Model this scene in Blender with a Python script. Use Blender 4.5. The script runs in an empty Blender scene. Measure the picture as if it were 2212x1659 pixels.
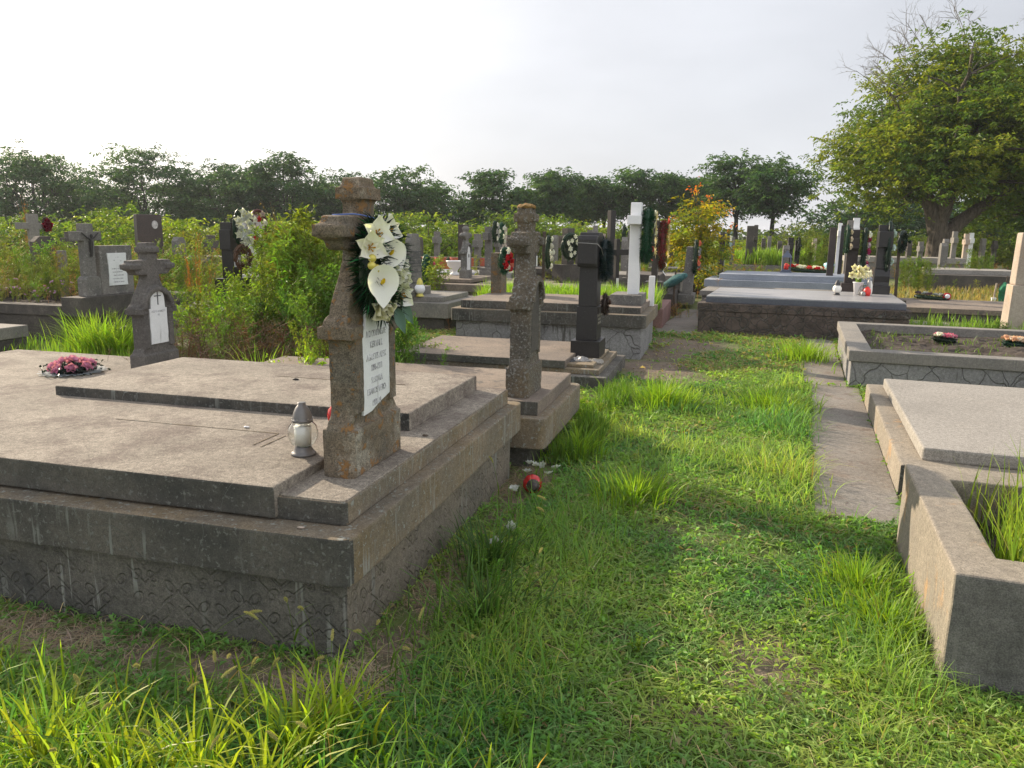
import bpy, bmesh, math, random
import numpy as np
from mathutils import Vector, Matrix, noise

# ------------------------------------------------------------ camera, world, sun
scene = bpy.context.scene
col = scene.collection
R = math.radians
PITCH, ROLL, EYE, FPX = R(11.1), R(0.75), 1.55, 1663.0
cam_d = bpy.data.cameras.new('camera')
cam_d.sensor_width = 36.0
cam_d.lens = 36.0 * FPX / 2212.0
cam_d.clip_start = 0.05
cam_d.clip_end = 3000
cam = bpy.data.objects.new('camera', cam_d)
col.objects.link(cam)
cam.matrix_world = Matrix.Translation((0, 0, EYE)) @ Matrix.Rotation(R(90) - PITCH, 4, 'X') @ Matrix.Rotation(ROLL, 4, 'Z')
scene.camera = cam

SUN_AZ, SUN_EL = -46.0, 23.0            # azimuth clockwise from +Y
sd = Vector((math.sin(R(SUN_AZ)) * math.cos(R(SUN_EL)), math.cos(R(SUN_AZ)) * math.cos(R(SUN_EL)), math.sin(R(SUN_EL))))
sun_d = bpy.data.lights.new('sun', 'SUN')
sun_d.energy = 5.0
sun_d.angle = R(0.6)
sun_d.color = (1.0, 0.84, 0.64)
sun = bpy.data.objects.new('sun', sun_d)
sun.rotation_euler = sd.to_track_quat('Z', 'Y').to_euler()
sun.location = (-20, 20, 30)
col.objects.link(sun)

world = bpy.data.worlds.new('World')
scene.world = world
world.use_nodes = True
wn, wl = world.node_tree.nodes, world.node_tree.links
wn.clear()
w_out = wn.new('ShaderNodeOutputWorld')
w_bg = wn.new('ShaderNodeBackground')
w_bg.inputs['Strength'].default_value = 0.1
sky = wn.new('ShaderNodeTexSky')
sky.sky_type = 'NISHITA'
sky.sun_disc = False
sky.sun_elevation = R(SUN_EL)
sky.sun_rotation = R(SUN_AZ)
sky.air_density = 1.0
sky.dust_density = 2.5
geo = wn.new('ShaderNodeTexCoord')
dot = wn.new('ShaderNodeVectorMath'); dot.operation = 'DOT_PRODUCT'
dot.inputs[1].default_value = sd
wl.new(geo.outputs['Generated'], dot.inputs[0])
ramp = wn.new('ShaderNodeValToRGB')           # hazy veil: brighter towards the sun; rear sky raised as added fill light
mr = wn.new('ShaderNodeMapRange')
mr.inputs['From Min'].default_value = -1.0
mr.inputs['From Max'].default_value = 1.0
wl.new(dot.outputs['Value'], mr.inputs['Value'])
wl.new(mr.outputs['Result'], ramp.inputs['Fac'])
e = ramp.color_ramp.elements
e[0].position = 0.0; e[0].color = (0.86, 0.86, 0.87, 1)
e[1].position = 1.0; e[1].color = (1.0, 0.96, 0.90, 1)
for p_, c_ in ((0.40, (0.84, 0.845, 0.87, 1)), (0.58, (0.44, 0.453, 0.49, 1)), (0.72, (0.485, 0.495, 0.525, 1)), (0.84, (0.53, 0.535, 0.56, 1)), (0.90, (0.63, 0.63, 0.64, 1)), (0.955, (0.85, 0.84, 0.82, 1))):
    q_ = e.new(p_); q_.color = c_
mul = wn.new('ShaderNodeVectorMath'); mul.operation = 'SCALE'
mul.inputs['Scale'].default_value = 11.4
wl.new(ramp.outputs['Color'], mul.inputs[0])
cl = wn.new('ShaderNodeTexNoise')             # faint veil clouds
cl.inputs['Scale'].default_value = 2.2
cl.inputs['Detail'].default_value = 5
cmap = wn.new('ShaderNodeMapping'); cmap.inputs['Scale'].default_value = (1.0, 1.0, 3.2)
wl.new(geo.outputs['Generated'], cmap.inputs['Vector'])
wl.new(cmap.outputs['Vector'], cl.inputs['Vector'])
cmr = wn.new('ShaderNodeMapRange')
cmr.inputs['From Min'].default_value = 0.3; cmr.inputs['From Max'].default_value = 0.7
cmr.inputs['To Min'].default_value = 0.85; cmr.inputs['To Max'].default_value = 1.08
wl.new(cl.outputs['Fac'], cmr.inputs['Value'])
mul2 = wn.new('ShaderNodeVectorMath'); mul2.operation = 'SCALE'
wl.new(mul.outputs['Vector'], mul2.inputs[0]); wl.new(cmr.outputs['Result'], mul2.inputs['Scale'])
mixw = wn.new('ShaderNodeMix'); mixw.data_type = 'RGBA'
mixw.inputs[0].default_value = 0.88
wl.new(sky.outputs['Color'], mixw.inputs[6])
wl.new(mul2.outputs['Vector'], mixw.inputs[7])
wl.new(mixw.outputs[2], w_bg.inputs['Color'])
wl.new(w_bg.outputs[0], w_out.inputs['Surface'])
vs = scene.view_settings
vs.view_transform = 'Standard'; vs.look = 'None'; vs.exposure = 0.6; vs.gamma = 1.0; vs.use_curve_mapping = False
scene.cycles.transparent_max_bounces = 12
scene.cycles.max_bounces = 10
scene.cycles.diffuse_bounces = 4

rng = np.random.default_rng(7)
random.seed(7)
LD, RD = 15.2, 20.3                     # compass bearings of the two grave rows


def W(a, b, deg=LD):
    "row coordinates -> world: a across (to the right), b along the row (away)"
    c, s = math.cos(R(deg)), math.sin(R(deg))
    return (a * c + b * s, -a * s + b * c)


def rowc(x, y, deg=LD):
    c, s = math.cos(R(deg)), math.sin(R(deg))
    return x * c - y * s, x * s + y * c


def at(px, py, Y):
    "surveyed point: sight line px, py of the survey photo taken to the real distance Y"
    a = (px - 1106.0) / FPX; b = -(py - 829.5) / FPX
    c, s = math.cos(ROLL), math.sin(ROLL)
    a, b = a * c - b * s, a * s + b * c
    dy = math.cos(PITCH) + b * math.sin(PITCH); dz = -math.sin(PITCH) + b * math.cos(PITCH)
    t = Y / dy
    return (a * t, Y, EYE + dz * t)


# ------------------------------------------------------------ tagging helpers
def tag(o, label=None, cat=None, group=None, kind=None):
    if label: o['label'] = label
    if cat: o['category'] = cat
    if group: o['group'] = group
    if kind: o['kind'] = kind
    return o


def empty(name, loc, deg=0.0, label=None, cat=None, group=None, tilt=None):
    o = bpy.data.objects.new(name, None)
    o.empty_display_size = 0.1
    col.objects.link(o)
    o.location = loc
    o.rotation_euler = (tilt[0] if tilt else 0, tilt[1] if tilt else 0, -R(deg))
    return tag(o, label, cat, group)


def link(name, me, mat, parent=None, loc=None, rot=None, smooth=False):
    if mat is not None and len(me.materials) == 0:
        me.materials.append(mat)
    o = bpy.data.objects.new(name, me)
    col.objects.link(o)
    if parent: o.parent = parent
    if loc: o.location = loc
    if rot: o.rotation_euler = rot
    if smooth:
        me.polygons.foreach_set('use_smooth', [True] * len(me.polygons))
    return o


def copy_tree(o, parent=None):
    c = o.copy(); col.objects.link(c); c.parent = parent
    for ch in list(o.children): copy_tree(ch, c)
    return c


# ------------------------------------------------------------ materials
class NT:
    def __init__(s, name):
        s.m = bpy.data.materials.new(name); s.m.use_nodes = True
        s.n, s.l = s.m.node_tree.nodes, s.m.node_tree.links
        s.b = s.n['Principled BSDF']; s.out = s.n['Material Output']
        s.tc = s.n.new('ShaderNodeTexCoord')

    def node(s, t, **k):
        x = s.n.new(t)
        for a, v in k.items(): setattr(x, a, v)
        return x

    def noise(s, scale, detail=4, rough=0.55, vec=None, mscale=None):
        x = s.node('ShaderNodeTexNoise'); x.inputs['Scale'].default_value = scale
        x.inputs['Detail'].default_value = detail; x.inputs['Roughness'].default_value = rough
        v = vec or s.tc.outputs['Object']
        if mscale:
            mp = s.node('ShaderNodeMapping'); mp.inputs['Scale'].default_value = mscale
            s.l.new(v, mp.inputs['Vector']); v = mp.outputs['Vector']
        s.l.new(v, x.inputs['Vector'])
        return x.outputs['Fac']

    def rng(s, val, a, b, c=0.0, d=1.0):
        x = s.node('ShaderNodeMapRange')
        for i, v in zip(('From Min', 'From Max', 'To Min', 'To Max'), (a, b, c, d)): x.inputs[i].default_value = v
        s.l.new(val, x.inputs['Value']); return x.outputs['Result']

    def mix(s, fac, a, b, mode='MIX'):
        x = s.node('ShaderNodeMix', data_type='RGBA', blend_type=mode)
        for i, v in ((0, fac), (6, a), (7, b)):
            if isinstance(v, (int, float)): x.inputs[i].default_value = v
            elif isinstance(v, tuple): x.inputs[i].default_value = (*v[:3], 1)
            else: s.l.new(v, x.inputs[i])
        return x.outputs[2]

    def math(s, op, a, b=None, c=None):
        x = s.node('ShaderNodeMath', operation=op)
        for i, v in enumerate((a, b, c)):
            if v is None: continue
            if isinstance(v, (int, float)): x.inputs[i].default_value = v
            else: s.l.new(v, x.inputs[i])
        return x.outputs[0]

    def bump(s, h, strength=0.4, dist=0.01, normal=None):
        x = s.node('ShaderNodeBump'); x.inputs['Strength'].default_value = strength
        x.inputs['Distance'].default_value = dist
        s.l.new(h, x.inputs['Height'])
        if normal is not None: s.l.new(normal, x.inputs['Normal'])
        s.l.new(x.outputs['Normal'], s.b.inputs['Normal']); return x.outputs['Normal']


def stone(name, c1, c2, spots=None, spot_amt=0.0, spot_scale=22, streak=None, streak_amt=0.0, rough=0.92,
          grain=0.5, bump=0.5, big=1.7, panel=None, wash=None, wash_amt=0.0, cracks=None):
    t = NT(name)
    f = t.rng(t.noise(big, 6, 0.62), 0.36, 0.64)
    c = t.mix(f, c1, c2)
    if wash:                                 # lichen or algae film in broad patches
        w = t.rng(t.noise(2.6, 7, 0.68, mscale=(1.3, 1.3, 1)), 0.62 - wash_amt * 0.35, 0.72 - wash_amt * 0.25)
        c = t.mix(t.math('MULTIPLY', w, 0.85), c, wash)
    g = t.noise(170, 3, 0.8)
    g2 = t.noise(38, 4, 0.7)
    c = t.mix(grain, c, t.mix(t.rng(g, 0.35, 0.66), (0.12, 0.12, 0.12), (0.92, 0.9, 0.88)), 'OVERLAY')
    c = t.mix(grain * 0.8, c, t.mix(t.rng(g2, 0.35, 0.65), (0.25, 0.24, 0.23), (0.72, 0.72, 0.72)), 'OVERLAY')
    hgt = t.math('ADD', t.math('MULTIPLY', g, 0.5), g2)
    if spots:
        n1 = t.noise(spot_scale, 5, 0.7)
        m = t.rng(n1, 0.66 - spot_amt * 0.3, 0.70 - spot_amt * 0.3)
        c = t.mix(m, c, spots)
        hgt = t.math('ADD', hgt, t.math('MULTIPLY', m, 0.5))
    if streak:
        sep = t.node('ShaderNodeSeparateXYZ'); t.l.new(t.tc.outputs['Object'], sep.inputs[0])
        gn = t.node('ShaderNodeNewGeometry'); sn = t.node('ShaderNodeSeparateXYZ'); t.l.new(gn.outputs['Normal'], sn.inputs[0])
        vert = t.rng(t.math('ABSOLUTE', sn.outputs['Z']), 0.7, 0.3)
        s1 = t.noise(1.0, 4, 0.6, mscale=(30, 30, 1.6))
        s2 = t.noise(3.0, 3, 0.5)
        m = t.math('MULTIPLY', t.rng(s1, 0.66 - streak_amt * 0.2, 0.70 - streak_amt * 0.2), t.rng(s2, 0.45, 0.6))
        c = t.mix(t.math('MULTIPLY', m, vert), c, streak)
    if cracks:                               # crazy-paving joints drawn in the render
        vo = t.node('ShaderNodeTexVoronoi', feature='DISTANCE_TO_EDGE'); vo.inputs['Scale'].default_value = cracks[0]
        n3 = t.node('ShaderNodeTexNoise'); n3.inputs['Scale'].default_value = 3.0
        t.l.new(t.tc.outputs['Object'], n3.inputs['Vector'])
        av = t.node('ShaderNodeVectorMath', operation='MULTIPLY_ADD')
        t.l.new(n3.outputs['Color'], av.inputs[0]); av.inputs[1].default_value = (0.25, 0.25, 0.25)
        t.l.new(t.tc.outputs['Object'], av.inputs[2]); t.l.new(av.outputs[0], vo.inputs['Vector'])
        m = t.rng(vo.outputs['Distance'], 0.0, cracks[1])
        c = t.mix(m, cracks[2], c)
        hgt = t.math('ADD', hgt, t.math('MULTIPLY', m, 2.5))
    if panel:                                # pressed diamonds and rings of the cast base
        sep = t.node('ShaderNodeSeparateXYZ'); t.l.new(t.tc.outputs['Object'], sep.inputs[0])
        s_ = t.math('ADD', sep.outputs['X'], sep.outputs['Y'])
        z_ = sep.outputs['Z']
        P = 0.30
        u = t.math('ABSOLUTE', t.math('SUBTRACT', t.math('FRACT', t.math('DIVIDE', s_, P)), 0.5))
        lines = None
        for off in (-0.02, 0.05, 0.19, 0.26):
            zz = t.math('ADD', t.math('MULTIPLY', u, 0.26), off)
            d = t.math('ABSOLUTE', t.math('SUBTRACT', z_, zz))
            r_ = t.rng(d, 0.004, 0.011, 1.0, 0.0)
            lines = r_ if lines is None else t.math('MAXIMUM', lines, r_)
        cs = 0.075
        uu = t.math('MULTIPLY', t.math('SUBTRACT', t.math('FRACT', t.math('DIVIDE', s_, cs)), 0.5), cs)
        vv = t.math('MULTIPLY', t.math('SUBTRACT', t.math('FRACT', t.math('DIVIDE', t.math('ADD', z_, t.math('MULTIPLY', u, 0.12)), 0.095)), 0.5), 0.095)
        rr = t.math('SQRT', t.math('ADD', t.math('MULTIPLY', uu, uu), t.math('MULTIPLY', vv, vv)))
        ring = t.rng(t.math('ABSOLUTE', t.math('SUBTRACT', rr, 0.02)), 0.003, 0.008, 1.0, 0.0)
        wear = t.rng(t.noise(6, 3), 0.38, 0.55)
        pat = t.math('MULTIPLY', t.math('MAXIMUM', lines, ring), wear)
        c = t.mix(t.math('MULTIPLY', pat, 0.04), c, (0.06, 0.055, 0.05))
        hgt = t.math('SUBTRACT', hgt, t.math('MULTIPLY', pat, 1.7))
    t.l.new(c, t.b.inputs['Base Color'])
    t.b.inputs['Roughness'].default_value = rough
    t.bump(hgt, bump, 0.006)
    return t.m


def plain(name, c, rough=0.6, metal=0.0, var=0.12, scale=30, bump=0.15, spec=None):
    t = NT(name)
    n = t.noise(scale, 4, 0.6)
    t.l.new(t.mix(t.rng(n, 0.3, 0.7), tuple(x * (1 - var) for x in c), tuple(min(1, x * (1 + var)) for x in c)), t.b.inputs['Base Color'])
    t.b.inputs['Roughness'].default_value = rough; t.b.inputs['Metallic'].default_value = metal
    t.bump(n, bump, 0.003)
    return t.m


def leafmat(name, trans=0.45, rough=0.55, tint=(1, 1, 1), spec=0.3):
    t = NT(name)
    a = t.node('ShaderNodeAttribute', attribute_name='Col')
    c = t.mix(1.0, a.outputs['Color'], tint, 'MULTIPLY')
    t.l.new(c, t.b.inputs['Base Color']); t.b.inputs['Roughness'].default_value = rough
    t.b.inputs['Specular IOR Level'].default_value = spec
    tr = t.node('ShaderNodeBsdfTranslucent')
    tc = t.mix(1.0, c, (1.25, 1.3, 0.55), 'MULTIPLY')
    t.l.new(tc, tr.inputs['Color'])
    mx = t.node('ShaderNodeMixShader'); mx.inputs[0].default_value = trans
    t.l.new(t.b.outputs[0], mx.inputs[1]); t.l.new(tr.outputs[0], mx.inputs[2])
    t.l.new(mx.outputs[0], t.out.inputs['Surface'])
    return t.m


M = {}
M['beige'] = stone('concrete_beige', (0.275, 0.245, 0.205), (0.19, 0.17, 0.142), spots=(0.38, 0.34, 0.28), spot_amt=0.05, spot_scale=30, wash=(0.13, 0.105, 0.09), wash_amt=0.42, bump=0.9, grain=0.7)
M['weathered'] = stone('concrete_weathered', (0.13, 0.116, 0.092), (0.22, 0.175, 0.118), streak=(0.25, 0.245, 0.215), streak_amt=0.5, wash=(0.16, 0.12, 0.065), wash_amt=0.35, bump=0.6, spots=(0.27, 0.28, 0.25), spot_amt=0.25, spot_scale=40)
M['pressed'] = stone('concrete_pressed', (0.13, 0.118, 0.098), (0.20, 0.172, 0.132), streak=(0.24, 0.24, 0.215), streak_amt=0.5, wash=(0.07, 0.068, 0.06), wash_amt=0.25, bump=0.9, panel=True)
M['rust_stone'] = stone('stone_rust_lichen', (0.12, 0.108, 0.085), (0.18, 0.138, 0.092), spots=(0.25, 0.135, 0.05), spot_amt=0.30, spot_scale=16, wash=(0.30, 0.29, 0.25), wash_amt=0.25, bump=1.0, grain=0.75, big=3.0)
M['lichen_stone'] = stone('stone_grey_lichen', (0.085, 0.078, 0.066), (0.14, 0.112, 0.075), spots=(0.27, 0.265, 0.245), spot_amt=0.38, spot_scale=62, bump=1.0, grain=0.6, big=3.0)
M['dark_stone'] = stone('stone_dark', (0.055, 0.05, 0.046), (0.095, 0.085, 0.074), wash=(0.125, 0.112, 0.095), wash_amt=0.2, bump=0.8, big=2.5)
M['grey_dark'] = stone('stone_grey_dark', (0.085, 0.08, 0.076), (0.135, 0.125, 0.115), spots=(0.18, 0.17, 0.155), spot_amt=0.2, bump=0.7, big=2.5)
M['grey_stone'] = stone('stone_grey', (0.12, 0.118, 0.112), (0.19, 0.18, 0.165), spots=(0.26, 0.25, 0.235), spot_amt=0.25, bump=0.6, big=2.5)
M['pale_stone'] = stone('stone_pale', (0.42, 0.36, 0.30), (0.33, 0.27, 0.22), bump=0.4, grain=0.35, wash=(0.45, 0.30, 0.17), wash_amt=0.2)
M['concrete'] = stone('concrete_plain', (0.30, 0.27, 0.23), (0.40, 0.36, 0.30), streak=(0.18, 0.165, 0.14), streak_amt=0.4, bump=0.5)
M['old_slab'] = stone('concrete_old_slab', (0.24, 0.195, 0.155), (0.15, 0.125, 0.105), spots=(0.13, 0.115, 0.10), spot_amt=0.25, spot_scale=8, bump=0.8)
M['black_edge'] = stone('concrete_black_edge', (0.05, 0.048, 0.044), (0.15, 0.14, 0.12), spots=(0.33, 0.32, 0.30), spot_amt=0.24, spot_scale=34, bump=0.8)
M['slab_light'] = stone('terrazzo_light', (0.31, 0.295, 0.27), (0.255, 0.243, 0.222), bump=0.3, grain=0.55, wash=(0.32, 0.30, 0.27), wash_amt=0.15)
M['curb'] = stone('concrete_curb', (0.29, 0.255, 0.205), (0.20, 0.18, 0.15), streak=(0.22, 0.20, 0.17), streak_amt=0.5, bump=0.4, wash=(0.40, 0.25, 0.12), wash_amt=0.12)
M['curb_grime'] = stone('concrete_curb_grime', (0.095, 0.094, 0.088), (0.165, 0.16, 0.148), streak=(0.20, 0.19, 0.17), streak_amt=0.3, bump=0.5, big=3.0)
M['curb_grey'] = stone('concrete_curb_grey', (0.17, 0.165, 0.155), (0.24, 0.225, 0.20), bump=0.3, streak=(0.16, 0.155, 0.145), streak_amt=0.3)
M['crazy'] = stone('crazy_paving_render', (0.19, 0.19, 0.195), (0.27, 0.27, 0.27), cracks=(4.0, 0.020, (0.13, 0.125, 0.12)), bump=0.8, streak=(0.10, 0.095, 0.085), streak_amt=0.35)
M['rubble'] = stone('rubble_cladding', (0.05, 0.04, 0.034), (0.13, 0.10, 0.085), cracks=(8.5, 0.05, (0.115, 0.11, 0.10)), bump=1.0, big=6.0)
M['polished'] = stone('granite_blue_grey', (0.36, 0.36, 0.37), (0.28, 0.28, 0.295), rough=0.35, bump=0.05, grain=0.4)
M['polished_side'] = stone('granite_dark_edge', (0.075, 0.085, 0.11), (0.10, 0.11, 0.135), rough=0.35, bump=0.05, grain=0.4)
M['paint_blue'] = stone('limewash_blue_grey', (0.33, 0.36, 0.42), (0.27, 0.30, 0.35), bump=0.25, grain=0.25)
M['paint_crazy'] = stone('blue_grey_crazy', (0.36, 0.38, 0.41), (0.30, 0.32, 0.35), cracks=(3.5, 0.02, (0.11, 0.11, 0.11)), bump=0.5, grain=0.25)
M['black_gran'] = stone('granite_black', (0.013, 0.012, 0.013), (0.021, 0.019, 0.020), rough=0.38, bump=0.08, grain=0.6, spots=(0.09, 0.085, 0.08), spot_amt=0.1, spot_scale=60)
M['white_marble'] = stone('marble_white', (0.80, 0.80, 0.80), (0.68, 0.69, 0.71), rough=0.45, bump=0.12, grain=0.12, streak=(0.45, 0.42, 0.36), streak_amt=0.15)
M['plaque'] = stone('marble_plaque', (0.74, 0.755, 0.76), (0.62, 0.635, 0.64), rough=0.6, bump=0.25, grain=0.2, streak=(0.30, 0.29, 0.28), streak_amt=0.35)
M['brown_gran'] = stone('granite_brown', (0.034, 0.024, 0.023), (0.055, 0.040, 0.036), rough=0.5, bump=0.2)
M['pink'] = stone('terrazzo_pink', (0.27, 0.155, 0.145), (0.22, 0.13, 0.12), bump=0.3, grain=0.4)
M['pave'] = stone('pavement_concrete', (0.185, 0.168, 0.148), (0.24, 0.222, 0.198), spots=(0.15, 0.12, 0.10), spot_amt=0.18, spot_scale=4, bump=0.6, wash=(0.18, 0.145, 0.12), wash_amt=0.3)
M['letter'] = plain('worn_letter_paint', (0.40, 0.40, 0.42), 0.8, var=0.7, scale=40)
M['letter_gold'] = plain('dull_bronze_letter', (0.30, 0.28, 0.24), 0.6)
M['letter_dark'] = plain('dark_letter_paint', (0.06, 0.06, 0.065), 0.7, var=0.4)
M['grey_plastic'] = plain('grey_cap_plastic', (0.16, 0.155, 0.155), 0.42, 0.2)
M['dark_plastic'] = plain('dark_plastic', (0.035, 0.035, 0.04), 0.5)
M['blue_metal'] = plain('blue_grey_lantern_metal', (0.10, 0.12, 0.17), 0.45)
M['white_wax'] = plain('white_wax', (0.85, 0.83, 0.78), 0.6, var=0.03)
M['white_pot'] = plain('white_plastic_pot', (0.78, 0.78, 0.80), 0.5, var=0.04)
M['red_glass'] = plain('red_plastic', (0.45, 0.02, 0.02), 0.25, var=0.3)
M['red_bright'] = plain('bright_red_foil', (0.80, 0.04, 0.03), 0.35, var=0.3)
M['gold'] = plain('yellow_bauble', (0.55, 0.48, 0.10), 0.3, 0.2)
M['wire'] = plain('wire_blue', (0.10, 0.16, 0.40), 0.5)
M['steel_wire'] = plain('steel_wire', (0.35, 0.34, 0.33), 0.4, 0.6)
M['iron'] = plain('black_iron', (0.03, 0.028, 0.027), 0.7, 0.2)
M['rust_wood'] = plain('dark_weathered_wood', (0.075, 0.055, 0.04), 0.9, var=0.4, bump=0.6)
M['green_cloth'] = plain('green_cloth', (0.02, 0.16, 0.08), 0.9, var=0.4)
M['mesh_grey'] = plain('silver_lace', (0.42, 0.46, 0.50), 0.5, 0.2)
M['foil'] = plain('crumpled_grey_film', (0.30, 0.29, 0.28), 0.35, 0.3, var=0.4, bump=0.8)
M['bottle'] = plain('pale_blue_film', (0.35, 0.65, 0.78), 0.3)
M['brick'] = plain('red_kerb_paint', (0.42, 0.10, 0.05), 0.8)
M['photo'] = plain('photo_enamel', (0.40, 0.38, 0.38), 0.3, var=0.5, scale=18)
t = NT('clear_glass')
t.b.inputs['Transmission Weight'].default_value = 1.0; t.b.inputs['Roughness'].default_value = 0.02; t.b.inputs['IOR'].default_value = 1.45
t.b.inputs['Base Color'].default_value = (0.93, 0.95, 0.94, 1)
M['glass'] = t.m
t = NT('bark')
bn = t.noise(5, 6, 0.7, mscale=(3, 3, 0.5))
t.l.new(t.mix(t.rng(bn, 0.35, 0.65), (0.045, 0.036, 0.028), (0.17, 0.14, 0.11)), t.b.inputs['Base Color'])
t.b.inputs['Roughness'].default_value = 0.95; t.bump(bn, 1.0, 0.05); M['bark'] = t.m
t = NT('soil')
bn = t.noise(9, 8, 0.75)
t.l.new(t.mix(t.rng(bn, 0.35, 0.65), (0.035, 0.026, 0.02), (0.10, 0.078, 0.062)), t.b.inputs['Base Color'])
t.b.inputs['Roughness'].default_value = 1.0; t.bump(bn, 1.0, 0.03); M['soil'] = t.m
t = NT('ground')
n_a = t.noise(0.35, 8, 0.6); n_b = t.noise(14, 6, 0.7); n_c = t.noise(1.7, 5, 0.6)
soilc = t.mix(t.rng(n_b, 0.3, 0.7), (0.07, 0.052, 0.038), (0.20, 0.155, 0.115))
grs = t.mix(t.rng(n_b, 0.3, 0.7), (0.08, 0.11, 0.03), (0.17, 0.21, 0.06))
bare_m = None
for (px_, py_, pr_) in [(0.95, 2.6, 0.30), (0.62, 2.25, 0.16), (1.25, 3.1, 0.2), (*W(-0.75, 8.3), 0.55), (*W(-0.75, 9.2), 0.55), (*W(-0.65, 10.2), 0.55), (*W(-0.55, 11.3), 0.7), (*W(-0.9, 7.4), 0.3)] + [(*W(-1.1, 2.5 + 0.35 * i_), 0.13) for i_ in range(7)] + [(*W(-1.4 - 0.3 * i_, 2.18), 0.12) for i_ in range(8)]:
    dn = t.node('ShaderNodeVectorMath', operation='DISTANCE'); t.l.new(t.tc.outputs['Object'], dn.inputs[0]); dn.inputs[1].default_value = (px_, py_, 0)
    k1 = t.rng(t.math('ADD', dn.outputs['Value'], t.math('MULTIPLY', n_b, pr_ * 0.6)), pr_ * 0.9, pr_ * 1.5, 1.0, 0.0)
    bare_m = k1 if bare_m is None else t.math('MAXIMUM', bare_m, k1)
dirt = t.mix(t.rng(n_b, 0.3, 0.7), (0.12, 0.09, 0.07), (0.24, 0.19, 0.145))
t.l.new(t.mix(bare_m, t.mix(t.rng(n_c, 0.30, 0.52), soilc, grs), dirt), t.b.inputs['Base Color'])
t.b.inputs['Roughness'].default_value = 1.0; t.bump(n_b, 1.0, 0.03); M['ground'] = t.m
M['grass'] = leafmat('grass_leaf', 0.50, 0.45)
M['leaf0'] = leafmat('creeping_leaf', 0.42, 0.5)
M['leaf'] = leafmat('weed_leaf', 0.50, 0.5, (1.5, 1.45, 1.3))
M['treeleaf'] = leafmat('tree_leaf', 0.42, 0.5)
M['needle'] = leafmat('plastic_needle', 0.15, 0.4)
M['petal'] = leafmat('cloth_petal', 0.25, 0.6, spec=0.2)
M['dry'] = leafmat('dry_stalk', 0.15, 0.8)


# ------------------------------------------------------------ solid mesh helpers
def outline_rr(x0, x1, y0, y1, r, n=5):
    if r <= 0: return [(x0, y0), (x1, y0), (x1, y1), (x0, y1)]
    pts = []
    for cx, cy, a0 in ((x1 - r, y0 + r, -90), (x1 - r, y1 - r, 0), (x0 + r, y1 - r, 90), (x0 + r, y0 + r, 180)):
        for i in range(n + 1):
            a = R(a0 + 90 * i / n); pts.append((cx + r * math.cos(a), cy + r * math.sin(a)))
    return pts


def bm_prism(bm, pts, z0, z1, mtx=None, taper=1.0):
    n = len(pts)
    cx = sum(p[0] for p in pts) / n; cy = sum(p[1] for p in pts) / n
    lo = [bm.verts.new((p[0], p[1], z0)) for p in pts]
    hi = [bm.verts.new((cx + (p[0] - cx) * taper, cy + (p[1] - cy) * taper, z1)) for p in pts]
    fs = [bm.faces.new(lo[::-1]), bm.faces.new(hi)]
    for i in range(n): fs.append(bm.faces.new((lo[i], lo[(i + 1) % n], hi[(i + 1) % n], hi[i])))
    if mtx is not None:
        bmesh.ops.transform(bm, matrix=mtx, verts=lo + hi)
    return lo + hi


def bevel_all(bm, w, seg=2, ang=35):
    bmesh.ops.recalc_face_normals(bm, faces=bm.faces)
    es = [e for e in bm.edges if len(e.link_faces) == 2 and e.calc_face_angle(0) > R(ang)]
    if es and w > 0: bmesh.ops.bevel(bm, geom=es, offset=w, segments=seg, profile=0.6, affect='EDGES', clamp_overlap=True)


def bm_done(bm, name, mat, parent=None, bev=0.0, loc=None, rot=None, smooth=False, seg=2):
    if bev: bevel_all(bm, bev, seg)
    else: bmesh.ops.recalc_face_normals(bm, faces=bm.faces)
    me = bpy.data.meshes.new(name); bm.to_mesh(me); bm.free()
    return link(name, me, mat, parent, loc, rot, smooth)


def rough_box(bm, amp, cut, seed=0):
    "chip and wobble edges of a bmesh so that cast stone is not perfectly straight"
    bmesh.ops.subdivide_edges(bm, edges=[e for e in bm.edges if e.calc_length() > cut * 1.5], cuts=1, use_grid_fill=True)
    for v in bm.verts:
        n = noise.noise_vector(v.co * 5 + Vector((seed, 0, 0)))
        v.co += n * amp


def tier(name, x0, x1, y0, y1, z0, z1, mat, parent, r=0.0, bev=0.008, taper=1.0, wob=0.0):
    bm = bmesh.new(); bm_prism(bm, outline_rr(x0, x1, y0, y1, r), z0, z1, taper=taper)
    if wob:
        bmesh.ops.recalc_face_normals(bm, faces=bm.faces)
        for k in range(5):
            es = [e for e in bm.edges if e.calc_length() > 0.16]
            if not es: break
            bmesh.ops.subdivide_edges(bm, edges=es, cuts=1, use_grid_fill=True)
        bevel_all(bm, bev)
        for v in bm.verts:
            p = v.co + Vector((x0 * 3.1, y0 * 1.7, 0))
            v.co += noise.noise_vector(p * 3) * wob + noise.noise_vector(p * 14) * wob * 0.5
        return bm_done(bm, name, mat, parent, 0)
    return bm_done(bm, name, mat, parent, bev)


def lathe_bm(bm, prof, n=16, loc=(0, 0, 0), flute=0.0, nf=8):
    rings = []
    for r, z in prof:
        ring = []
        for i in range(n):
            a = 2 * math.pi * i / n
            rr = r * (1 + flute * math.cos(nf * a)) if flute else r
            ring.append(bm.verts.new((loc[0] + rr * math.cos(a), loc[1] + rr * math.sin(a), loc[2] + z)))
        rings.append(ring)
    for a, b in zip(rings, rings[1:]):
        for i in range(n): bm.faces.new((a[i], a[(i + 1) % n], b[(i + 1) % n], b[i]))
    bm.faces.new(rings[0][::-1]); bm.faces.new(rings[-1])
    return bm


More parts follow.
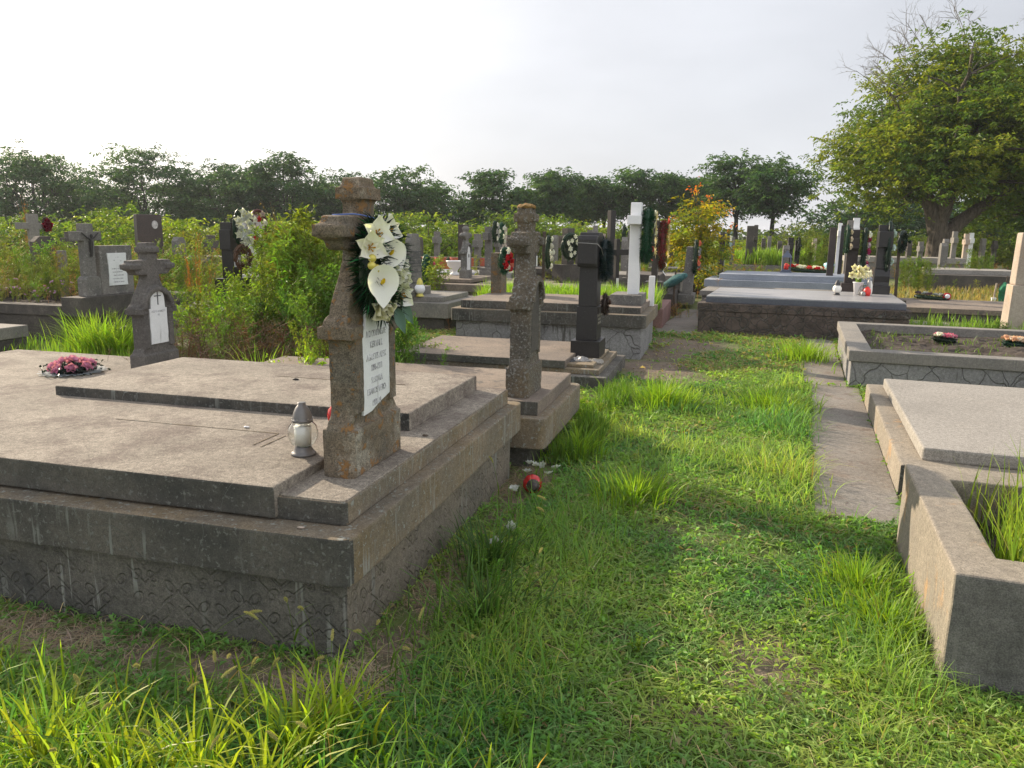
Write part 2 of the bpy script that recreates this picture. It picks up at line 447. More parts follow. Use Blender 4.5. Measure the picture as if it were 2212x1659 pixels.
def lathe(name, prof, mat, parent, n=20, loc=None, rot=None, flute=0.0, nf=8):
    bm = bmesh.new(); lathe_bm(bm, prof, n, (0, 0, 0), flute, nf)
    return bm_done(bm, name, mat, parent, 0, loc, rot, True)


def tube_np(pts, rad, n=6):
    pts = np.asarray(pts, float); rad = np.asarray(rad, float); k = len(pts)
    tan = np.gradient(pts, axis=0); tan /= np.linalg.norm(tan, axis=1, keepdims=True) + 1e-9
    ref = np.where(np.abs(tan[:, 2:3]) > 0.9, np.array([[1.0, 0, 0]]), np.array([[0, 0, 1.0]]))
    s = np.cross(tan, ref); s /= np.linalg.norm(s, axis=1, keepdims=True) + 1e-9
    t2 = np.cross(tan, s)
    a = np.linspace(0, 2 * np.pi, n, endpoint=False)
    V = pts[:, None, :] + rad[:, None, None] * (np.cos(a)[None, :, None] * s[:, None, :] + np.sin(a)[None, :, None] * t2[:, None, :])
    V = V.reshape(-1, 3)
    i = np.arange(k - 1)[:, None] * n; j = np.arange(n)[None, :]; j2 = (j + 1) % n
    F = np.stack([i + j, i + j2, i + n + j2, i + n + j], -1).reshape(-1, 4)
    return V, F


class Acc:
    "collects numpy vertex / quad arrays with a colour per vertex; triangles are quads with a repeated index"
    def __init__(s): s.V, s.F, s.C, s.n = [], [], [], 0

    def add(s, V, F, C=(1, 1, 1)):
        V = np.asarray(V, float); F = np.asarray(F, int)
        C = np.asarray(C, float)
        if C.ndim == 1: C = np.broadcast_to(C, (len(V), 3))
        s.V.append(V); s.F.append(F + s.n); s.C.append(C); s.n += len(V)

    def get(s): return np.concatenate(s.V), np.concatenate(s.F), np.concatenate(s.C)

    def build(s, name, mat, parent=None, smooth=False):
        V, F, C = s.get()
        return link(name, mesh_np(name, V, F, C), mat, parent, smooth=smooth)


def mesh_np(name, V, F, C=None):
    me = bpy.data.meshes.new(name)
    tri = F[:, 2] == F[:, 3]
    Q, T = F[~tri], F[tri][:, :3]
    me.vertices.add(len(V)); me.vertices.foreach_set('co', V.astype(np.float32).ravel())
    loops = np.concatenate([Q.ravel(), T.ravel()]).astype(np.int32)
    me.loops.add(len(loops)); me.loops.foreach_set('vertex_index', loops)
    nq, nt = len(Q), len(T)
    me.polygons.add(nq + nt)
    st = np.concatenate([np.arange(nq) * 4, nq * 4 + np.arange(nt) * 3]).astype(np.int32)
    me.polygons.foreach_set('loop_start', st)
    me.update(calc_edges=True)
    if C is not None:
        ca = me.color_attributes.new('Col', 'FLOAT_COLOR', 'POINT')
        ca.data.foreach_set('color', np.concatenate([C, np.ones((len(C), 1))], 1).astype(np.float32).ravel())
    me.validate(clean_customdata=False)
    return me


# ------------------------------------------------------------ leaf / blade generators
def blades(P, h, w, lean, colr, az=None, segs=(0.0, 0.4, 0.75, 1.0)):
    N = len(P); az = rng.uniform(0, 2 * np.pi, N) if az is None else az
    dirv = np.stack([np.cos(az), np.sin(az), np.zeros(N)], 1); side = np.stack([-np.sin(az), np.cos(az), np.zeros(N)], 1)
    tw = rng.uniform(-0.9, 0.9, N)[:, None]
    side = side * np.cos(tw) + dirv * np.sin(tw)
    V = []
    wid = (1.0, 0.95, 0.6, 0.0)
    for t_, ws in zip(segs, wid):
        c = P + dirv * (h * lean * t_ * t_)[:, None] + np.array([0, 0, 1.0]) * (h * t_ * (1 - 0.45 * lean * t_))[:, None]
        if ws > 0: V += [c - side * (w * ws * 0.5)[:, None], c + side * (w * ws * 0.5)[:, None]]
        else: V += [c]
    V = np.stack(V, 1)                       # N,7,3
    b = (np.arange(N) * 7)[:, None]
    F = np.concatenate([b + np.array([[0, 1, 3, 2]]), b + np.array([[2, 3, 5, 4]]), b + np.array([[4, 5, 6, 6]])], 0)
    C = np.repeat(colr[:, None, :], 7, 1).copy()
    C[:, 0:2] *= 0.8; C[:, 6] *= 1.25  # blade tips brightened in the colour to look sunlit, roots darkened
    return V.reshape(-1, 3), F, C.reshape(-1, 3)


def leaves(P, D, L, w, colr, fold=0.25, droop=0.25):
    "folded leaf: base, two sides, tip; P base, D unit direction"
    N = len(P); D = D / (np.linalg.norm(D, axis=1, keepdims=True) + 1e-9)
    up = rng.normal(0, 1, (N, 3)) * 0.45 + np.array([0, 0, 1.0])
    S = np.cross(D, up); S /= np.linalg.norm(S, axis=1, keepdims=True) + 1e-9
    Nn = np.cross(S, D)
    L = np.asarray(L)[:, None]; w = np.asarray(w)[:, None]
    mid = P + D * L * 0.45
    V = np.stack([P, mid - S * w * 0.5 + Nn * w * fold, P + D * L - np.array([0, 0, 1.0]) * L * droop, mid + S * w * 0.5 + Nn * w * fold], 1)
    b = (np.arange(N) * 4)[:, None]
    F = np.concatenate([b + np.array([[0, 1, 2, 2]]), b + np.array([[0, 2, 3, 3]])], 0)
    return V.reshape(-1, 3), F, np.repeat(colr, 4, 0)


def cvar(base, n, v=0.25, alt=None, p=0.0):
    base = np.array(base, float)
    c = base[None] * (1 + rng.uniform(-v, v, (n, 1))) * (1 + rng.uniform(-0.12, 0.12, (n, 3)))
    if alt is not None:
        m = rng.random(n) < p
        c[m] = np.array(alt)[None] * (1 + rng.uniform(-v, v, (m.sum(), 1)))
    return np.clip(c, 0, 1)


def unit(n):
    v = rng.normal(0, 1, (n, 3)); return v / np.linalg.norm(v, axis=1, keepdims=True)


# ------------------------------------------------------------ the ground
EXC = []          # (a0, a1, b0, b1, deg) footprints where nothing grows


def exc(a0, a1, b0, b1, deg=LD, m=0.0): EXC.append((a0 - m, a1 + m, b0 - m, b1 + m, deg))


def free(x, y):
    ok = np.ones(len(x), bool)
    for a0, a1, b0, b1, d in EXC:
        a, b = rowc(x, y, d)
        ok &= ~((a > a0) & (a < a1) & (b > b0) & (b < b1))
    return ok


bm = bmesh.new()
bmesh.ops.create_grid(bm, x_segments=8, y_segments=8, size=1200)
g_ = bm_done(bm, 'ground', M['ground'])
tag(g_, 'bare earth and grass ground of the cemetery', kind='structure')


# ------------------------------------------------------------ tombs
def tomb(name, label, a0, a1, b0, b1, tiers, deg=LD, cat='tomb', ex=True, group=None):
    ca, cb = (a0 + a1) / 2, (b0 + b1) / 2
    x, y = W(ca, cb, deg)
    t = empty(name, (x, y, 0), deg, label, cat, group)
    for T in tiers:
        nm, mat, ia0, ia1, ib0, ib1, z0, z1 = T[:8]
        r = T[8] if len(T) > 8 else 0.0; bev = T[9] if len(T) > 9 else 0.008; wob = T[10] if len(T) > 10 else 0.0
        tier(nm, a0 + ia0 - ca, a1 - ia1 - ca, b0 + ib0 - cb, b1 - ib1 - cb, z0, z1, M[mat], t, r, bev, 1.0, wob)
    if ex: exc(a0, a1, b0, b1, deg)
    return t


T1 = tomb('double_tomb', 'big double concrete tomb with pressed diamond pattern, in the foreground', -3.75, -1.25, 2.32, 4.62, [
    ('pressed_base', 'pressed', 0, 0, 0, 0, -0.05, 0.31, 0.05, 0.01, 0.003),
    ('cornice', 'weathered', -0.05, -0.05, -0.04, -0.06, 0.31, 0.49, 0.055, 0.009, 0.003),
    ('ledge', 'weathered', 0.03, 0.02, 0.08, 0.02, 0.49, 0.578, 0.028, 0.008, 0.003),
    ('near_slab', 'beige', 0.02, 0.30, 0.055, 1.2, 0.50, 0.622, 0.01, 0.008, 0.002),
    ('far_slab', 'beige', 0.15, 0.20, 1.10, 0.12, 0.578, 0.675, 0.012, 0.01, 0.002)])
# darker concrete on the front faces of the double tomb
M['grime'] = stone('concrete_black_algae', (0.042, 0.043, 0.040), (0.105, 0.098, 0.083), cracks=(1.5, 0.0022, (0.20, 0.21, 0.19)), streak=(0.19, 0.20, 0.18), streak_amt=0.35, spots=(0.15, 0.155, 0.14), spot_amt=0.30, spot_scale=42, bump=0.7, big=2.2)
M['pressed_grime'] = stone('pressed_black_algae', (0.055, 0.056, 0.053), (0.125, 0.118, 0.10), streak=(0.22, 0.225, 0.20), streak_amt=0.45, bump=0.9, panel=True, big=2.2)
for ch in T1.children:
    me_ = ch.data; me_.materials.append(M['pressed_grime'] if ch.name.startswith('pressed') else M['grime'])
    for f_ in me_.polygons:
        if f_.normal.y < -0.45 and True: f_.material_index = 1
# the beige ledge top that carries the cross
bm = bmesh.new(); bm_prism(bm, outline_rr(0.945, 1.222, -1.062, 1.125, 0.026), 0.575, 0.584)
bm_done(bm, 'ledge_top', M['beige'], T1, 0.003)
# faint incised rectangle lines on the slabs
bm = bmesh.new()
for (x0, x1, y0, y1, z) in ((-0.35, 0.55, -0.42, -0.414, 0.6215), (0.55, 0.556, -0.62, -0.42, 0.6215), (0.60, 0.606, -0.64, -0.44, 0.6215), (-0.1, 0.75, 0.60, 0.606, 0.6745)):
    bm_prism(bm, outline_rr(x0, x1, y0, y1, 0), z, z + 0.0032)
bm_done(bm, 'incised_line', M['weathered'], T1, 0)

T2 = tomb('tomb', 'concrete tomb with rounded ledge behind the big double tomb, carrying the lichen covered cross', -3.7, -1.13, 4.80, 5.98, [
    ('base', 'dark_stone', 0, 0.05, 0.05, 0.05, -0.05, 0.16, 0.02, 0.01),
    ('cornice', 'weathered', 0, -0.07, -0.07, -0.06, 0.16, 0.365, 0.06, 0.012, 0.004),
    ('top_slab', 'old_slab', 0, 0.0, 0.02, 0.02, 0.365, 0.46, 0.0, 0.01, 0.003)])
T3 = tomb('low_tomb', 'low flat beige tomb at the left edge with pink roses lying on it', -6.95, -3.92, 3.9, 6.2, [
    ('base', 'weathered', 0, 0, 0, 0, -0.05, 0.24, 0, 0.01),
    ('top_slab', 'beige', -0.03, -0.03, -0.03, -0.03, 0.24, 0.31, 0.02, 0.012, 0.003)])
T5 = tomb('stepped_tomb', 'two stepped grey tomb cut by the left edge of the picture', -10.6, -8.62, 5.3, 7.85, [
    ('base', 'dark_stone', 0, 0, 0, 0, -0.05, 0.16, 0, 0.01),
    ('cornice', 'curb_grey', -0.02, -0.02, 0, -0.02, 0.16, 0.31, 0, 0.012),
    ('top_slab', 'curb_grey', 0.2, 0.3, 0.2, 0.25, 0.31, 0.40, 0, 0.012)])


def frame_bm(a0, a1, b0, b1, w, z0, z1, wl=None):
    "kerb ring as one mesh with a hole"
    wl = wl or w
    bm = bmesh.new()
    o = [(a0, b0), (a1, b0), (a1, b1), (a0, b1)]; i = [(a0 + wl, b0 + w), (a1 - w, b0 + w), (a1 - w, b1 - w), (a0 + wl, b1 - w)]
    vo0 = [bm.verts.new((*p, z0)) for p in o]; vo1 = [bm.verts.new((*p, z1)) for p in o]
    vi0 = [bm.verts.new((*p, z0)) for p in i]; vi1 = [bm.verts.new((*p, z1)) for p in i]
    for k in range(4):
        l = (k + 1) % 4
        bm.faces.new((vo0[k], vo0[l], vo1[l], vo1[k])); bm.faces.new((vi0[l], vi0[k], vi1[k], vi1[l]))
        bm.faces.new((vo1[k], vo1[l], vi1[l], vi1[k])); bm.faces.new((vo0[l], vo0[k], vi0[k], vi0[l]))
    return bm


def wobble(bm, cut, amp, bev):
    bmesh.ops.recalc_face_normals(bm, faces=bm.faces)
    for k in range(6):
        es = [e for e in bm.edges if e.calc_length() > cut]
        if not es: break
        bmesh.ops.subdivide_edges(bm, edges=es, cuts=1, use_grid_fill=True)
    bevel_all(bm, bev, 3)
    for v in bm.verts: v.co += noise.noise_vector(v.co * 3) * amp + noise.noise_vector(v.co * 15) * amp * 0.6


def kerb_grave(name, label, a0, a1, b0, b1, w, ztop, mat, deg, cap=None, capmat=None, soil=None, wl=None, z0=-0.03):
    ca, cb = (a0 + a1) / 2, (b0 + b1) / 2
    x, y = W(ca, cb, deg)
    t = empty(name, (x, y, 0), deg, label, 'grave')
    zc = cap if cap else ztop
    bm = frame_bm(a0 - ca, a1 - ca, b0 - cb, b1 - cb, w, z0, zc, wl)
    wobble(bm, 0.2, 0.004, 0.012); bm_done(bm, 'kerb', M[mat], t)
    if cap:
        bm = frame_bm(a0 - ca - 0.03, a1 - ca + 0.03, b0 - cb - 0.03, b1 - cb + 0.03, w + 0.05, cap, ztop, (wl or w) + 0.05)
        wobble(bm, 0.25, 0.003, 0.012); bm_done(bm, 'kerb_cap', M[capmat], t)
    if soil:
        bm = bmesh.new(); bmesh.ops.create_grid(bm, x_segments=50, y_segments=40, size=1)
        ax, ay = (a1 - a0) / 2 - (wl or w) * 0.8, (b1 - b0) / 2 - w * 0.8
        for v in bm.verts:
            v.co = Vector((v.co.x * ax, v.co.y * ay, soil + 0.05 * noise.noise(Vector((v.co.x * 7, v.co.y * 7, a0))) + 0.025 * noise.noise(Vector((v.co.x * 30, v.co.y * 30, a0)))))
        bm_done(bm, 'soil_bed', M['soil'], t)
    return t


T6 = kerb_grave('walled_grave', 'dark kerbed grave full of tall weeds and purple flowers at the left', -12.2, -8.66, 8.47, 11.2, 0.2, 0.50, 'dark_stone', LD, 0.36, 'dark_stone', 0.30)
T13 = kerb_grave('kerbed_grave', 'tall sunlit concrete kerb at the right foreground filled with high green grass', 0.57, 3.2, 2.83, 4.22, 0.21, 0.43, 'curb', RD, None, None, 0.22, 0.17)
for v_ in [c for c in T13.children if c.name.startswith('kerb')][0].data.vertices:
    for (cx_, cy_, r_) in ((-1.315, -0.28, 0.07), (-1.315, -0.42, 0.05), (-1.315, 0.35, 0.04)):
        d_ = (v_.co - Vector((cx_, cy_, 0.43))).length
        if d_ < r_: v_.co.z -= (r_ - d_) * 0.35; v_.co.x += (r_ - d_) * 0.3
kb = [c for c in T13.children if c.name.startswith('kerb')][0].data      # outer front face gets a darker concrete
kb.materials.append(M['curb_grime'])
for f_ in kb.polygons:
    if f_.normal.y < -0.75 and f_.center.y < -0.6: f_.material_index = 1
T11 = kerb_grave('kerbed_grave', 'grave with grey kerb around a bed of dark soil and two flower posies', 0.56, 4.8, 8.68, 11.62, 0.17, 0.40, 'crazy', RD, 0.285, 'curb_grey', 0.29, 0.18)
exc(-8.66 - 3.6, -8.66, 8.47, 11.2); exc(0.55, 3.2, 2.83, 4.25, RD); exc(0.55, 4.8, 8.65, 11.65, RD)
T12 = tomb('low_tomb', 'low tomb with a smooth pale slab between the two kerbed graves at the right', 0.655, 4.3, 5.02, 7.82, [
    ('curb', 'curb', 0, 0, 0, 0, -0.03, 0.205, 0, 0.015, 0.004),
    ('top_slab', 'slab_light', 0.13, 0.13, 0.15, 0.14, 0.205, 0.29, 0.02, 0.014, 0.0015)], RD)
T4 = tomb('stepped_tomb', 'low stepped tomb with a black leaning-edged slab under the black granite monument', -3.45, -1.08, 7.56, 9.15, [
    ('step', 'black_edge', 0, 0, 0, 0, -0.05, 0.135, 0, 0.012, 0.004),
    ('ledge', 'weathered', 0, 0.09, 0.12, 0.10, 0.135, 0.19, 0, 0.01, 0.003),
    ('plinth_step', 'weathered', 1.83, 0.17, 0.22, 0.2, 0.19, 0.222, 0, 0.008, 0.002),
    ('top_slab', 'old_slab', 0.05, 0.44, 0.10, 0.05, 0.19, 0.27, 0.01, 0.012, 0.003)])
T7 = tomb('tomb', 'grey tomb with cracked crazy paving sides and dark cornice under the white cross', -3.42, -0.96, 9.68, 11.3, [
    ('base', 'crazy', 0, 0, 0, 0, -0.05, 0.40, 0, 0.012, 0.004),
    ('cornice', 'weathered', -0.06, -0.06, -0.06, -0.06, 0.40, 0.565, 0.06, 0.014, 0.004),
    ('ledge', 'old_slab', 1.77, 0.03, 0.1, 0.1, 0.565, 0.645, 0, 0.01, 0.002),
    ('plinth_block', 'grey_stone', 1.99, 0.06, 0.42, 0.55, 0.645, 0.775, 0, 0.01, 0.002),
    ('top_slab', 'old_slab', 0.05, 0.62, 0.06, 0.06, 0.565, 0.67, 0, 0.012, 0.003)])
T9 = tomb('tomb', 'tomb clad in dark rubble stone with a blue grey polished slab on top', -1.5, 1.55, 12.62, 15.0, [
    ('stone_cladding', 'rubble', 0, 0, 0, 0, -0.05, 0.37, 0.02, 0.015, 0.012),
    ('cladding_cap', 'rubble', -0.015, -0.015, -0.015, -0.015, 0.37, 0.50, 0.02, 0.012, 0.008),
    ('slab_edge', 'polished_side', 0.1, 0.05, 0.08, 0.1, 0.50, 0.585, 0, 0.006),
    ('top_slab', 'polished', 0.11, 0.06, 0.09, 0.11, 0.585, 0.605, 0, 0.004)], RD)
T9b = tomb('kerb_block', 'plain concrete grave block just behind the left end of the rubble clad tomb', -1.75, 1.2, 15.15, 16.6, [
    ('base', 'curb_grey', 0, 0, 0, 0, -0.05, 0.42, 0, 0.01),
    ('top_slab', 'curb_grey', -0.04, -0.04, -0.04, -0.04, 0.42, 0.52, 0, 0.01)], RD)
T10 = tomb('tomb', 'pale blue grey painted tomb with three stepped bands and a red candle lantern on top', -2.0, 1.45, 18.2, 20.2, [
    ('base', 'paint_crazy', 0, 0, 0, 0, -0.05, 0.40, 0, 0.01),
    ('cornice', 'paint_blue', -0.06, -0.06, -0.06, -0.06, 0.40, 0.57, 0, 0.012),
    ('top_slab', 'paint_blue', 0.25, 0.0, 0.1, 0.1, 0.57, 0.70, 0, 0.012)], RD)

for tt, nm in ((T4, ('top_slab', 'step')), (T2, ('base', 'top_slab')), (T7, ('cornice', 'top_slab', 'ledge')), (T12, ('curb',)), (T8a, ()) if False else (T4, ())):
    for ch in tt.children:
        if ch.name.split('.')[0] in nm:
            ch.data.materials.append(M['grime'])  # second, darker material for the front faces of these parts
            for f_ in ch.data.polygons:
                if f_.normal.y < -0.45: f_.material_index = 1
# pavement strips
def pave(name, label, a0, a1, b0, b1, z, deg, jag=0.06):
    bm = bmesh.new(); n = 26; pts = []
    for i in range(n + 1):
        b = b0 + (b1 - b0) * i / n; pts.append((a1, b))
    for i in range(n, -1, -1):
        b = b0 + (b1 - b0) * i / n; pts.append((a0 + jag * noise.noise(Vector((b * 1.7, 3.3, 0))), b))
    P = [W(a, b, deg) for a, b in pts]
    bm_prism(bm, P, -0.02, z)
    o = bm_done(bm, name, M['pave'], None, 0.004)
    tag(o, label, kind='structure')
    exc(a0, a1, b0, b1, deg)
pave('pavement', 'cracked concrete pavement beside the right hand graves', 0.17, 0.652, 4.45, 8.60, 0.02, RD)
pave('pavement', 'concrete pavement leading to the rubble clad tomb', 0.10, 0.545, 8.63, 12.6, 0.016, RD)
pave('pavement', 'concrete pavement at the end of the grass path', -2.2, -1.54, 12.3, 16.5, 0.02, RD)
pave('pavement', 'concrete pavement on the right of the rubble clad tomb', 1.6, 2.6, 12.8, 16.2, 0.02, RD)

# smaller tombs further back (row coordinates of the left row unless stated)
T8a = tomb('tomb', 'brown concrete tomb carrying the inscribed grey granite stele', -7.2, -4.12, 11.3, 12.9, [
    ('base', 'dark_stone', 0, 0.08, 0.05, 0.05, -0.05, 0.22, 0, 0.01),
    ('cornice', 'curb_grey', 0, 0, 0, 0, 0.22, 0.46, 0, 0.012),
    ('step', 'curb_grey', 2.0, 0.15, 0.15, 0.15, 0.46, 0.54, 0, 0.01)])
T8b = tomb('tomb', 'grey tomb with scale patterned sides below the small pale ornate cross', -8.0, -4.55, 13.9, 15.6, [
    ('base', 'crazy', 0, 0.05, 0.05, 0.05, -0.05, 0.42, 0, 0.01),
    ('cornice', 'curb_grey', 0, 0, 0, 0, 0.42, 0.60, 0, 0.012),
    ('top_slab', 'old_slab', 0.1, 0.1, 0.1, 0.1, 0.60, 0.67, 0, 0.01)])
back_tombs = [
    ('flat pale grey tomb behind the small pale ornate cross', -8.0, -4.9, 17.2, 18.8, 0.62, 'polished'),
    ('long concrete tomb in front of the wreathed stone cross', -6.4, -3.4, 15.4, 16.6, 0.56, 'old_slab'),
    ('long low concrete tomb behind the patch of tall grass', -5.2, -2.0, 13.6, 14.9, 0.60, 'old_slab'),
    ('pale tomb between the black monument and the slim grey pillar', -3.6, -0.9, 17.6, 19.2, 0.66, 'curb_grey'),
    ('pale slab tomb seen through the weeds behind the first small cross', -8.9, -7.0, 10.6, 11.9, 0.30, 'slab_light'),
    ('long pale tomb among weeds left of the black cross with white flowers', -13.4, -10.0, 17.2, 18.6, 0.86, 'curb_grey'),
    ('dark flat tomb behind the crosses in the middle distance', -6.8, -3.6, 20.3, 21.8, 0.62, 'dark_stone')]
for i, (lb, a0, a1, b0, b1, z, m) in enumerate(back_tombs):
    tomb('tomb', lb, a0, a1, b0, b1, [('base', m, 0.05, 0.05, 0.05, 0.05, -0.05, z - 0.14, 0, 0.01), ('top_slab', m, 0, 0, 0, 0, z - 0.14, z, 0, 0.015)], group='concrete tombs in the middle distance')
tomb('stepped_tomb', 'three stepped tomb under the dark cross in front of the yellow leaved shrub', -2.05, -0.55, 21.3, 23.0, [
    ('base', 'dark_stone', 0, 0, 0, 0, -0.05, 0.42, 0, 0.01), ('step', 'grey_stone', 0, 0.25, 0.1, 0.1, 0.42, 0.54, 0, 0.01),
    ('step', 'grey_stone', 0, 0.5, 0.3, 0.3, 0.54, 0.66, 0, 0.01)], LD)
tomb('pink_tomb', 'stepped pink terrazzo grave block at the end of the grass path', -1.55, -0.95, 13.0, 15.0, [
    ('base', 'pink', 0, 0, 0, 0, -0.05, 0.34, 0, 0.01), ('step', 'pink', 0, 0.22, 0.05, 0.05, 0.34, 0.50, 0, 0.01)], LD)
tomb('stepped_tomb', 'brown stepped tomb end beyond the pink grave block', -1.9, -0.95, 15.6, 17.4, [
    ('base', 'dark_stone', 0, 0, 0, 0, -0.05, 0.40, 0, 0.01), ('step', 'dark_stone', 0, 0.12, 0.05, 0.05, 0.40, 0.60, 0, 0.01),
    ('step', 'dark_stone', 0, 0.3, 0.15, 0.15, 0.60, 0.76, 0, 0.01)], LD)
tomb('low_tomb', 'low flat slab with a wreath and a red candle on it, right of the path', 1.98, 6.2, 16.7, 19.2, [
    ('base', 'dark_stone', 0, 0, 0, 0, -0.03, 0.14, 0, 0.01), ('top_slab', 'old_slab', -0.03, -0.03, -0.03, -0.03, 0.14, 0.24, 0, 0.01)], RD)
tomb('grave_wall', 'long dark concrete kerb grave in the dry grass at the right', 3.3, 6.3, 26.9, 29.5, [
    ('kerb', 'dark_stone', 0, 0, 0, 0, -0.05, 0.46, 0, 0.012), ('top_slab', 'slab_light', 0.35, 0.1, 0.6, 0.1, 0.46, 0.60, 0, 0.01)], RD)
tomb('tomb', 'long pale tomb standing before the big tree', 1.6, 5.7, 33.2, 35.4, [
    ('base', 'curb_grey', 0, 0, 0, 0, -0.05, 0.62, 0, 0.01), ('top_slab', 'slab_light', -0.05, -0.05, -0.05, -0.05, 0.62, 0.82, 0, 0.01)], RD)
tomb('kerb_grave', 'kerbed grave with bright tall grass left of the far crosses', -2.6, 0.4, 28.6, 31.0, [
    ('kerb', 'curb_grey', 0, 0, 0, 0, -0.05, 0.55, 0, 0.01), ('soil_bed', 'soil', 0.15, 0.15, 0.15, 0.15, 0.5, 0.57, 0, 0.01)], RD)
tomb('planter', 'low planter with a red painted kerb and small red flowers in the middle distance', -8.9, -5.6, 20.9, 21.4, [
    ('kerb', 'brick', 0, 0, 0, 0, -0.05, 0.84, 0, 0.01), ('soil_bed', 'soil', 0.05, 0.05, 0.05, 0.05, 0.8, 0.85, 0, 0.01)], LD)


# ------------------------------------------------------------ monuments
def remesh(o, vox, amp, freq, seed=0.0, amp2=0.0):
    md = o.modifiers.new('r', 'REMESH'); md.mode = 'VOXEL'; md.voxel_size = vox
    dg = bpy.context.evaluated_depsgraph_get(); ev = o.evaluated_get(dg)
    me = bpy.data.meshes.new_from_object(ev); o.modifiers.clear(); old = o.data; o.data = me; bpy.data.meshes.remove(old)
    if len(me.materials) == 0: me.materials.append(o_mat)
    n = len(me.vertices); co = np.empty(n * 3, np.float32); me.vertices.foreach_get('co', co); co = co.reshape(-1, 3)
    nr = np.empty(n * 3, np.float32); me.vertices.foreach_get('normal', nr); nr = nr.reshape(-1, 3)
    for i in range(n):
        v = Vector(co[i]) * freq + Vector((seed, seed, seed))
        d = amp * noise.noise(v) + amp2 * noise.noise(v * 4.3)
        co[i] += nr[i] * d
    me.vertices.foreach_set('co', co.ravel()); me.update()
    me.polygons.foreach_set('use_smooth', [True] * len(me.polygons))
    me.set_sharp_from_angle(angle=R(32))


# half outline (y, z) of the ornate cast crosses, total height 1.17
ORN = [(0.235, 0.0), (0.235, 0.19), (0.225, 0.205), (0.19, 0.25), (0.19, 0.53), (0.20, 0.545), (0.232, 0.56), (0.237, 0.60), (0.225, 0.625),
       (0.205, 0.64), (0.185, 0.69), (0.150, 0.74), (0.115, 0.79), (0.084, 0.85), (0.073, 0.895),
       (0.185, 0.895), (0.205, 0.905), (0.225, 0.93), (0.262, 0.94), (0.275, 0.955), (0.275, 0.985), (0.262, 0.995), (0.245, 1.0), (0.238, 1.02),
       (0.215, 1.025), (0.066, 1.025), (0.063, 1.06), (0.067, 1.08), (0.080, 1.09), (0.083, 1.115), (0.077, 1.135), (0.068, 1.15), (0.062, 1.168), (0.05, 1.175)]


def yz_prism(bm, pts, x0, x1):
    lo = [bm.verts.new((x0, p[0], p[1])) for p in pts]; hi = [bm.verts.new((x1, p[0], p[1])) for p in pts]
    bm.faces.new(lo); bm.faces.new(hi[::-1])
    n = len(pts)
    for i in range(n): bm.faces.new((lo[i], hi[i], hi[(i + 1) % n], lo[(i + 1) % n]))
    return lo + hi


def box(bm, x0, x1, y0, y1, z0, z1):
    return bm_prism(bm, [(x0, y0), (x1, y0), (x1, y1), (x0, y1)], z0, z1)


def text_obj(name, body, size, mat, parent, x, y, z, extrude=0.0012, sx=1.0, space=1.0, align='CENTER'):
    cu = bpy.data.curves.new(name, 'FONT'); cu.body = body; cu.size = size; cu.align_x = align
    cu.extrude = extrude; cu.space_line = space; cu.resolution_u = 3
    ob = bpy.data.objects.new('tmp', cu); col.objects.link(ob)
    me = bpy.data.meshes.new_from_object(ob.evaluated_get(bpy.context.evaluated_depsgraph_get()))
    bpy.data.objects.remove(ob); bpy.data.curves.remove(cu)
    me.transform(Matrix(((0, 0, 1, x), (sx, 0, 0, y), (0, 1, 0, z), (0, 0, 0, 1))))
    me.materials.clear()
    return link(name, me, mat, parent)


def plaque_outline(w, z0, z1, arch, n=10, chip=0.0, seed=1):
    rr = random.Random(seed)
    pts = [(-w / 2, z0), (w / 2, z0)]
    zs = z1 - arch
    ns = 7
    for i in range(1, ns): pts.append((w / 2 + rr.uniform(-chip, 0), z0 + (zs - z0) * i / ns))
    if arch > 0:
        aw = w * 0.40
        pts += [(w / 2, zs), (aw, zs)]
        for i in range(1, n): a = math.pi * i / n; pts.append((aw * math.cos(a), zs + arch * 0.35 + arch * 0.65 * math.sin(a)))
        pts += [(-aw, zs), (-w / 2, zs)]
    else: pts += [(w / 2, z1), (-w / 2, z1)]
    for i in range(ns - 1, 0, -1): pts.append((-w / 2 + rr.uniform(0, chip), z0 + (zs - z0) * i / ns))
    return pts


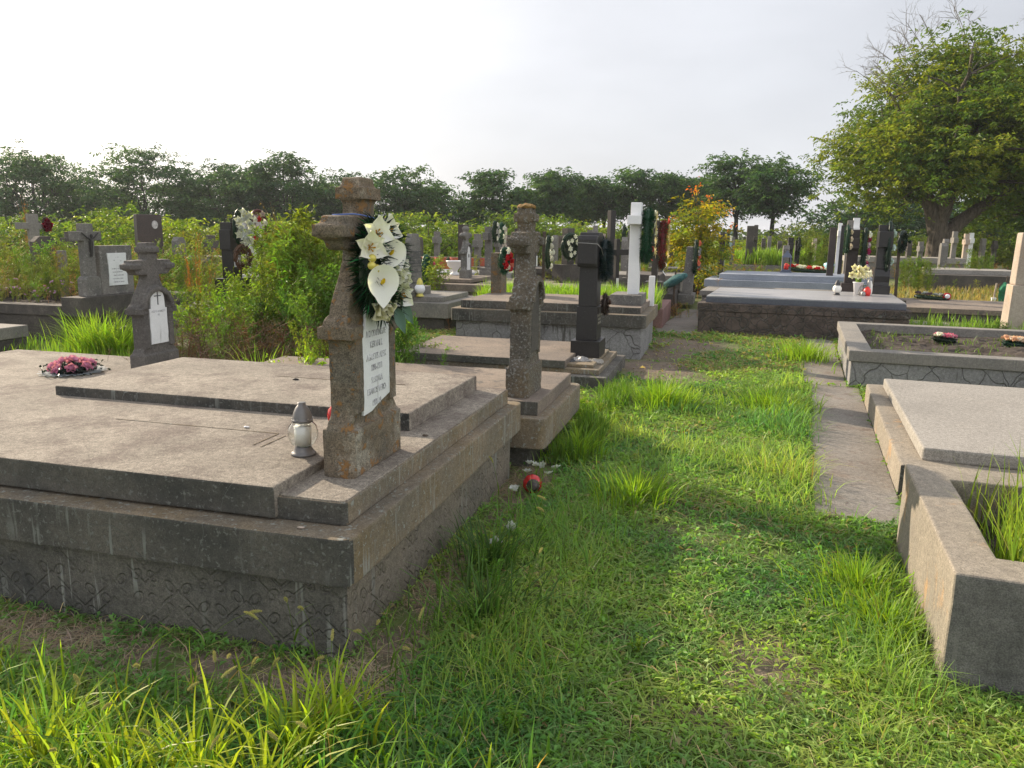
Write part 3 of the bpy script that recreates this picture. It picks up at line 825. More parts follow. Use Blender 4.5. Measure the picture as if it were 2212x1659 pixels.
def ornate(name, label, a, b, z, mat, hs=1.0, ws=1.0, t=0.115, vox=0.006, amp=0.0016, amp2=0.0016, arch=True, seed=0.0, plaque=None, deg=LD, tilt=None, loc=None, pmat='plaque', text=None, tmat='letter', tsize=0.03):
    global o_mat
    o_mat = mat
    x, y = W(a, b, deg) if loc is None else loc
    e_ = empty(name, (x, y, z), deg, label, 'gravestone', tilt=tilt)
    bm = bmesh.new()
    for seq, tt in ((ORN[:10], t), ([(0.2, 0.60)] + ORN[9:], t * 0.80)):
        P = [(-p[0] * ws, p[1] * hs) for p in seq]; P2 = [(p[0] * ws, p[1] * hs) for p in seq][::-1]
        yz_prism(bm, P + P2, -tt / 2, tt / 2)
    # pedestal a bit deeper, capital brackets, head and arm mouldings
    box(bm, -t / 2 - 0.02, t / 2 + 0.02, -0.228 * ws, 0.228 * ws, 0.0, 0.195 * hs)
    for s in (-1, 1):
        box(bm, -t / 2 - 0.022, t / 2 + 0.024, min(s * 0.13, s * 0.236) * ws, max(s * 0.13, s * 0.236) * ws, 0.555 * hs, 0.605 * hs)
        box(bm, -t / 2 - 0.012, t / 2 + 0.012, min(s * 0.16, s * 0.268) * ws, max(s * 0.16, s * 0.268) * ws, 0.945 * hs, 0.99 * hs)
        box(bm, t / 2 - 0.01, t / 2 + 0.016, min(s * 0.125, s * 0.188) * ws, max(s * 0.125, s * 0.188) * ws, 0.255 * hs, 0.56 * hs)
    box(bm, -t / 2 - 0.010, t / 2 + 0.010, -0.080 * ws, 0.080 * ws, 1.09 * hs, 1.135 * hs)
    if arch:
        n = 14; ro, ri = 0.195 * ws, 0.15 * ws
        for i in range(n):
            a0, a1 = math.pi * i / n, math.pi * (i + 1) / n
            q = [(ro * math.cos(a0), 0.60 * hs + ro * math.sin(a0)), (ro * math.cos(a1), 0.60 * hs + ro * math.sin(a1)),
                 (ri * math.cos(a1), 0.60 * hs + ri * math.sin(a1)), (ri * math.cos(a0), 0.60 * hs + ri * math.sin(a0))]
            yz_prism(bm, q, t / 2 - 0.03, t / 2 + 0.042)
    body = bm_done(bm, 'cross_body', mat, e_, 0)
    remesh(body, vox, amp, 9.0, seed, amp2)
    if plaque:
        w, z0, z1, ar = plaque
        bm = bmesh.new(); yz_prism(bm, plaque_outline(w, z0, z1, ar, chip=0.006), t / 2 + 0.0, t / 2 + 0.014)
        pl = bm_done(bm, 'plaque', M[pmat], e_, 0.002)
        if text:
            text_obj('inscription', text, tsize, M[tmat], pl, t / 2 + 0.0142, 0, z1 - ar - tsize * 1.25, sx=0.98 * w / 0.24 if w < 0.24 else 1.0, space=1.12)
    return e_


M1 = ornate('ornate_cross', 'brown rusty stone cross on the big double tomb, with a worn white plaque', -1.43, 2.885, 0.582, M['rust_stone'], arch=False,
            plaque=None, seed=1.0, t=0.10)
bm = bmesh.new()
yz_prism(bm, [(-0.125, 0.235), (-0.05, 0.240), (0.02, 0.262), (0.125, 0.285), (0.13, 0.31), (0.128, 0.42), (0.131, 0.585), (0.10, 0.585), (0.103, 0.61), (0.085, 0.612), (0.085, 0.75), (-0.085, 0.75), (-0.088, 0.615), (-0.10, 0.585), (-0.125, 0.575), (-0.122, 0.5), (-0.127, 0.40), (-0.123, 0.3)], 0.052, 0.064)
pl = bm_done(bm, 'plaque', M['plaque'], M1, 0.002)
lines = ['ACI ODIHNESTE', 'KERTHI L', 'AGOSTIS ALEX', '1896-1971', 'SI SOTIA', 'ESAROS VERO-', '1900-19  ']
bm = None
for i, s_ in enumerate(lines):
    w_ = 0.235 if len(s_) > 10 else 0.16
    text_obj('inscription', s_, 0.038, M['letter'], pl, 0.0645, 0.0, 0.548 - i * 0.048 + (0.003 * (i % 2)), sx=w_ / (len(s_) * 0.0265))
box_bm = bmesh.new(); box(box_bm, 0.062, 0.067, 0.025, 0.033, 0.655, 0.663); bm_done(box_bm, 'plaque_screw', M['iron'], pl)

M2 = ornate('ornate_cross', 'stone cross crusted with white and orange lichen, behind the big double tomb', -1.30, 5.10, 0.455, M['lichen_stone'], hs=1.075, ws=0.86, seed=4.0, t=0.12, amp=0.004, amp2=0.004,
            plaque=(0.21, 0.30, 0.80, 0.14), pmat='dark_stone')
bm = bmesh.new(); bmesh.ops.create_icosphere(bm, subdivisions=3, radius=0.07)
for v in bm.verts:
    v.co = Vector((v.co.x * 0.9, v.co.y * 1.0, max(v.co.z, -0.01) * 0.38)) + noise.noise_vector(v.co * 30) * 0.012
M['moss_orange'] = stone('moss_orange', (0.30, 0.17, 0.04), (0.16, 0.10, 0.03), bump=1.0)
bm_done(bm, 'moss_cushion', M['moss_orange'], M2, 0, (0, 0, 1.262))
M3 = ornate('ornate_cross', 'small dark stone cross with an arched white plaque, standing behind the pink roses', -4.72, 5.55, 0.31, M['grey_dark'], hs=0.955, ws=0.95, seed=9.0, t=0.11,
            plaque=(0.215, 0.27, 0.74, 0.17), text='AICI ODIHNESTE\nIN', tsize=0.026, tmat='letter', vox=0.007)
pm = [c for c in M3.children if c.name.startswith('plaque')][0]
bm = bmesh.new(); box(bm, 0.0685, 0.073, -0.004, 0.004, 0.60, 0.715); box(bm, 0.0685, 0.073, -0.04, -0.0045, 0.672, 0.680); box(bm, 0.0685, 0.073, 0.0045, 0.04, 0.672, 0.680)
bm_done(bm, 'engraved_cross', M['letter_dark'], pm)
p7 = at(1006, 613, 15.3)
M7 = ornate('ornate_cross', 'small pale grey ornate cross with a white plaque and oval photo in the middle distance', 0, 0, 0.66, M['grey_stone'], hs=0.86, ws=0.9, seed=14.0, t=0.10, vox=0.016, loc=p7[:2],
            plaque=(0.2, 0.03, 0.62, 0.12))
bm = bmesh.new(); yz_prism(bm, [(0.03 * math.cos(a), 0.44 + 0.04 * math.sin(a)) for a in np.linspace(0, 2 * np.pi, 13)[:-1]], 0.063, 0.067)
bm_done(bm, 'photo_oval', M['letter_dark'], M7)


def cross(label, x, y, z, h, w, mat, deg=LD, t=0.12, sw=0.14, arm=0.74, ah=0.14, base=None, basemat=None, tilt=None, group=None, name='stone_cross', taper=1.0, bev=0.008, cat='cross'):
    e_ = empty(name, (x, y, z), deg, label, cat, group, tilt)
    bh = 0.0
    if base:
        bt, bw, bh = base
        bm = bmesh.new(); box(bm, -bt / 2, bt / 2, -bw / 2, bw / 2, 0, bh); bm_done(bm, 'plinth', basemat or mat, e_, 0.006)
    s2 = sw / 2
    za = h * arm; sb = s2 * taper
    P = [(-sb, bh), (sb, bh), (s2, za - ah / 2), (w / 2, za - ah / 2), (w / 2, za + ah / 2), (s2, za + ah / 2), (s2, h), (-s2, h), (-s2, za + ah / 2), (-w / 2, za + ah / 2), (-w / 2, za - ah / 2), (-s2, za - ah / 2)]
    bm = bmesh.new(); yz_prism(bm, P, -t / 2, t / 2); bm_done(bm, 'cross_body', mat, e_, bev)
    if group and random.random() < 0.6:
        bm = bmesh.new(); pw = s2 * 0.72; z0_ = bh + (za - bh) * random.uniform(0.2, 0.35)
        box(bm, t / 2 - 0.004, t / 2 + 0.008, -pw, pw, z0_, z0_ + (za - bh) * random.uniform(0.28, 0.42)); bm_done(bm, 'plaque', M[random.choice(['plaque', 'plaque', 'black_gran', 'polished'])], e_, 0.002)
    return e_


def stele(label, x, y, z, h, w, t, mat, deg=LD, base=None, basemat=None, tilt=None, group=None, name='headstone', taper=0.94, cat='headstone', peak=0.0):
    e_ = empty(name, (x, y, z), deg, label, cat, group, tilt)
    bh = 0.0
    if base:
        bt, bw, bh = base
        bm = bmesh.new(); box(bm, -bt / 2, bt / 2, -bw / 2, bw / 2, 0, bh); bm_done(bm, 'plinth', basemat or mat, e_, 0.006)
    P = [(-w / 2, bh), (w / 2, bh), (w / 2 * taper, h - peak), (w * 0.22, h), (-w * 0.22, h), (-w / 2 * taper, h - peak)] if peak > 0 else [(-w / 2, bh), (w / 2, bh), (w / 2 * taper, h), (-w / 2 * taper, h)]
    bm = bmesh.new(); yz_prism(bm, P, -t / 2, t / 2); bm_done(bm, 'stone_slab', mat, e_, 0.008)
    if group and w > 0.3 and random.random() < 0.6 and t < 0.155:
        bm = bmesh.new(); box(bm, t / 2 - 0.004, t / 2 + 0.008, -w * 0.3, w * 0.3, bh + (h - bh) * 0.35, bh + (h - bh) * 0.8); bm_done(bm, 'plaque', M[random.choice(['plaque', 'black_gran', 'polished'])], e_, 0.002)
    return e_


# black granite monument on the low stepped tomb
mx, my = W(-1.42, 8.45)
M5 = empty('granite_monument', (mx, my, 0.222), LD, 'tall polished black granite cross monument on the low stepped tomb', 'gravestone')
bm = bmesh.new(); box(bm, -0.16, 0.16, -0.21, 0.21, 0, 0.18); bm_done(bm, 'plinth', M['black_gran'], M5, 0.004)
bm = bmesh.new(); yz_prism(bm, [(-0.15, 0.18), (0.15, 0.18), (0.14, 0.55), (-0.14, 0.55)], -0.115, 0.115)
bm_done(bm, 'lower_shaft', M['black_gran'], M5, 0.005)
bm = bmesh.new(); yz_prism(bm, [(-0.135, 0.55), (0.135, 0.55), (0.125, 0.98), (-0.125, 0.98)], -0.10, 0.10)
bm_done(bm, 'upper_shaft', M['black_gran'], M5, 0.005)
bm = bmesh.new(); yz_prism(bm, [(-0.25, 0.98), (0.25, 0.98), (0.26, 1.02), (0.26, 1.27), (0.24, 1.31), (0.14, 1.31), (0.13, 1.345), (-0.13, 1.345), (-0.14, 1.31), (-0.24, 1.31), (-0.26, 1.27), (-0.26, 1.02)], -0.105, 0.105)
bm_done(bm, 'cross_arms', M['black_gran'], M5, 0.012)
text_obj('inscription', 'IN  MEMORIA\nFAMILIEI\n1931-1999', 0.045, M['letter_gold'], M5, 0.1165, 0, 0.44)
V, F = tube_np([(-0.11, -0.27, 1.235), (0.0, -0.272, 1.232), (0.11, -0.268, 1.225), (0.14, -0.2, 1.18), (0.15, -0.1, 1.1)], [0.004] * 5)
a_ = Acc(); a_.add(V, F); a_.build('hanging_wire', M['steel_wire'], M5)

mx, my = W(-1.16, 10.38)
M6 = empty('white_cross', (mx, my, 0.775), LD, 'tall white marble cross on the crazy paved tomb, hung with a poinsettia wreath', 'cross')
bm = bmesh.new(); yz_prism(bm, [(-0.10, 0), (0.10, 0), (0.07, 1.0), (0.07, 1.02), (-0.07, 1.02), (-0.07, 1.0)], -0.07, 0.07)
bm_done(bm, 'shaft', M['white_marble'], M6, 0.006)
bm = bmesh.new(); box(bm, -0.085, 0.085, -0.30, 0.30, 1.02, 1.15); bm_done(bm, 'cross_arms', M['white_marble'], M6, 0.01)
bm = bmesh.new(); box(bm, -0.07, 0.07, -0.075, 0.075, 1.15, 1.34); bm_done(bm, 'head', M['white_marble'], M6, 0.012)
M6.scale = (1, 1, 0.885)

# cross and plaque stele on the walled grave
px_ = at(196, 640, 10.35)
M4 = cross('grey stone cross with a small crucifix figure, beside the white plaque block', px_[0], px_[1], 0.65, 0.95, 0.44, M['grey_stone'], t=0.11, sw=0.17, arm=0.83, ah=0.12, name='stone_cross')
bm = bmesh.new(); yz_prism(bm, [(-0.125, 0), (0.125, 0), (0.125, 0.22), (0.09, 0.26), (-0.09, 0.26), (-0.125, 0.22)], -0.075, 0.075); bm_done(bm, 'pedestal', M['grey_stone'], M4, 0.005)
A_ = Acc()
for pts, rr in (([(0.075, 0, 0.52), (0.08, 0, 0.60), (0.085, 0, 0.70), (0.085, 0, 0.76)], [0.012, 0.018, 0.024, 0.012]), ([(0.08, -0.14, 0.83), (0.085, -0.06, 0.77), (0.085, 0, 0.745), (0.085, 0.06, 0.77), (0.08, 0.14, 0.83)], [0.008, 0.01, 0.014, 0.01, 0.008]), ([(0.09, 0, 0.765), (0.095, 0.005, 0.79), (0.09, 0.005, 0.815)], [0.01, 0.02, 0.008])):
    A_.add(*tube_np(pts, rr, 8))
A_.build('crucifix_figure', M['iron'], M4, True)
px_ = at(225, 640, 10.6)
e4 = stele('grey block gravestone with a cracked white marble plaque, on the weedy grave', px_[0] + 0.02, px_[1], 0.65, 0.66, 0.60, 0.13, M['grey_stone'], taper=0.98)
e4.location = (*[u + v for u, v in zip(M4.location[:2], (0.44 * math.sin(R(LD)), 0.44 * math.cos(R(LD))))], 0.65)
bm = bmesh.new(); yz_prism(bm, plaque_outline(0.34, 0.12, 0.56, 0, chip=0.012, seed=5), 0.065, 0.079)
pl = bm_done(bm, 'plaque', M['plaque'], e4, 0.002)
bm = bmesh.new(); box(bm, 0.0785, 0.0815, -0.075, -0.045, 0.455, 0.465); box(bm, 0.0785, 0.0815, 0.05, 0.075, 0.445, 0.455); box(bm, 0.0785, 0.0815, -0.03, 0.03, 0.50, 0.505)
for k in range(5): box(bm, 0.0785, 0.0800, -0.11 + 0.01 * (k % 3), 0.10 - 0.012 * (k % 2), 0.34 - k * 0.045, 0.352 - k * 0.045)
bm_done(bm, 'engraving', M['letter'], pl)
pb = tomb('plinth', 'dark low plinth block carrying the stone cross and the plaque block', -8.95, -8.62, 8.85, 9.95, [('block', 'dark_stone', 0, 0, 0, 0, 0.40, 0.65, 0, 0.01)], ex=False, cat='plinth')
# set plinth right under the two stones
mc = (M4.location + e4.location) / 2
pb.location = (mc.x, mc.y, 0)

# inscribed slanted stele
s8 = at(893, 634, 12.6)
e8 = stele('grey speckled granite stele with framed inscriptions, partly hidden by the calla wreath', s8[0], s8[1], 0.54, 0.98, 0.55, 0.10, M['grey_stone'], base=(0.3, 0.8, 0.13), taper=0.72, peak=0.12, tilt=(0.0, 0.0))
bm = bmesh.new()
for z0, z1, w in ((0.62, 0.70, 0.2), (0.50, 0.60, 0.22), (0.36, 0.47, 0.22)):
    for q in ((-w, w, z0, z0 + 0.012), (-w, w, z1 - 0.012, z1)): box(bm, 0.049, 0.056, q[0], q[1], q[2], q[3])
    for y_ in (-w - 0.0125, w + 0.0005): box(bm, 0.049, 0.056, y_, y_ + 0.012, z0, z1)
bm_done(bm, 'text_frame', M['letter_dark'], e8)
text_obj('inscription', 'FAMILIA\n1940 - 1999\n1938', 0.07, M['letter_dark'], e8, 0.0505, 0, 0.64, space=1.9)

# --- monuments placed at measured distances: (px, ytop, ybase, Y, kind, ...)
def mon(kind, label, px, yt, Y, zb, mat, **k):
    p = at(px, yt, Y); h = p[2] - zb
    if kind == 'c': return cross(label, p[0], p[1], zb, h, k.pop('w', 0.45), M[mat], **k)
    return stele(label, p[0], p[1], zb, h, k.pop('w', 0.45), k.pop('t', 0.12), M[mat], **k)


G1 = 'gravestones in the middle distance'
B = {}
B['oval'] = mon('s', 'broad brown granite headstone with a white oval photo, behind the first weeds', 318, 463, 15.6, 0.0, 'brown_gran', w=0.52, t=0.16, deg=LD + 28, base=(0.35, 0.8, 0.3), taper=0.92, group=G1)
bm = bmesh.new(); yz_prism(bm, [(0.10 + 0.06 * math.cos(a), 1.62 + 0.08 * math.sin(a)) for a in np.linspace(0, 2 * np.pi, 15)[:-1]], 0.078, 0.088); bm_done(bm, 'photo_oval', M['photo'], B['oval'])
B['blackx'] = mon('c', 'black granite cross edge-on with white flowers hung on it, among the left weeds', 496, 480, 13.8, 0.0, 'black_gran', w=0.34, t=0.22, sw=0.26, arm=0.82, ah=0.34, base=(0.4, 0.5, 0.7), group=G1)
B['whitex'] = mon('c', 'white marble cross with a red heart flower wreath, next to the black cross at left', 543, 462, 15.0, 0.3, 'white_marble', w=0.6, t=0.14, sw=0.20, arm=0.86, ah=0.13, base=(0.3, 0.4, 0.4), group=G1, deg=LD + 18)
B['farwhite'] = mon('c', 'white weathered cross overgrown by dry stalks at the far left', 68, 462, 17.0, 0.0, 'curb_grey', w=0.65, t=0.14, sw=0.2, arm=0.86, ah=0.14, group=G1, deg=LD + 25)
B['darkob'] = mon('s', 'small dark octagon topped stone in the left weeds', 92, 510, 14.5, 0.3, 'dark_stone', w=0.42, t=0.2, deg=LD + 20, peak=0.1, base=(0.3, 0.5, 0.2), group=G1)
B['wpost'] = mon('s', 'short whitish post in the left weeds', 132, 541, 13.0, 0.3, 'curb_grey', w=0.12, t=0.10, group=G1)
mon('s', 'dark granite block headstone left of the far grey crosses', 1001, 485, 18.5, 0.0, 'brown_gran', w=0.34, t=0.16, group=G1, base=(0.3, 0.5, 0.3))
B['greyx'] = mon('c', 'blue grey granite cross on a pedestal, left of the lichen covered cross', 1056, 490, 17.0, 0.55, 'grey_stone', w=0.5, t=0.14, sw=0.16, arm=0.82, ah=0.16, base=(0.3, 0.4, 0.25), group=G1)
B['greyx2'] = mon('c', 'slim grey cross hung with two small dark wreaths beside the blue grey cross', 1076, 497, 18.0, 0.4, 'grey_stone', w=0.4, t=0.1, sw=0.12, group=G1)
mon('s', 'pale rounded headstone behind the two small dark wreaths', 1088, 491, 20.0, 0.3, 'pale_stone', w=0.3, t=0.12, group=G1)
B['stump'] = mon('s', 'rough brown stone stump holding red and white flowers', 1078, 546, 11.6, 0.0, 'rust_stone', w=0.34, t=0.16, group=G1, taper=0.85)
B['dark2'] = mon('c', 'dark stone cross with a white and black wreath just right of the lichen covered cross', 1122, 494, 14.6, 0.2, 'brown_gran', w=0.5, t=0.14, sw=0.2, group=G1)
B['stick'] = mon('s', 'thin dark wooden post with a drooping white flowered wreath', 1176, 500, 15.5, 0.0, 'rust_wood', w=0.07, t=0.06, group=G1)
B['round'] = mon('c', 'dark grey stone cross wearing a round fir wreath with white lilies', 1228, 493, 16.8, 0.35, 'dark_stone', w=0.42, t=0.18, sw=0.2, arm=0.78, ah=0.26, base=(0.34, 0.6, 0.55), group=G1, deg=LD + 35)
mon('s', 'pale grey slab headstone half hidden behind the black monument', 1277, 497, 22.0, 0.2, 'grey_stone', w=0.55, t=0.14, group=G1)
mon('s', 'small pointed grey stone standing behind the slab headstone', 1287, 487, 26.0, 0.2, 'grey_stone', w=0.3, t=0.14, group=G1, peak=0.2)
B['ironx'] = mon('c', 'low dark iron cross right of the black granite monument', 1334, 516, 14.0, 0.0, 'iron', w=0.66, t=0.07, sw=0.08, arm=0.84, ah=0.1, group=G1, deg=LD + 40)
mon('c', 'dark cross with a dark cloth wreath in the far weeds', 1347, 497, 23.0, 0.1, 'iron', w=0.5, t=0.08, sw=0.12, group=G1)
mon('c', 'light grey ornate pillar cross left of the white marble cross', 1366, 498, 17.5, 0.3, 'grey_stone', w=0.36, t=0.16, sw=0.24, arm=0.9, ah=0.1, base=(0.34, 0.45, 0.3), group=G1)
mon('s', 'thin black wooden pole rising behind the black granite monument', 1322, 455, 15.0, 0.0, 'iron', w=0.12, t=0.11, group='poles', taper=1.0, name='wooden_pole', cat='pole', deg=LD + 40)
B['spost'] = mon('s', 'short white marble post beside the tall white cross', 1409, 596, 10.9, 0.56, 'white_marble', w=0.10, t=0.08, group=G1)
B['gran'] = mon('s', 'rough grey granite headstone tilted slightly, before the yellow leaved shrub', 1489, 533, 17.0, 0.1, 'grey_stone', w=0.7, t=0.2, base=(0.34, 0.9, 0.2), group=G1, tilt=(0, R(3)))
B['xsh'] = mon('c', 'dark weathered stone cross standing on the three stepped tomb', 1522, 485, 21.6, 0.66, 'dark_stone', w=0.5, t=0.2, sw=0.26, arm=0.62, ah=0.3, group=G1)
mon('s', 'small dark stone between the granite headstone and the stepped tomb cross', 1498, 532, 24.0, 0.2, 'dark_stone', w=0.4, t=0.2, group=G1)
B['xb'] = mon('c', 'brown stone cross with a small blue white wreath, right of the yellow leaved shrub', 1562, 501, 23.5, 0.1, 'dark_stone', w=0.5, t=0.16, sw=0.2, arm=0.88, ah=0.18, group=G1)
mon('s', 'tall brown stone pillar at the corner of the bright grass grave', 1622, 488, 28.0, 0.1, 'dark_stone', w=0.4, t=0.24, group=G1)
mon('c', 'dark cross standing right beside the tall brown stone pillar', 1634, 486, 29.0, 0.1, 'dark_stone', w=0.6, t=0.14, sw=0.2, group=G1)
B['tb'] = mon('s', 'brown square pillar gravestone left of the white pillars near the blue grey tomb', 1801, 492, 17.5, 0.2, 'brown_gran', w=0.24, t=0.14, group=G1, deg=RD)
mon('c', 'slim white cross left of the grey cross group', 1816, 482, 18.6, 0.2, 'white_marble', w=0.44, t=0.09, sw=0.11, arm=0.86, ah=0.13, group=G1, deg=RD)
mon('s', 'thin dark granite post between the two white crosses', 1822, 487, 18.2, 0.2, 'black_gran', w=0.12, t=0.08, group=G1, deg=RD)
mon('c', 'pale beige stone cross behind the dark grey granite cross', 1838, 476, 19.0, 0.2, 'curb_grey', w=0.5, t=0.13, sw=0.16, arm=0.85, ah=0.18, group=G1, deg=RD)
mon('c', 'bright white cross whose head shows above the dark grey granite cross', 1851, 471, 20.5, 0.2, 'white_marble', w=0.55, t=0.16, sw=0.2, arm=0.82, ah=0.18, group=G1, deg=RD)
B['m9'] = mon('c', 'dark grey granite cross on a brown block beside the pot of white lilies', 1846, 496, 15.1, 0.52, 'brown_gran', w=0.5, t=0.2, sw=0.22, arm=0.78, ah=0.20, base=(0.3, 0.36, 0.16), group=G1, deg=RD)
B['m8'] = empty('granite_monument', (*at(1899, 640, 13.35)[:2], 0.605), RD, 'tall black granite cross with a waisted foot on the rubble clad tomb', 'gravestone')
bm = bmesh.new(); box(bm, -0.14, 0.14, -0.2, 0.2, 0, 0.14); bm_done(bm, 'plinth', M['black_gran'], B['m8'], 0.004)
prof = [(-0.17, 0.14), (0.17, 0.14), (0.165, 0.24), (0.12, 0.42), (-0.12, 0.42), (-0.165, 0.24)]
bm = bmesh.new(); yz_prism(bm, [(-0.15, 0.14), (0.15, 0.14), (0.14, 0.2), (0.16, 0.3), (0.12, 0.42), (-0.12, 0.42), (-0.16, 0.3), (-0.14, 0.2)], -0.12, 0.12); bm_done(bm, 'foot', M['black_gran'], B['m8'], 0.006)
bm = bmesh.new(); yz_prism(bm, [(-0.12, 0.425), (0.12, 0.425), (0.10, 0.79), (0.24, 0.79), (0.24, 1.05), (0.10, 1.05), (0.10, 1.16), (-0.10, 1.16), (-0.10, 1.05), (-0.24, 1.05), (-0.24, 0.79), (-0.10, 0.79)], -0.11, 0.11)
bm_done(bm, 'cross_body', M['black_gran'], B['m8'], 0.008)
# stone block and rusty pole grave at the right
p_ = at(1933, 651, 14.4)
B['m10b'] = tomb('plinth', 'square dark concrete block holding the thin rusty pole', -0.17, 0.17, -0.2, 0.2, [('block', 'dark_stone', 0, 0, 0, 0, 0.0, 0.43, 0, 0.012)], RD, ex=False, cat='plinth')
B['m10b'].location = (p_[0], p_[1], 0)
B['m10'] = cross('thin rusty iron pole hung with a big dark wreath, right of the black granite cross', p_[0], p_[1], 0.43, 1.22, 0.5, M['rust_wood'], RD, t=0.05, sw=0.055, arm=0.86, ah=0.05, name='iron_cross', tilt=(0, R(-1.5)))
# pale square pillar at the right edge
p_ = at(2206, 642, 12.4)
e_ = empty('stone_pillar', (p_[0], p_[1], 0.0), RD, 'pale beige tapered stone pillar on a rusty plinth at the right edge of the picture', 'pillar')
bm = bmesh.new(); bm_prism(bm, outline_rr(-0.2, 0.2, -0.24, 0.24, 0), 0, 0.84, taper=0.9); bm_done(bm, 'plinth', M['pale_stone'], e_, 0.012)
bm = bmesh.new(); bm_prism(bm, outline_rr(-0.155, 0.155, -0.19, 0.19, 0), 0.84, 1.66, taper=0.9); bm_done(bm, 'shaft', M['pale_stone'], e_, 0.03)
# far crosses under the big tree
far = [(2038, 525, 27.5, 'grey_stone', 's', 'short pale stone leaning below the big tree, left of a grey stone'), (2044, 516, 28.5, 'grey_stone', 's', 'grey stone with a red flower on top, below the big tree'),
       (2064, 500, 29.5, 'curb_grey', 'c', 'tall grey stone cross right of the big tree trunk'), (2089, 505, 31.0, 'pale_stone', 'c', 'beige stone cross second from the right below the big tree'),
       (2099, 503, 32.5, 'white_marble', 'c', 'bright white cross on a pedestal, rightmost below the big tree'), (1650, 515, 33.0, 'dark_stone', 'c', 'far dark cross left of the small bush at the horizon'),
       (1663, 510, 36.0, 'grey_stone', 's', 'far grey pointed stone in the grass below the last acacia'), (1709, 513, 25.0, 'iron', 'c', 'black iron cross behind the red candle lantern'),
       (1724, 519, 26.0, 'iron', 'c', 'black iron cross carrying a dark ring wreath, right of its twin'), (1699, 530, 20.8, 'grey_stone', 's', 'small brown grey stone straight behind the red candle lantern'),
       (1155, 500, 24.0, 'dark_stone', 'c', 'far dark cross between the lichen covered cross and the thin wooden post'), (1410, 510, 24.0, 'grey_stone', 'c', 'far grey cross just right of the tall white cross')]
far += [(905, 512, 24.0, 'dark_stone', 's', 'small dark stone left of the stone urn'), (944, 500, 26.0, 'grey_stone', 'c', 'grey far cross above the red kerbed planter'), (1032, 505, 22.0, 'grey_stone', 'c', 'small grey cross between the pale ornate cross and the blue grey cross'),
        (1098, 508, 23.0, 'dark_stone', 'c', 'dark cross tucked behind the lichen covered cross'), (1200, 508, 27.0, 'grey_stone', 's', 'far grey stone between the wooden post and the round wreath cross'), (1252, 512, 21.0, 'dark_stone', 'c', 'dark small cross directly right of the round wreath cross'),
        (1303, 505, 28.0, 'pale_stone', 'c', 'far pale cross at the foot of the black wooden pole'), (1352, 512, 19.5, 'grey_stone', 's', 'squat grey stone left of the light grey pillar cross'), (1450, 520, 26.0, 'dark_stone', 'c', 'far dark cross inside the yellow leaved shrub'),
        (1583, 512, 27.0, 'grey_stone', 'c', 'grey cross at the left end of the bright grass kerb grave'), (1685, 520, 30.0, 'dark_stone', 's', 'dark far stone left of the iron crosses'), (1760, 515, 31.0, 'pale_stone', 's', 'pale far stone right of the iron crosses'),
        (1965, 520, 30.0, 'dark_stone', 's', 'dark far stone left of the big trunk'), (1990, 522, 29.0, 'grey_stone', 'c', 'grey far cross just before the big trunk'), (2125, 515, 33.0, 'grey_stone', 's', 'far grey stone right of the bright white cross'), (2150, 520, 34.0, 'dark_stone', 'c', 'far dark cross near the pale stone pillar'),
        (150, 500, 20.0, 'dark_stone', 'c', 'dark cross in the weeds left of the stone cross with crucifix'), (385, 512, 19.0, 'grey_stone', 's', 'grey stone among the weeds right of the brown headstone'), (455, 508, 22.0, 'dark_stone', 'c', 'dark far cross left of the black cross with white flowers')]
for px, yt, Y, m, k, lb in far:
    o = mon(k, lb, px, yt, Y, 0.0, m, w=0.5 if k == 'c' else 0.34, t=0.16, group='small far gravestones', **({'sw': 0.2, 'arm': 0.82, 'ah': 0.2} if k == 'c' else {'peak': 0.1}))
p_ = at(982, 575, 16.2)
u_ = empty('urn', (p_[0], p_[1], 0.67), 0, 'white stone urn on the tomb left of the small pale ornate cross', 'urn')
bm = bmesh.new(); lathe_bm(bm, [(0.10, 0), (0.10, 0.03), (0.05, 0.06), (0.06, 0.1), (0.15, 0.2), (0.16, 0.26), (0.18, 0.28), (0.18, 0.3), (0.14, 0.3), (0.12, 0.26)], 18)
bm_done(bm, 'bowl', M['white_marble'], u_, smooth=True)


# ------------------------------------------------------------ flowers, wreaths, lanterns
def petal(L, w, cup=0.3, curl=0.2, nu=6, nv=5, point=1.0, ruffle=0.0):
    "grid petal growing along +z in the y-z plane, cupped towards +x"
    u = np.linspace(0, 1, nu); v = np.linspace(-1, 1, nv)
    U, Vv = np.meshgrid(u, v, indexing='ij')
    wid = w * 0.5 * np.clip(np.sin(np.pi * np.clip(U * 0.92 + 0.08, 0, 1) ** 0.8), 0.04, 1) ** (1 / point)
    y = Vv * wid
    x = cup * w * (Vv ** 2) * 0.5 + curl * L * U ** 2 + ruffle * w * np.sin(6 * Vv + 5 * U) * U
    z = L * U * (1 - 0.2 * curl * U)
    P = np.stack([x, y, z], -1).reshape(-1, 3)
    i = np.arange(nu - 1)[:, None] * nv; j = np.arange(nv - 1)[None, :]
    F = np.stack([i + j, i + j + 1, i + nv + j + 1, i + nv + j], -1).reshape(-1, 4)
    return P, F


def rotx(P, a):
    c, s = math.cos(a), math.sin(a)
    return np.stack([P[:, 0], P[:, 1] * c - P[:, 2] * s, P[:, 1] * s + P[:, 2] * c], 1)


def roty(P, a):
    c, s = math.cos(a), math.sin(a)
    return np.stack([P[:, 0] * c + P[:, 2] * s, P[:, 1], -P[:, 0] * s + P[:, 2] * c], 1)


def rotz(P, a):
    c, s = math.cos(a), math.sin(a)
    return np.stack([P[:, 0] * c - P[:, 1] * s, P[:, 0] * s + P[:, 1] * c, P[:, 2]], 1)


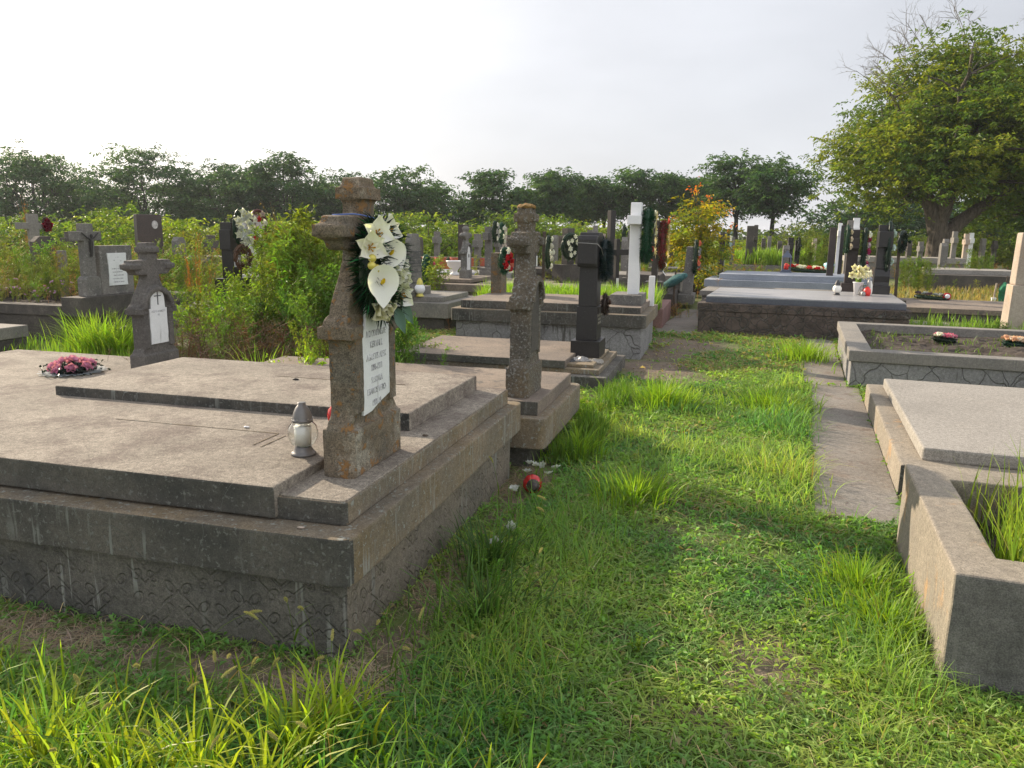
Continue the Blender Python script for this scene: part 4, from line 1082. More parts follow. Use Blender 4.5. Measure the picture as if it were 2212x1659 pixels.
def flower_geo(kind, size, c, seed=0):
    "returns Acc of one flower facing +x, centred at the origin"
    rr = random.Random(seed); A = Acc(); c = np.array(c, float)
    def pet(n, L, w, tilt, cup, curl, off=0.0, col_=None, point=1.0, x=0.0, ruffle=0.0):
        for i in range(n):
            P, F = petal(L, w, cup, curl, point=point, ruffle=ruffle)
            P = roty(P, tilt + rr.uniform(-0.12, 0.12)); P[:, 0] += x
            P = rotx(P, 2 * math.pi * i / n + off + rr.uniform(-0.12, 0.12))
            A.add(P, F, (c if col_ is None else np.array(col_)) * rr.uniform(0.9, 1.05))
    if kind == 'calla':
        n, m = 22, 7
        th = np.linspace(0, 2 * np.pi, n, endpoint=False)
        r = size * (0.52 + 0.10 * np.cos(th) + 0.30 * np.exp(-((th - np.pi) / 0.30) ** 2) + 0.06 * np.cos(2 * th))
        V = []
        for k in range(m):
            s = (k + 0.35) / (m - 0.65)
            V.append(np.stack([size * (0.22 * s ** 1.6 - 0.22) + 0.05 * size * np.cos(th) * s, 1.12 * r * s * np.sin(th), r * s * np.cos(th) + size * 0.12 * (1 - s)], 1))
        V = np.concatenate(V); i = np.arange(m - 1)[:, None] * n; j = np.arange(n)[None, :]; j2 = (j + 1) % n
        A.add(V, np.stack([i + j, i + j2, i + n + j2, i + n + j], -1).reshape(-1, 4), c)
        A.add(*tube_np([(-size * 0.2, 0, size * 0.05), (-size * 0.02, 0, size * 0.12), (size * 0.08, 0, size * 0.2)], [0.05 * size, 0.07 * size, 0.04 * size], 8), (0.75, 0.55, 0.03))
    elif kind == 'lily':
        pet(3, size * 0.62, size * 0.55, 0.35, 0.5, 0.10, ruffle=0.06); pet(3, size * 0.58, size * 0.40, 0.2, 0.4, 0.12, math.pi / 3, ruffle=0.06)
        for i in range(5):
            a = i * 1.25; A.add(*tube_np([(0, 0, 0), (0.12 * size, 0.05 * size * math.cos(a), 0.05 * size * math.sin(a)), (0.22 * size, 0.12 * size * math.cos(a), 0.12 * size * math.sin(a))], [0.014 * size, 0.012 * size, 0.03 * size], 5), (0.5, 0.28, 0.02))
    elif kind == 'rose':
        for k, (n, L, tl) in enumerate(((5, 0.55, 0.15), (5, 0.48, 0.50), (4, 0.40, 0.85), (3, 0.30, 1.15))):
            pet(n, size * L, size * 0.55 * (1 - 0.1 * k), tl, 0.9, 0.15 if k else -0.1, k * 0.7, c * (1 - 0.07 * k), x=-size * 0.05)
    elif kind == 'poinsettia':
        pet(8, size * 0.6, size * 0.2, 0.25, 0.2, -0.1, point=0.7); pet(6, size * 0.4, size * 0.15, 0.6, 0.2, 0.0, 0.4, point=0.7)
        pet(4, size * 0.1, size * 0.08, 0.9, 0.2, 0, 0, (0.6, 0.45, 0.05))
    else:
        pet(6, size * 0.5, size * 0.4, 0.4, 0.5, 0.1)
        pet(5, size * 0.34, size * 0.3, 0.8, 0.5, 0.1, 0.5)
    return A


def put_flower(parent, kind, size, c, loc, ry=0.0, rz=0.0, rx=0.0, seed=0, name=None):
    A = flower_geo(kind, size, c, seed)
    V, F, C = A.get()
    V = rotz(roty(rotx(V, rx), ry), rz) + np.array(loc)
    nm = name or {'calla': 'calla_lily', 'lily': 'orchid_flower', 'rose': 'rose', 'poinsettia': 'poinsettia', 'x': 'flower'}[kind]
    return link(nm, mesh_np(nm, V, F, C), M['petal'], parent, smooth=True)


def needle_ring(parent, ry_, rz_, thick, n, L, c, name='fir_ring', x=0.0, arc=(0, 2 * math.pi), alt=None, p=0.0, fill=0.0):
    "oval ring (y half axis, z half axis) of plastic fir needles in the plane facing +x"
    th = rng.uniform(arc[0], arc[1], n); rad = 1 + rng.uniform(-fill, 0, n)
    cen = np.stack([np.full(n, x), ry_ * rad * np.cos(th), rz_ * rad * np.sin(th)], 1)
    D = unit(n); tang = np.stack([np.zeros(n), -ry_ * np.sin(th), rz_ * np.cos(th)], 1); tang /= np.linalg.norm(tang, axis=1, keepdims=True)
    D = D + tang * 0.25; D /= np.linalg.norm(D, axis=1, keepdims=True)
    P0 = cen + D * thick * 0.25
    V, F, C = leaves(P0, D, rng.uniform(0.6, 1.1, n) * thick, np.full(n, L), cvar(c, n, 0.4, alt, p), fold=0.1, droop=0.12)
    A = Acc(); A.add(V, F, C)
    k = 28; a = np.linspace(arc[0], arc[1], k)
    T_, TF = tube_np(np.stack([np.full(k, x), ry_ * np.cos(a), rz_ * np.sin(a)], 1), [thick * 0.42] * k, 7)
    A.add(T_, TF, np.array(c) * 0.7)
    return A.build(name, M['needle'], parent)


GREEN = (0.014, 0.045, 0.020)
WHITE = (0.86, 0.86, 0.84)


def wreath(label, parent_loc, deg, hy, hz, thick, n, flowers, c=GREEN, L=0.006, alt=None, p=0.0, tilt=None, fill=0.0, group=None, ribbon=None, cat='wreath'):
    e_ = empty('wreath', parent_loc, deg, label, cat, group, tilt)
    needle_ring(e_, hy, hz, thick, n, L, c, alt=alt, p=p, fill=fill)
    for i, f in enumerate(flowers):
        kind, size, cc, loc = f[:4]
        put_flower(e_, kind, size, cc, loc, ry=f[4] if len(f) > 4 else 0.0, rz=f[5] if len(f) > 5 else 0.0, seed=i, rx=f[6] if len(f) > 6 else 0.0)
    if ribbon:
        A = Acc()
        for (y, z, w, h, cc) in ribbon:
            k = 8; zz = np.linspace(0, -h, k); xx = 0.05 + 0.03 * np.sin(np.linspace(0, 7, k))
            V = np.concatenate([np.stack([xx, np.full(k, y - w / 2), z + zz], 1), np.stack([xx + 0.01, np.full(k, y + w / 2), z + zz], 1)])
            i = np.arange(k - 1); A.add(V, np.stack([i, i + 1, i + k + 1, i + k], 1), cc)
        A.build('ribbon', M['petal'], e_)
    return e_


# the big calla wreath on the foreground cross
wc = W(-1.43, 2.86); wq = Vector((math.cos(R(LD)), -math.sin(R(LD)), 0))
wloc = (wc[0] + wq.x * 0.105, wc[1] + wq.y * 0.105, 1.405)
FL = [('calla', 0.115, WHITE, (0.085, -0.165, -0.055), 0.0, -0.85), ('calla', 0.095, WHITE, (0.10, -0.04, 0.055), -0.1, -0.9, -0.4), ('calla', 0.09, WHITE, (0.105, 0.03, 0.045), 0.0, -0.2, 0.2),
      ('lily', 0.12, (0.84, 0.83, 0.78), (0.05, -0.13, 0.085), 0.0, -0.7), ('lily', 0.12, WHITE, (0.055, -0.08, 0.135), -0.15, -0.6), ('lily', 0.11, WHITE, (0.055, 0.02, 0.15), -0.2, -0.3),
      ('rose', 0.13, WHITE, (0.07, 0.01, -0.03), 0.1, -0.6), ('rose', 0.11, WHITE, (0.075, 0.09, -0.045), 0.0, -0.2), ('lily', 0.12, WHITE, (0.075, 0.08, -0.105), 0.3, -0.3), ('rose', 0.11, (0.80, 0.77, 0.62), (0.055, -0.04, -0.15), 0.35, -0.6),
      ('rose', 0.09, WHITE, (0.07, 0.11, 0.01), 0.0, 0.3)]
FL = [f if i == 0 else (f[0], f[1], f[2], (f[3][0] - 0.022, f[3][1] - 0.035, f[3][2]), *f[4:]) for i, f in enumerate(FL)]
w1 = wreath('dark green fir wreath with large white calla lilies, hung on the brown foreground cross', wloc, LD, 0.12, 0.16, 0.085, 6500, FL, c=(0.010, 0.030, 0.015), L=0.006, alt=(0.02, 0.16, 0.05), p=0.12, fill=0.8)
for i, q in enumerate(((0.045, -0.175, 0.045), (0.045, -0.18, 0.018), (0.055, -0.16, 0.005))):
    bm = bmesh.new(); bmesh.ops.create_uvsphere(bm, u_segments=12, v_segments=8, radius=0.016 + 0.002 * (i == 2))
    bm_done(bm, 'bauble', M['gold'], w1, 0, q, smooth=True)
A = Acc()
for q, d_ in (((0.06, 0.04, -0.08), (0.2, 0.1, -1)), ((0.06, 0.06, -0.14), (0.1, 0.5, -0.8)), ((0.06, 0.0, -0.16), (0.1, 0.3, -0.8))):
    P, F = petal(0.11, 0.05, 0.4, 0.1); dv = Vector(d_).normalized(); m3 = Vector((0, 0, 1)).rotation_difference(dv).to_matrix()
    P = np.array([m3 @ Vector(p) for p in P]) + np.array(q); A.add(P, F, (0.12, 0.20, 0.17))
A.build('fabric_leaf', M['petal'], w1, True)
A = Acc(); A.add(*tube_np([(-0.155, -0.10, 0.205), (-0.05, -0.13, 0.208), (-0.048, -0.07, 0.206), (0.0, 0.0, 0.19)], [0.003] * 4, 5), (0.1, 0.16, 0.5)); A.build('hanging_wire', M['wire'], w1)

# hanging wreaths on the black monument
q_ = W(-1.27, 8.50)
wreath('shaggy dark blue green wreath without flowers, hanging askew from the black monument', (q_[0], q_[1], 1.28), LD, 0.12, 0.19, 0.085, 2400, [], c=(0.012, 0.030, 0.032), L=0.008, tilt=(R(14), 0), fill=0.45)
q_ = W(-1.24, 8.40)
wreath('small dried brown wreath low on the black monument', (q_[0], q_[1], 0.80), LD, 0.05, 0.10, 0.05, 900, [('rose', 0.06, (0.10, 0.05, 0.04), (0.04, 0.02, 0.02))], c=(0.045, 0.028, 0.022), L=0.008, fill=0.8)
# on the white cross
q_ = W(-1.01, 10.40)
CR = (0.78, 0.66, 0.38)
wreath('long green fir wreath with cream poinsettias, hung on the tall white cross', (q_[0], q_[1], 1.53), LD, 0.16, 0.32, 0.085, 3200,
       [('poinsettia', 0.15, CR, (0.10, -0.02, 0.24 - i * 0.145), 0.0, 0.1 * i) for i in range(4)] + [('calla', 0.07, WHITE, (0.09, 0.08, 0.15)), ('rose', 0.08, WHITE, (0.09, 0.09, 0.05)), ('rose', 0.08, WHITE, (0.09, 0.08, -0.06)), ('rose', 0.07, WHITE, (0.08, 0.06, 0.30))],
       c=(0.012, 0.07, 0.032), L=0.008, fill=0.3, ribbon=[(0.10, -0.12, 0.05, 0.2, (0.5, 0.01, 0.02))])
q_ = at(1432, 525, 13.6)
hx = cross('brown cross mostly hidden behind two wreaths, right of the tall white cross', q_[0] - 0.12, q_[1], 0.55, 1.25, 0.5, M['brown_gran'], t=0.1, sw=0.16, base=(0.3, 0.4, 0.2), group=G1)
wreath('red and cream flower wreath behind the tall white cross', (q_[0], q_[1], 1.38), LD, 0.17, 0.36, 0.085, 2200,
       [('poinsettia', 0.15, CR, (0.08, 0.05, 0.30 - i * 0.12), 0.0, 0.3) for i in range(5)] + [('rose', 0.10, (0.55, 0.06, 0.03), (0.07, 0.0, 0.40))],
       c=(0.20, 0.015, 0.02), L=0.009, alt=(0.02, 0.07, 0.03), p=0.4, ribbon=[(0.0, -0.30, 0.08, 0.22, (0.8, 0.8, 0.82))])


def small_wreath(label, px, py, Y, hy, hz, cols, n=700, c=GREEN, deg=LD, nf=8, kind='rose', fs=0.09, th=0.07, fill=0.4, flat=False, ribbon=None, z=None):
    p = at(px, py, Y)
    fl = []
    for i in range(nf):
        a = 2 * math.pi * i / nf; r_ = 0.55 if i % 2 else 0.85
        fl.append((kind, fs * random.uniform(0.85, 1.2), cols[i % len(cols)], (th * 0.9, hy * r_ * math.cos(a), hz * r_ * math.sin(a)), 0.0, random.uniform(-0.3, 0.3)))
    w_ = wreath(label, (p[0], p[1], p[2] if z is None else z), deg, hy, hz, th, n, fl, c=c, L=0.012, fill=fill, group='wreaths and flower sprays', ribbon=ribbon)
    if flat: w_.rotation_euler = (0, -R(86), -R(deg))
    return w_


RED, PINK, YEL = (0.55, 0.02, 0.03), (0.75, 0.30, 0.42), (0.75, 0.65, 0.15)
small_wreath('white anemone spray with a yellow bud on the black cross in the left weeds', 524, 492, 13.7, 0.17, 0.32, [WHITE, (0.7, 0.72, 0.75)], nf=14, fs=0.15, deg=LD + 20)
small_wreath('dried brown wreath low on the black cross in the left weeds', 525, 555, 13.6, 0.16, 0.2, [(0.12, 0.06, 0.03)], c=(0.12, 0.06, 0.03), nf=3, deg=LD + 20)
p_ = at(526, 463, 13.7)
bud = wreath('yellow calla bud above the white anemone spray', p_, LD + 20, 0.02, 0.04, 0.03, 60, [('calla', 0.10, YEL, (0.05, 0, 0.0), 0, 0, math.pi)], cat='flower')
small_wreath('brown wreath with red hearts and white flowers on the white cross at left', 558, 494, 14.9, 0.2, 0.34, [RED, WHITE, (0.6, 0.5, 0.5)], c=(0.12, 0.04, 0.03), nf=10, fs=0.12, deg=LD + 18)
small_wreath('dark red flower spray beside the far left white cross', 100, 485, 16.6, 0.06, 0.13, [(0.25, 0.01, 0.04)], c=(0.05, 0.03, 0.02), nf=4, fs=0.14, deg=LD + 25, fill=0.95)
small_wreath('round green fir wreath with nine white lilies on the dark grey cross', 1232, 532, 16.4, 0.22, 0.24, [WHITE], nf=9, kind='x', fs=0.14, c=(0.02, 0.05, 0.025), fill=0.9, deg=LD + 35, th=0.1, n=1500)
small_wreath('small dark wreath with white flowers on the blue grey granite cross', 1069, 500, 16.7, 0.13, 0.2, [WHITE, (0.5, 0.5, 0.55)], nf=6)
small_wreath('green wreath with white flowers on the slim grey cross', 1083, 504, 17.6, 0.14, 0.22, [WHITE], nf=5, c=(0.01, 0.08, 0.035))
small_wreath('red white and green artificial flowers on the rough stone stump', 1090, 563, 11.3, 0.09, 0.17, [RED, RED, WHITE], nf=7, fs=0.10, c=(0.01, 0.07, 0.03), deg=LD + 20)
small_wreath('black and white wreath on the dark cross beside the lichen covered cross', 1130, 503, 14.3, 0.13, 0.24, [WHITE, (0.02, 0.02, 0.02)], nf=7)
small_wreath('drooping white flower wreath on the thin wooden post', 1184, 545, 15.2, 0.15, 0.30, [WHITE, (0.6, 0.6, 0.55)], nf=8, fs=0.11)
small_wreath('dark wreath on the low iron cross', 1348, 505, 22.6, 0.2, 0.25, [(0.02, 0.06, 0.03)], nf=3)
small_wreath('dark spray with pink and grey flowers on the tilted granite headstone', 1502, 555, 16.6, 0.13, 0.34, [(0.75, 0.2, 0.12), (0.3, 0.3, 0.32)], nf=7, fs=0.12, deg=LD)
small_wreath('blue white wreath on the brown cross by the yellow shrub', 1572, 526, 23.0, 0.15, 0.4, [(0.5, 0.65, 0.8), WHITE], nf=7, fs=0.14)
small_wreath('green wreath with cream flowers at the head of the dark grey granite cross', 1830, 517, 14.9, 0.12, 0.24, [(0.75, 0.65, 0.5)], nf=4, fs=0.1, c=(0.025, 0.075, 0.04), deg=RD)
small_wreath('purple pink and white wreath on the dark grey granite cross', 1866, 543, 14.8, 0.16, 0.42, [(0.35, 0.03, 0.12), WHITE, (0.7, 0.55, 0.75)], nf=12, fs=0.12, deg=RD, c=(0.01, 0.035, 0.02), n=1100)
small_wreath('deep green wreath with a pale ribbon on the tall black granite cross', 1918, 535, 13.3, 0.2, 0.42, [(0.6, 0.72, 0.75)], nf=4, fs=0.12, deg=RD, c=(0.008, 0.03, 0.018), n=1500, fill=0.8, ribbon=[(0.12, -0.1, 0.08, 0.45, (0.7, 0.75, 0.8))])
small_wreath('big dark green wreath on the thin rusty pole', 1950, 522, 14.3, 0.17, 0.18, [(0.03, 0.06, 0.05)], nf=2, deg=RD + 25, c=(0.012, 0.03, 0.022), fill=0.9, n=1300)
small_wreath('ring wreath on the black iron cross behind the lantern', 1725, 531, 25.7, 0.17, 0.25, [(0.02, 0.05, 0.04)], nf=2, c=(0.01, 0.02, 0.015), fill=0.1)
small_wreath('flat wreath of red and white flowers lying on the blue grey tomb', 1748, 578, 18.9, 0.22, 0.5, [RED, WHITE, WHITE, (0.7, 0.1, 0.1)], nf=14, fs=0.16, flat=True, z=0.74, deg=RD, n=1300)
small_wreath('flat wreath of dark flowers lying on the low slab at the right', 2012, 641, 16.9, 0.18, 0.32, [(0.12, 0.08, 0.12), (0.4, 0.42, 0.45)], nf=9, fs=0.12, flat=True, z=0.28, deg=RD)
small_wreath('pink and white posy on the dark soil bed', 2040, 735, 9.35, 0.05, 0.11, [(0.75, 0.2, 0.35), WHITE, (0.7, 0.25, 0.4)], nf=11, fs=0.095, th=0.05, flat=True, z=0.335, deg=RD, c=(0.01, 0.03, 0.015))
small_wreath('peach and cream posy at the right edge of the soil bed', 2192, 757, 9.05, 0.05, 0.12, [(0.75, 0.45, 0.32), (0.8, 0.68, 0.62)], nf=9, fs=0.12, th=0.05, flat=True, z=0.335, deg=RD, c=(0.012, 0.05, 0.03))
# red flowers in the planter
for i, px in enumerate((908, 921, 935, 968)):
    p = at(px, 563, 20.0)
    small_wreath('small red geranium flower in the red kerbed planter, number %s from the left' % ['one', 'two', 'three', 'four'][i], px, 563, 20.2, 0.05, 0.05, [(0.6, 0.05, 0.03), (0.7, 0.25, 0.2)], nf=3, fs=0.12, n=150, c=(0.03, 0.09, 0.02))
# standing conical wreath
p = at(921, 594, 14.6)
e_ = empty('wreath', (p[0], p[1], 0.60), LD, 'upright teardrop green fir wreath with pink and white flowers leaning on the scale patterned tomb', 'wreath')
needle_ring(e_, 0.14, 0.24, 0.10, 1500, 0.012, (0.02, 0.12, 0.06), fill=0.9)
for ch in e_.children: ch.location.z = 0.26
for i in range(7): put_flower(e_, 'rose', 0.085, WHITE if i % 2 else (0.65, 0.06, 0.25), (0.12, 0.06 + 0.02 * (i % 2), 0.06 + i * 0.05), seed=i)

# pink roses on the low tomb
p = at(128, 800, 6.55)
rw = empty('rose_wreath', (*W(-5.42, 5.36), 0.31), LD, 'flat funeral wreath of pink roses over a silver lace mat on the low beige tomb', 'wreath')
A = Acc(); n = 90
for k in range(n):
    a = 2 * math.pi * k / n; r0 = 0.16; r1 = 0.27 + 0.03 * (k % 3)
    c_, s_ = math.cos(a), math.sin(a); d_ = 0.012
    V = np.array([(r0 * c_ - d_ * s_, r0 * s_ + d_ * c_, 0.006), (r0 * c_ + d_ * s_, r0 * s_ - d_ * c_, 0.006), (r1 * c_ + d_ * s_ * 1.1, r1 * s_ - d_ * c_ * 1.1, 0.012 + 0.008 * (k % 2)), (r1 * c_ - d_ * s_ * 1.1, r1 * s_ + d_ * c_ * 1.1, 0.012 + 0.008 * (k % 2))])
    V[:, 1] *= 1.1; A.add(V, [[0, 1, 2, 3]], (0.35, 0.40, 0.45))
A.build('lace_mat', M['petal'], rw)
A = Acc(); V, F, C = leaves(np.stack([rng.normal(0, 0.10, 500), rng.normal(0, 0.11, 500), rng.uniform(0.01, 0.08, 500)], 1), unit(500) * np.array([1, 1, 0.5]), np.full(500, 0.06), np.full(500, 0.03), cvar((0.02, 0.035, 0.03), 500))
A.add(V, F, C); A.build('dark_leaves', M['needle'], rw); rw.scale = (0.78, 0.78, 0.85)
for i, (dx, dy, dz) in enumerate(((-0.15, -0.12, 0.06), (-0.02, -0.19, 0.05), (0.12, -0.14, 0.06), (0.19, 0.0, 0.07), (0.13, 0.13, 0.08), (-0.02, 0.17, 0.08), (-0.14, 0.12, 0.08), (-0.2, -0.02, 0.06), (0.0, 0.02, 0.12), (-0.07, -0.06, 0.11))):
    a = math.atan2(dy, dx)
    put_flower(rw, 'rose', 0.125, (0.70, 0.30, 0.50), (dx, dy, dz), ry=-0.9, rz=a, seed=i + 40)


def grave_lantern(label, x, y, z, s=1.0, glass='glass', cap='grey_plastic', candle='white_wax', foot=True, tilt=None, group='grave lanterns'):
    e_ = empty('grave_lantern', (x, y, z), 0, label, 'lantern', group, tilt)
    e_.scale = (s, s, s)
    lathe('foot', [(0.052, 0), (0.052, 0.008), (0.045, 0.012), (0.035, 0.03), (0.036, 0.036)], M[cap], e_, 24)
    prof = [(0.034, 0.036), (0.050, 0.05), (0.062, 0.075), (0.064, 0.095), (0.058, 0.12), (0.045, 0.137), (0.041, 0.145)]
    bm = bmesh.new(); lathe_bm(bm, prof + [(0.039, 0.1448)] + [(r - 0.0025, z_ + 0.001) for r, z_ in prof[::-1][1:]], 40, flute=0.025, nf=10)
    bm_done(bm, 'glass_jar', M[glass], e_, smooth=True)
    lathe('candle', [(0.035, 0.044), (0.036, 0.122), (0.003, 0.124)], M[candle], e_, 20)
    lathe('cap', [(0.0425, 0.143), (0.044, 0.152), (0.041, 0.153), (0.040, 0.160), (0.036, 0.18), (0.027, 0.20), (0.0175, 0.213), (0.0165, 0.214), (0.0165, 0.224), (0.013, 0.2245)], M[cap], e_, 24)
    bm = bmesh.new()
    for i in range(6):
        a = i * math.pi / 3 + 0.3
        bmesh.ops.create_cube(bm, size=1, matrix=Matrix.Translation((0.0425 * math.cos(a), 0.0425 * math.sin(a), 0.157)) @ Matrix.Rotation(a, 4, 'Z') @ Matrix.Diagonal((0.004, 0.008, 0.004, 1)))
    bm_done(bm, 'vent_tab', M['steel_wire'], e_)
    return e_


q_ = W(-1.665, 2.79)
grave_lantern('clear fluted glass grave lantern with a grey cap and white candle on the double tomb', q_[0], q_[1], 0.623, 1.0)
q_ = W(-1.62, 3.17)
t = NT('red_glass_clear'); t.b.inputs['Base Color'].default_value = (0.75, 0.03, 0.03, 1); t.b.inputs['Transmission Weight'].default_value = 0.5; t.b.inputs['Roughness'].default_value = 0.15
M['redclear'] = t.m
grave_lantern('red glass grave lantern peeping out behind the brown foreground cross', q_[0] - 0.066, q_[1], 0.623, 0.92, 'redclear', 'brown_gran', 'red_glass')
q_ = W(-1.08, 4.38)
L3 = grave_lantern('broken red plastic grave lantern lying on the ground at the foot of the double tomb', q_[0] + 0.02, q_[1], 0.06, 0.9, 'red_glass', 'brown_gran', 'red_glass', tilt=(R(82), R(20)))
p = at(907, 632, 12.3)
grave_lantern('white and gold grave lantern at the foot of the granite stele', p[0], p[1], 0.54, 1.3, 'white_pot', 'gold', 'white_wax')
p = at(1808, 628, 12.9)
grave_lantern('cream glass grave lantern with a dark pointed cap on the rubble clad tomb', p[0], p[1], 0.605, 1.1, 'white_wax', 'dark_plastic', 'white_wax')
p = at(1413, 620, 12.6)
grave_lantern('small clear glass lantern on the pink grave block', p[0] + 0.12, p[1] + 0.9, 0.5, 1.0, 'glass', 'white_pot', 'white_wax')
p = at(862 + 0, 600, 12)
# blue grey storm lantern with red candle
p = at(1698, 583, 18.75)
e_ = empty('storm_lantern', (p[0], p[1], 0.70), RD, 'blue grey metal lantern with a red candle on the pale blue grey tomb', 'lantern')
s_ = 1.0
bm = bmesh.new(); bm_prism(bm, outline_rr(-0.13, 0.13, -0.13, 0.13, 0), 0, 0.03); bm_prism(bm, outline_rr(-0.105, 0.105, -0.105, 0.105, 0), 0.03, 0.07); bm_done(bm, 'foot', M['blue_metal'], e_)
bm = bmesh.new()
for sx in (-1, 1):
    for sy in (-1, 1): bm_prism(bm, outline_rr(sx * 0.09 - 0.012, sx * 0.09 + 0.012, sy * 0.09 - 0.012, sy * 0.09 + 0.012, 0), 0.07, 0.36)
bm_done(bm, 'frame', M['blue_metal'], e_)
bm = bmesh.new(); bm_prism(bm, outline_rr(-0.12, 0.12, -0.12, 0.12, 0), 0.36, 0.46, taper=0.45); bm_prism(bm, outline_rr(-0.04, 0.04, -0.04, 0.04, 0), 0.46, 0.52, taper=0.5); bm_done(bm, 'roof', M['blue_metal'], e_)
lathe('candle', [(0.05, 0.07), (0.05, 0.2), (0.02, 0.22)], M['red_bright'], e_, 14)
# pot of white lilies
p = at(1852, 636, 12.95)
e_ = empty('flower_pot', (p[0], p[1], 0.605), RD, 'white plastic pot of cream lilies on the rubble clad tomb', 'flower pot')
lathe('pot', [(0.055, 0), (0.08, 0.2), (0.09, 0.205), (0.09, 0.215), (0.08, 0.215)], M['white_pot'], e_, 20)
for i in range(16): put_flower(e_, 'lily', 0.13, (0.80, 0.76, 0.60) if i % 3 else WHITE, (random.uniform(-0.14, 0.14), random.uniform(-0.20, 0.16), random.uniform(0.30, 0.44)), ry=random.uniform(-1.0, 0.3), rz=random.uniform(-2.4, 0.6), seed=i)
A = Acc(); n = 24
V, F, C = blades(np.stack([rng.uniform(-0.04, 0.04, n), rng.uniform(-0.04, 0.04, n), np.full(n, 0.2)], 1), rng.uniform(0.12, 0.24, n), np.full(n, 0.02), rng.uniform(0.2, 0.9, n), cvar((0.12, 0.2, 0.04), n)); A.add(V, F, C)
A.build('leaves', M['leaf'], e_)
p = at(1872, 641, 12.8)
e_ = empty('candle_bundle', (p[0], p[1], 0.605), RD, 'bundle of red candle jars and foil beside the black granite cross foot', 'candles')
for i, (dx, dy, rr_, h_, m_, nm) in enumerate(((0, 0, 0.06, 0.15, 'red_bright', 'red_jar'), (-0.09, 0.06, 0.045, 0.17, 'foil', 'foil_wrap'), (0.05, 0.10, 0.035, 0.24, 'white_wax', 'white_candle'), (-0.06, -0.05, 0.04, 0.08, 'foil', 'foil_wrap'), (0.02, 0.05, 0.03, 0.30, 'steel_wire', 'silver_cap'))):
    lathe(nm, [(rr_ * 0.8, 0), (rr_, h_ * 0.3), (rr_ * 0.9, h_ * 0.7), (rr_ * 0.3, h_)], M[m_], e_, 14, (dx, dy, 0))
p = at(1790, 585, 18.7)
e_ = empty('flower_bunch', (p[0], p[1], 0.70), RD, 'pale blue film wrapped bouquet at the right end of the blue grey tomb', 'bouquet')
lathe('wrap', [(0.03, 0), (0.09, 0.14), (0.13, 0.22), (0.10, 0.24)], M['bottle'], e_, 9, rot=(R(-25), 0, 0), loc=(0, 0.0, 0))
for i in range(5): put_flower(e_, 'rose', 0.11, YEL if i % 2 else (0.4, 0.65, 0.75), (0, -0.12 + 0.07 * i, 0.22 + 0.03 * (i % 2)), seed=i)
p = at(2046, 642, 16.7)
lathe_e = empty('candle_jar', (p[0], p[1], 0.245), RD, 'red and clear plastic candle jar lying on the low slab at the right', 'candle', tilt=(R(90), 0))
lathe('jar', [(0.05, -0.12), (0.075, -0.08), (0.08, 0.0)], M['redclear'], lathe_e, 16, (0, 0.08, 0)); lathe('lid', [(0.05, 0.001), (0.05, 0.03), (0.03, 0.05)], M['white_pot'], lathe_e, 16, (0, 0.08, 0))
# crumpled foil and broken ornaments at the foot of the black monument
q_ = W(-1.42, 8.02)
for i, (dx, dy, s_, lb) in enumerate(((-0.13, -0.02, 0.085, 'dark crumpled lump at the foot of the black monument, leftmost of three'), (0.0, 0.0, 0.09, 'rounded silver foil lump in the middle at the foot of the black monument'), (0.15, 0.03, 0.08, 'pale broken dish ornament right of the foil lump at the black monument'))):
    bm = bmesh.new(); bmesh.ops.create_icosphere(bm, subdivisions=4, radius=s_)
    for v in bm.verts:
        nrm = v.co.normalized(); v.co = Vector((v.co.x * 1.15, v.co.y, v.co.z * (0.5 if i != 1 else 0.65))) + nrm * s_ * 0.35 * noise.noise(v.co * 25 + Vector((i * 5, 0, 0)))
        v.co.z = max(v.co.z, -0.01)
    o = bm_done(bm, 'foil_lump', M[('dark_plastic', 'foil', 'slab_light')[i]], None, 0, (q_[0] + dx, q_[1] + dy, 0.2 + 0.0), smooth=False)
    tag(o, lb, 'litter', 'litter at the black monument')
# litter of white blossoms beside the double tomb
for i, (a, b, lb) in enumerate(((-1.12, 4.58, 'cluster of white cloth blossoms lying against the far end of the double tomb'), (-1.12, 4.15, 'white cloth blossom fallen in front of the red lantern on the ground'), (-0.98, 3.55, 'single white cloth blossom in the grass near the double tomb'), (-1.0, 3.42, 'nearest white cloth blossom in the grass beside the double tomb'))):
    q_ = W(a, b)
    e_ = empty('fallen_blossom', (q_[0], q_[1], 0.03), LD, lb, 'flower', 'fallen cloth blossoms')
    for k in range(6 if i == 0 else 2):
        put_flower(e_, 'x', 0.07, (0.60, 0.62, 0.64), (random.uniform(-0.09, 0.09) * (i == 0) + 0.02 * k, random.uniform(-0.08, 0.08), 0.03 + 0.03 * (k % 3)), ry=-1.2 + random.uniform(-0.4, 0.4), rz=random.uniform(0, 6), seed=k)
# watering hose holder, hoe and green cloth near the pillar
p = at(2149, 627, 19.0)
e_ = empty('garden_hoe', (p[0], p[1], 0.0), RD, 'garden hoe standing in the dry grass with a pale blade on the ground', 'tool')
A = Acc(); A.add(*tube_np([(0, 0, 0.12), (0.02, 0, 0.5)], [0.022, 0.02], 6)); A.build('handle', M['pale_stone'], e_)
bm = bmesh.new(); box(bm, -0.05, 0.05, -0.06, 0.1, 0.0, 0.14); bm_done(bm, 'blade', M['white_marble'], e_, 0.01)
p = at(2168, 632, 18.0)
e_ = empty('green_watering_bag', (p[0], p[1], 0.0), RD, 'crumpled green plastic cloth hung on a stick by the pale stone pillar', 'cloth')
A = Acc(); A.add(*tube_np([(0.0, 0.05, 0.0), (0.05, 0.05, 0.72)], [0.015, 0.012], 6)); A.build('stick', M['rust_wood'], e_)
bm = bmesh.new(); bmesh.ops.create_icosphere(bm, subdivisions=4, radius=1)
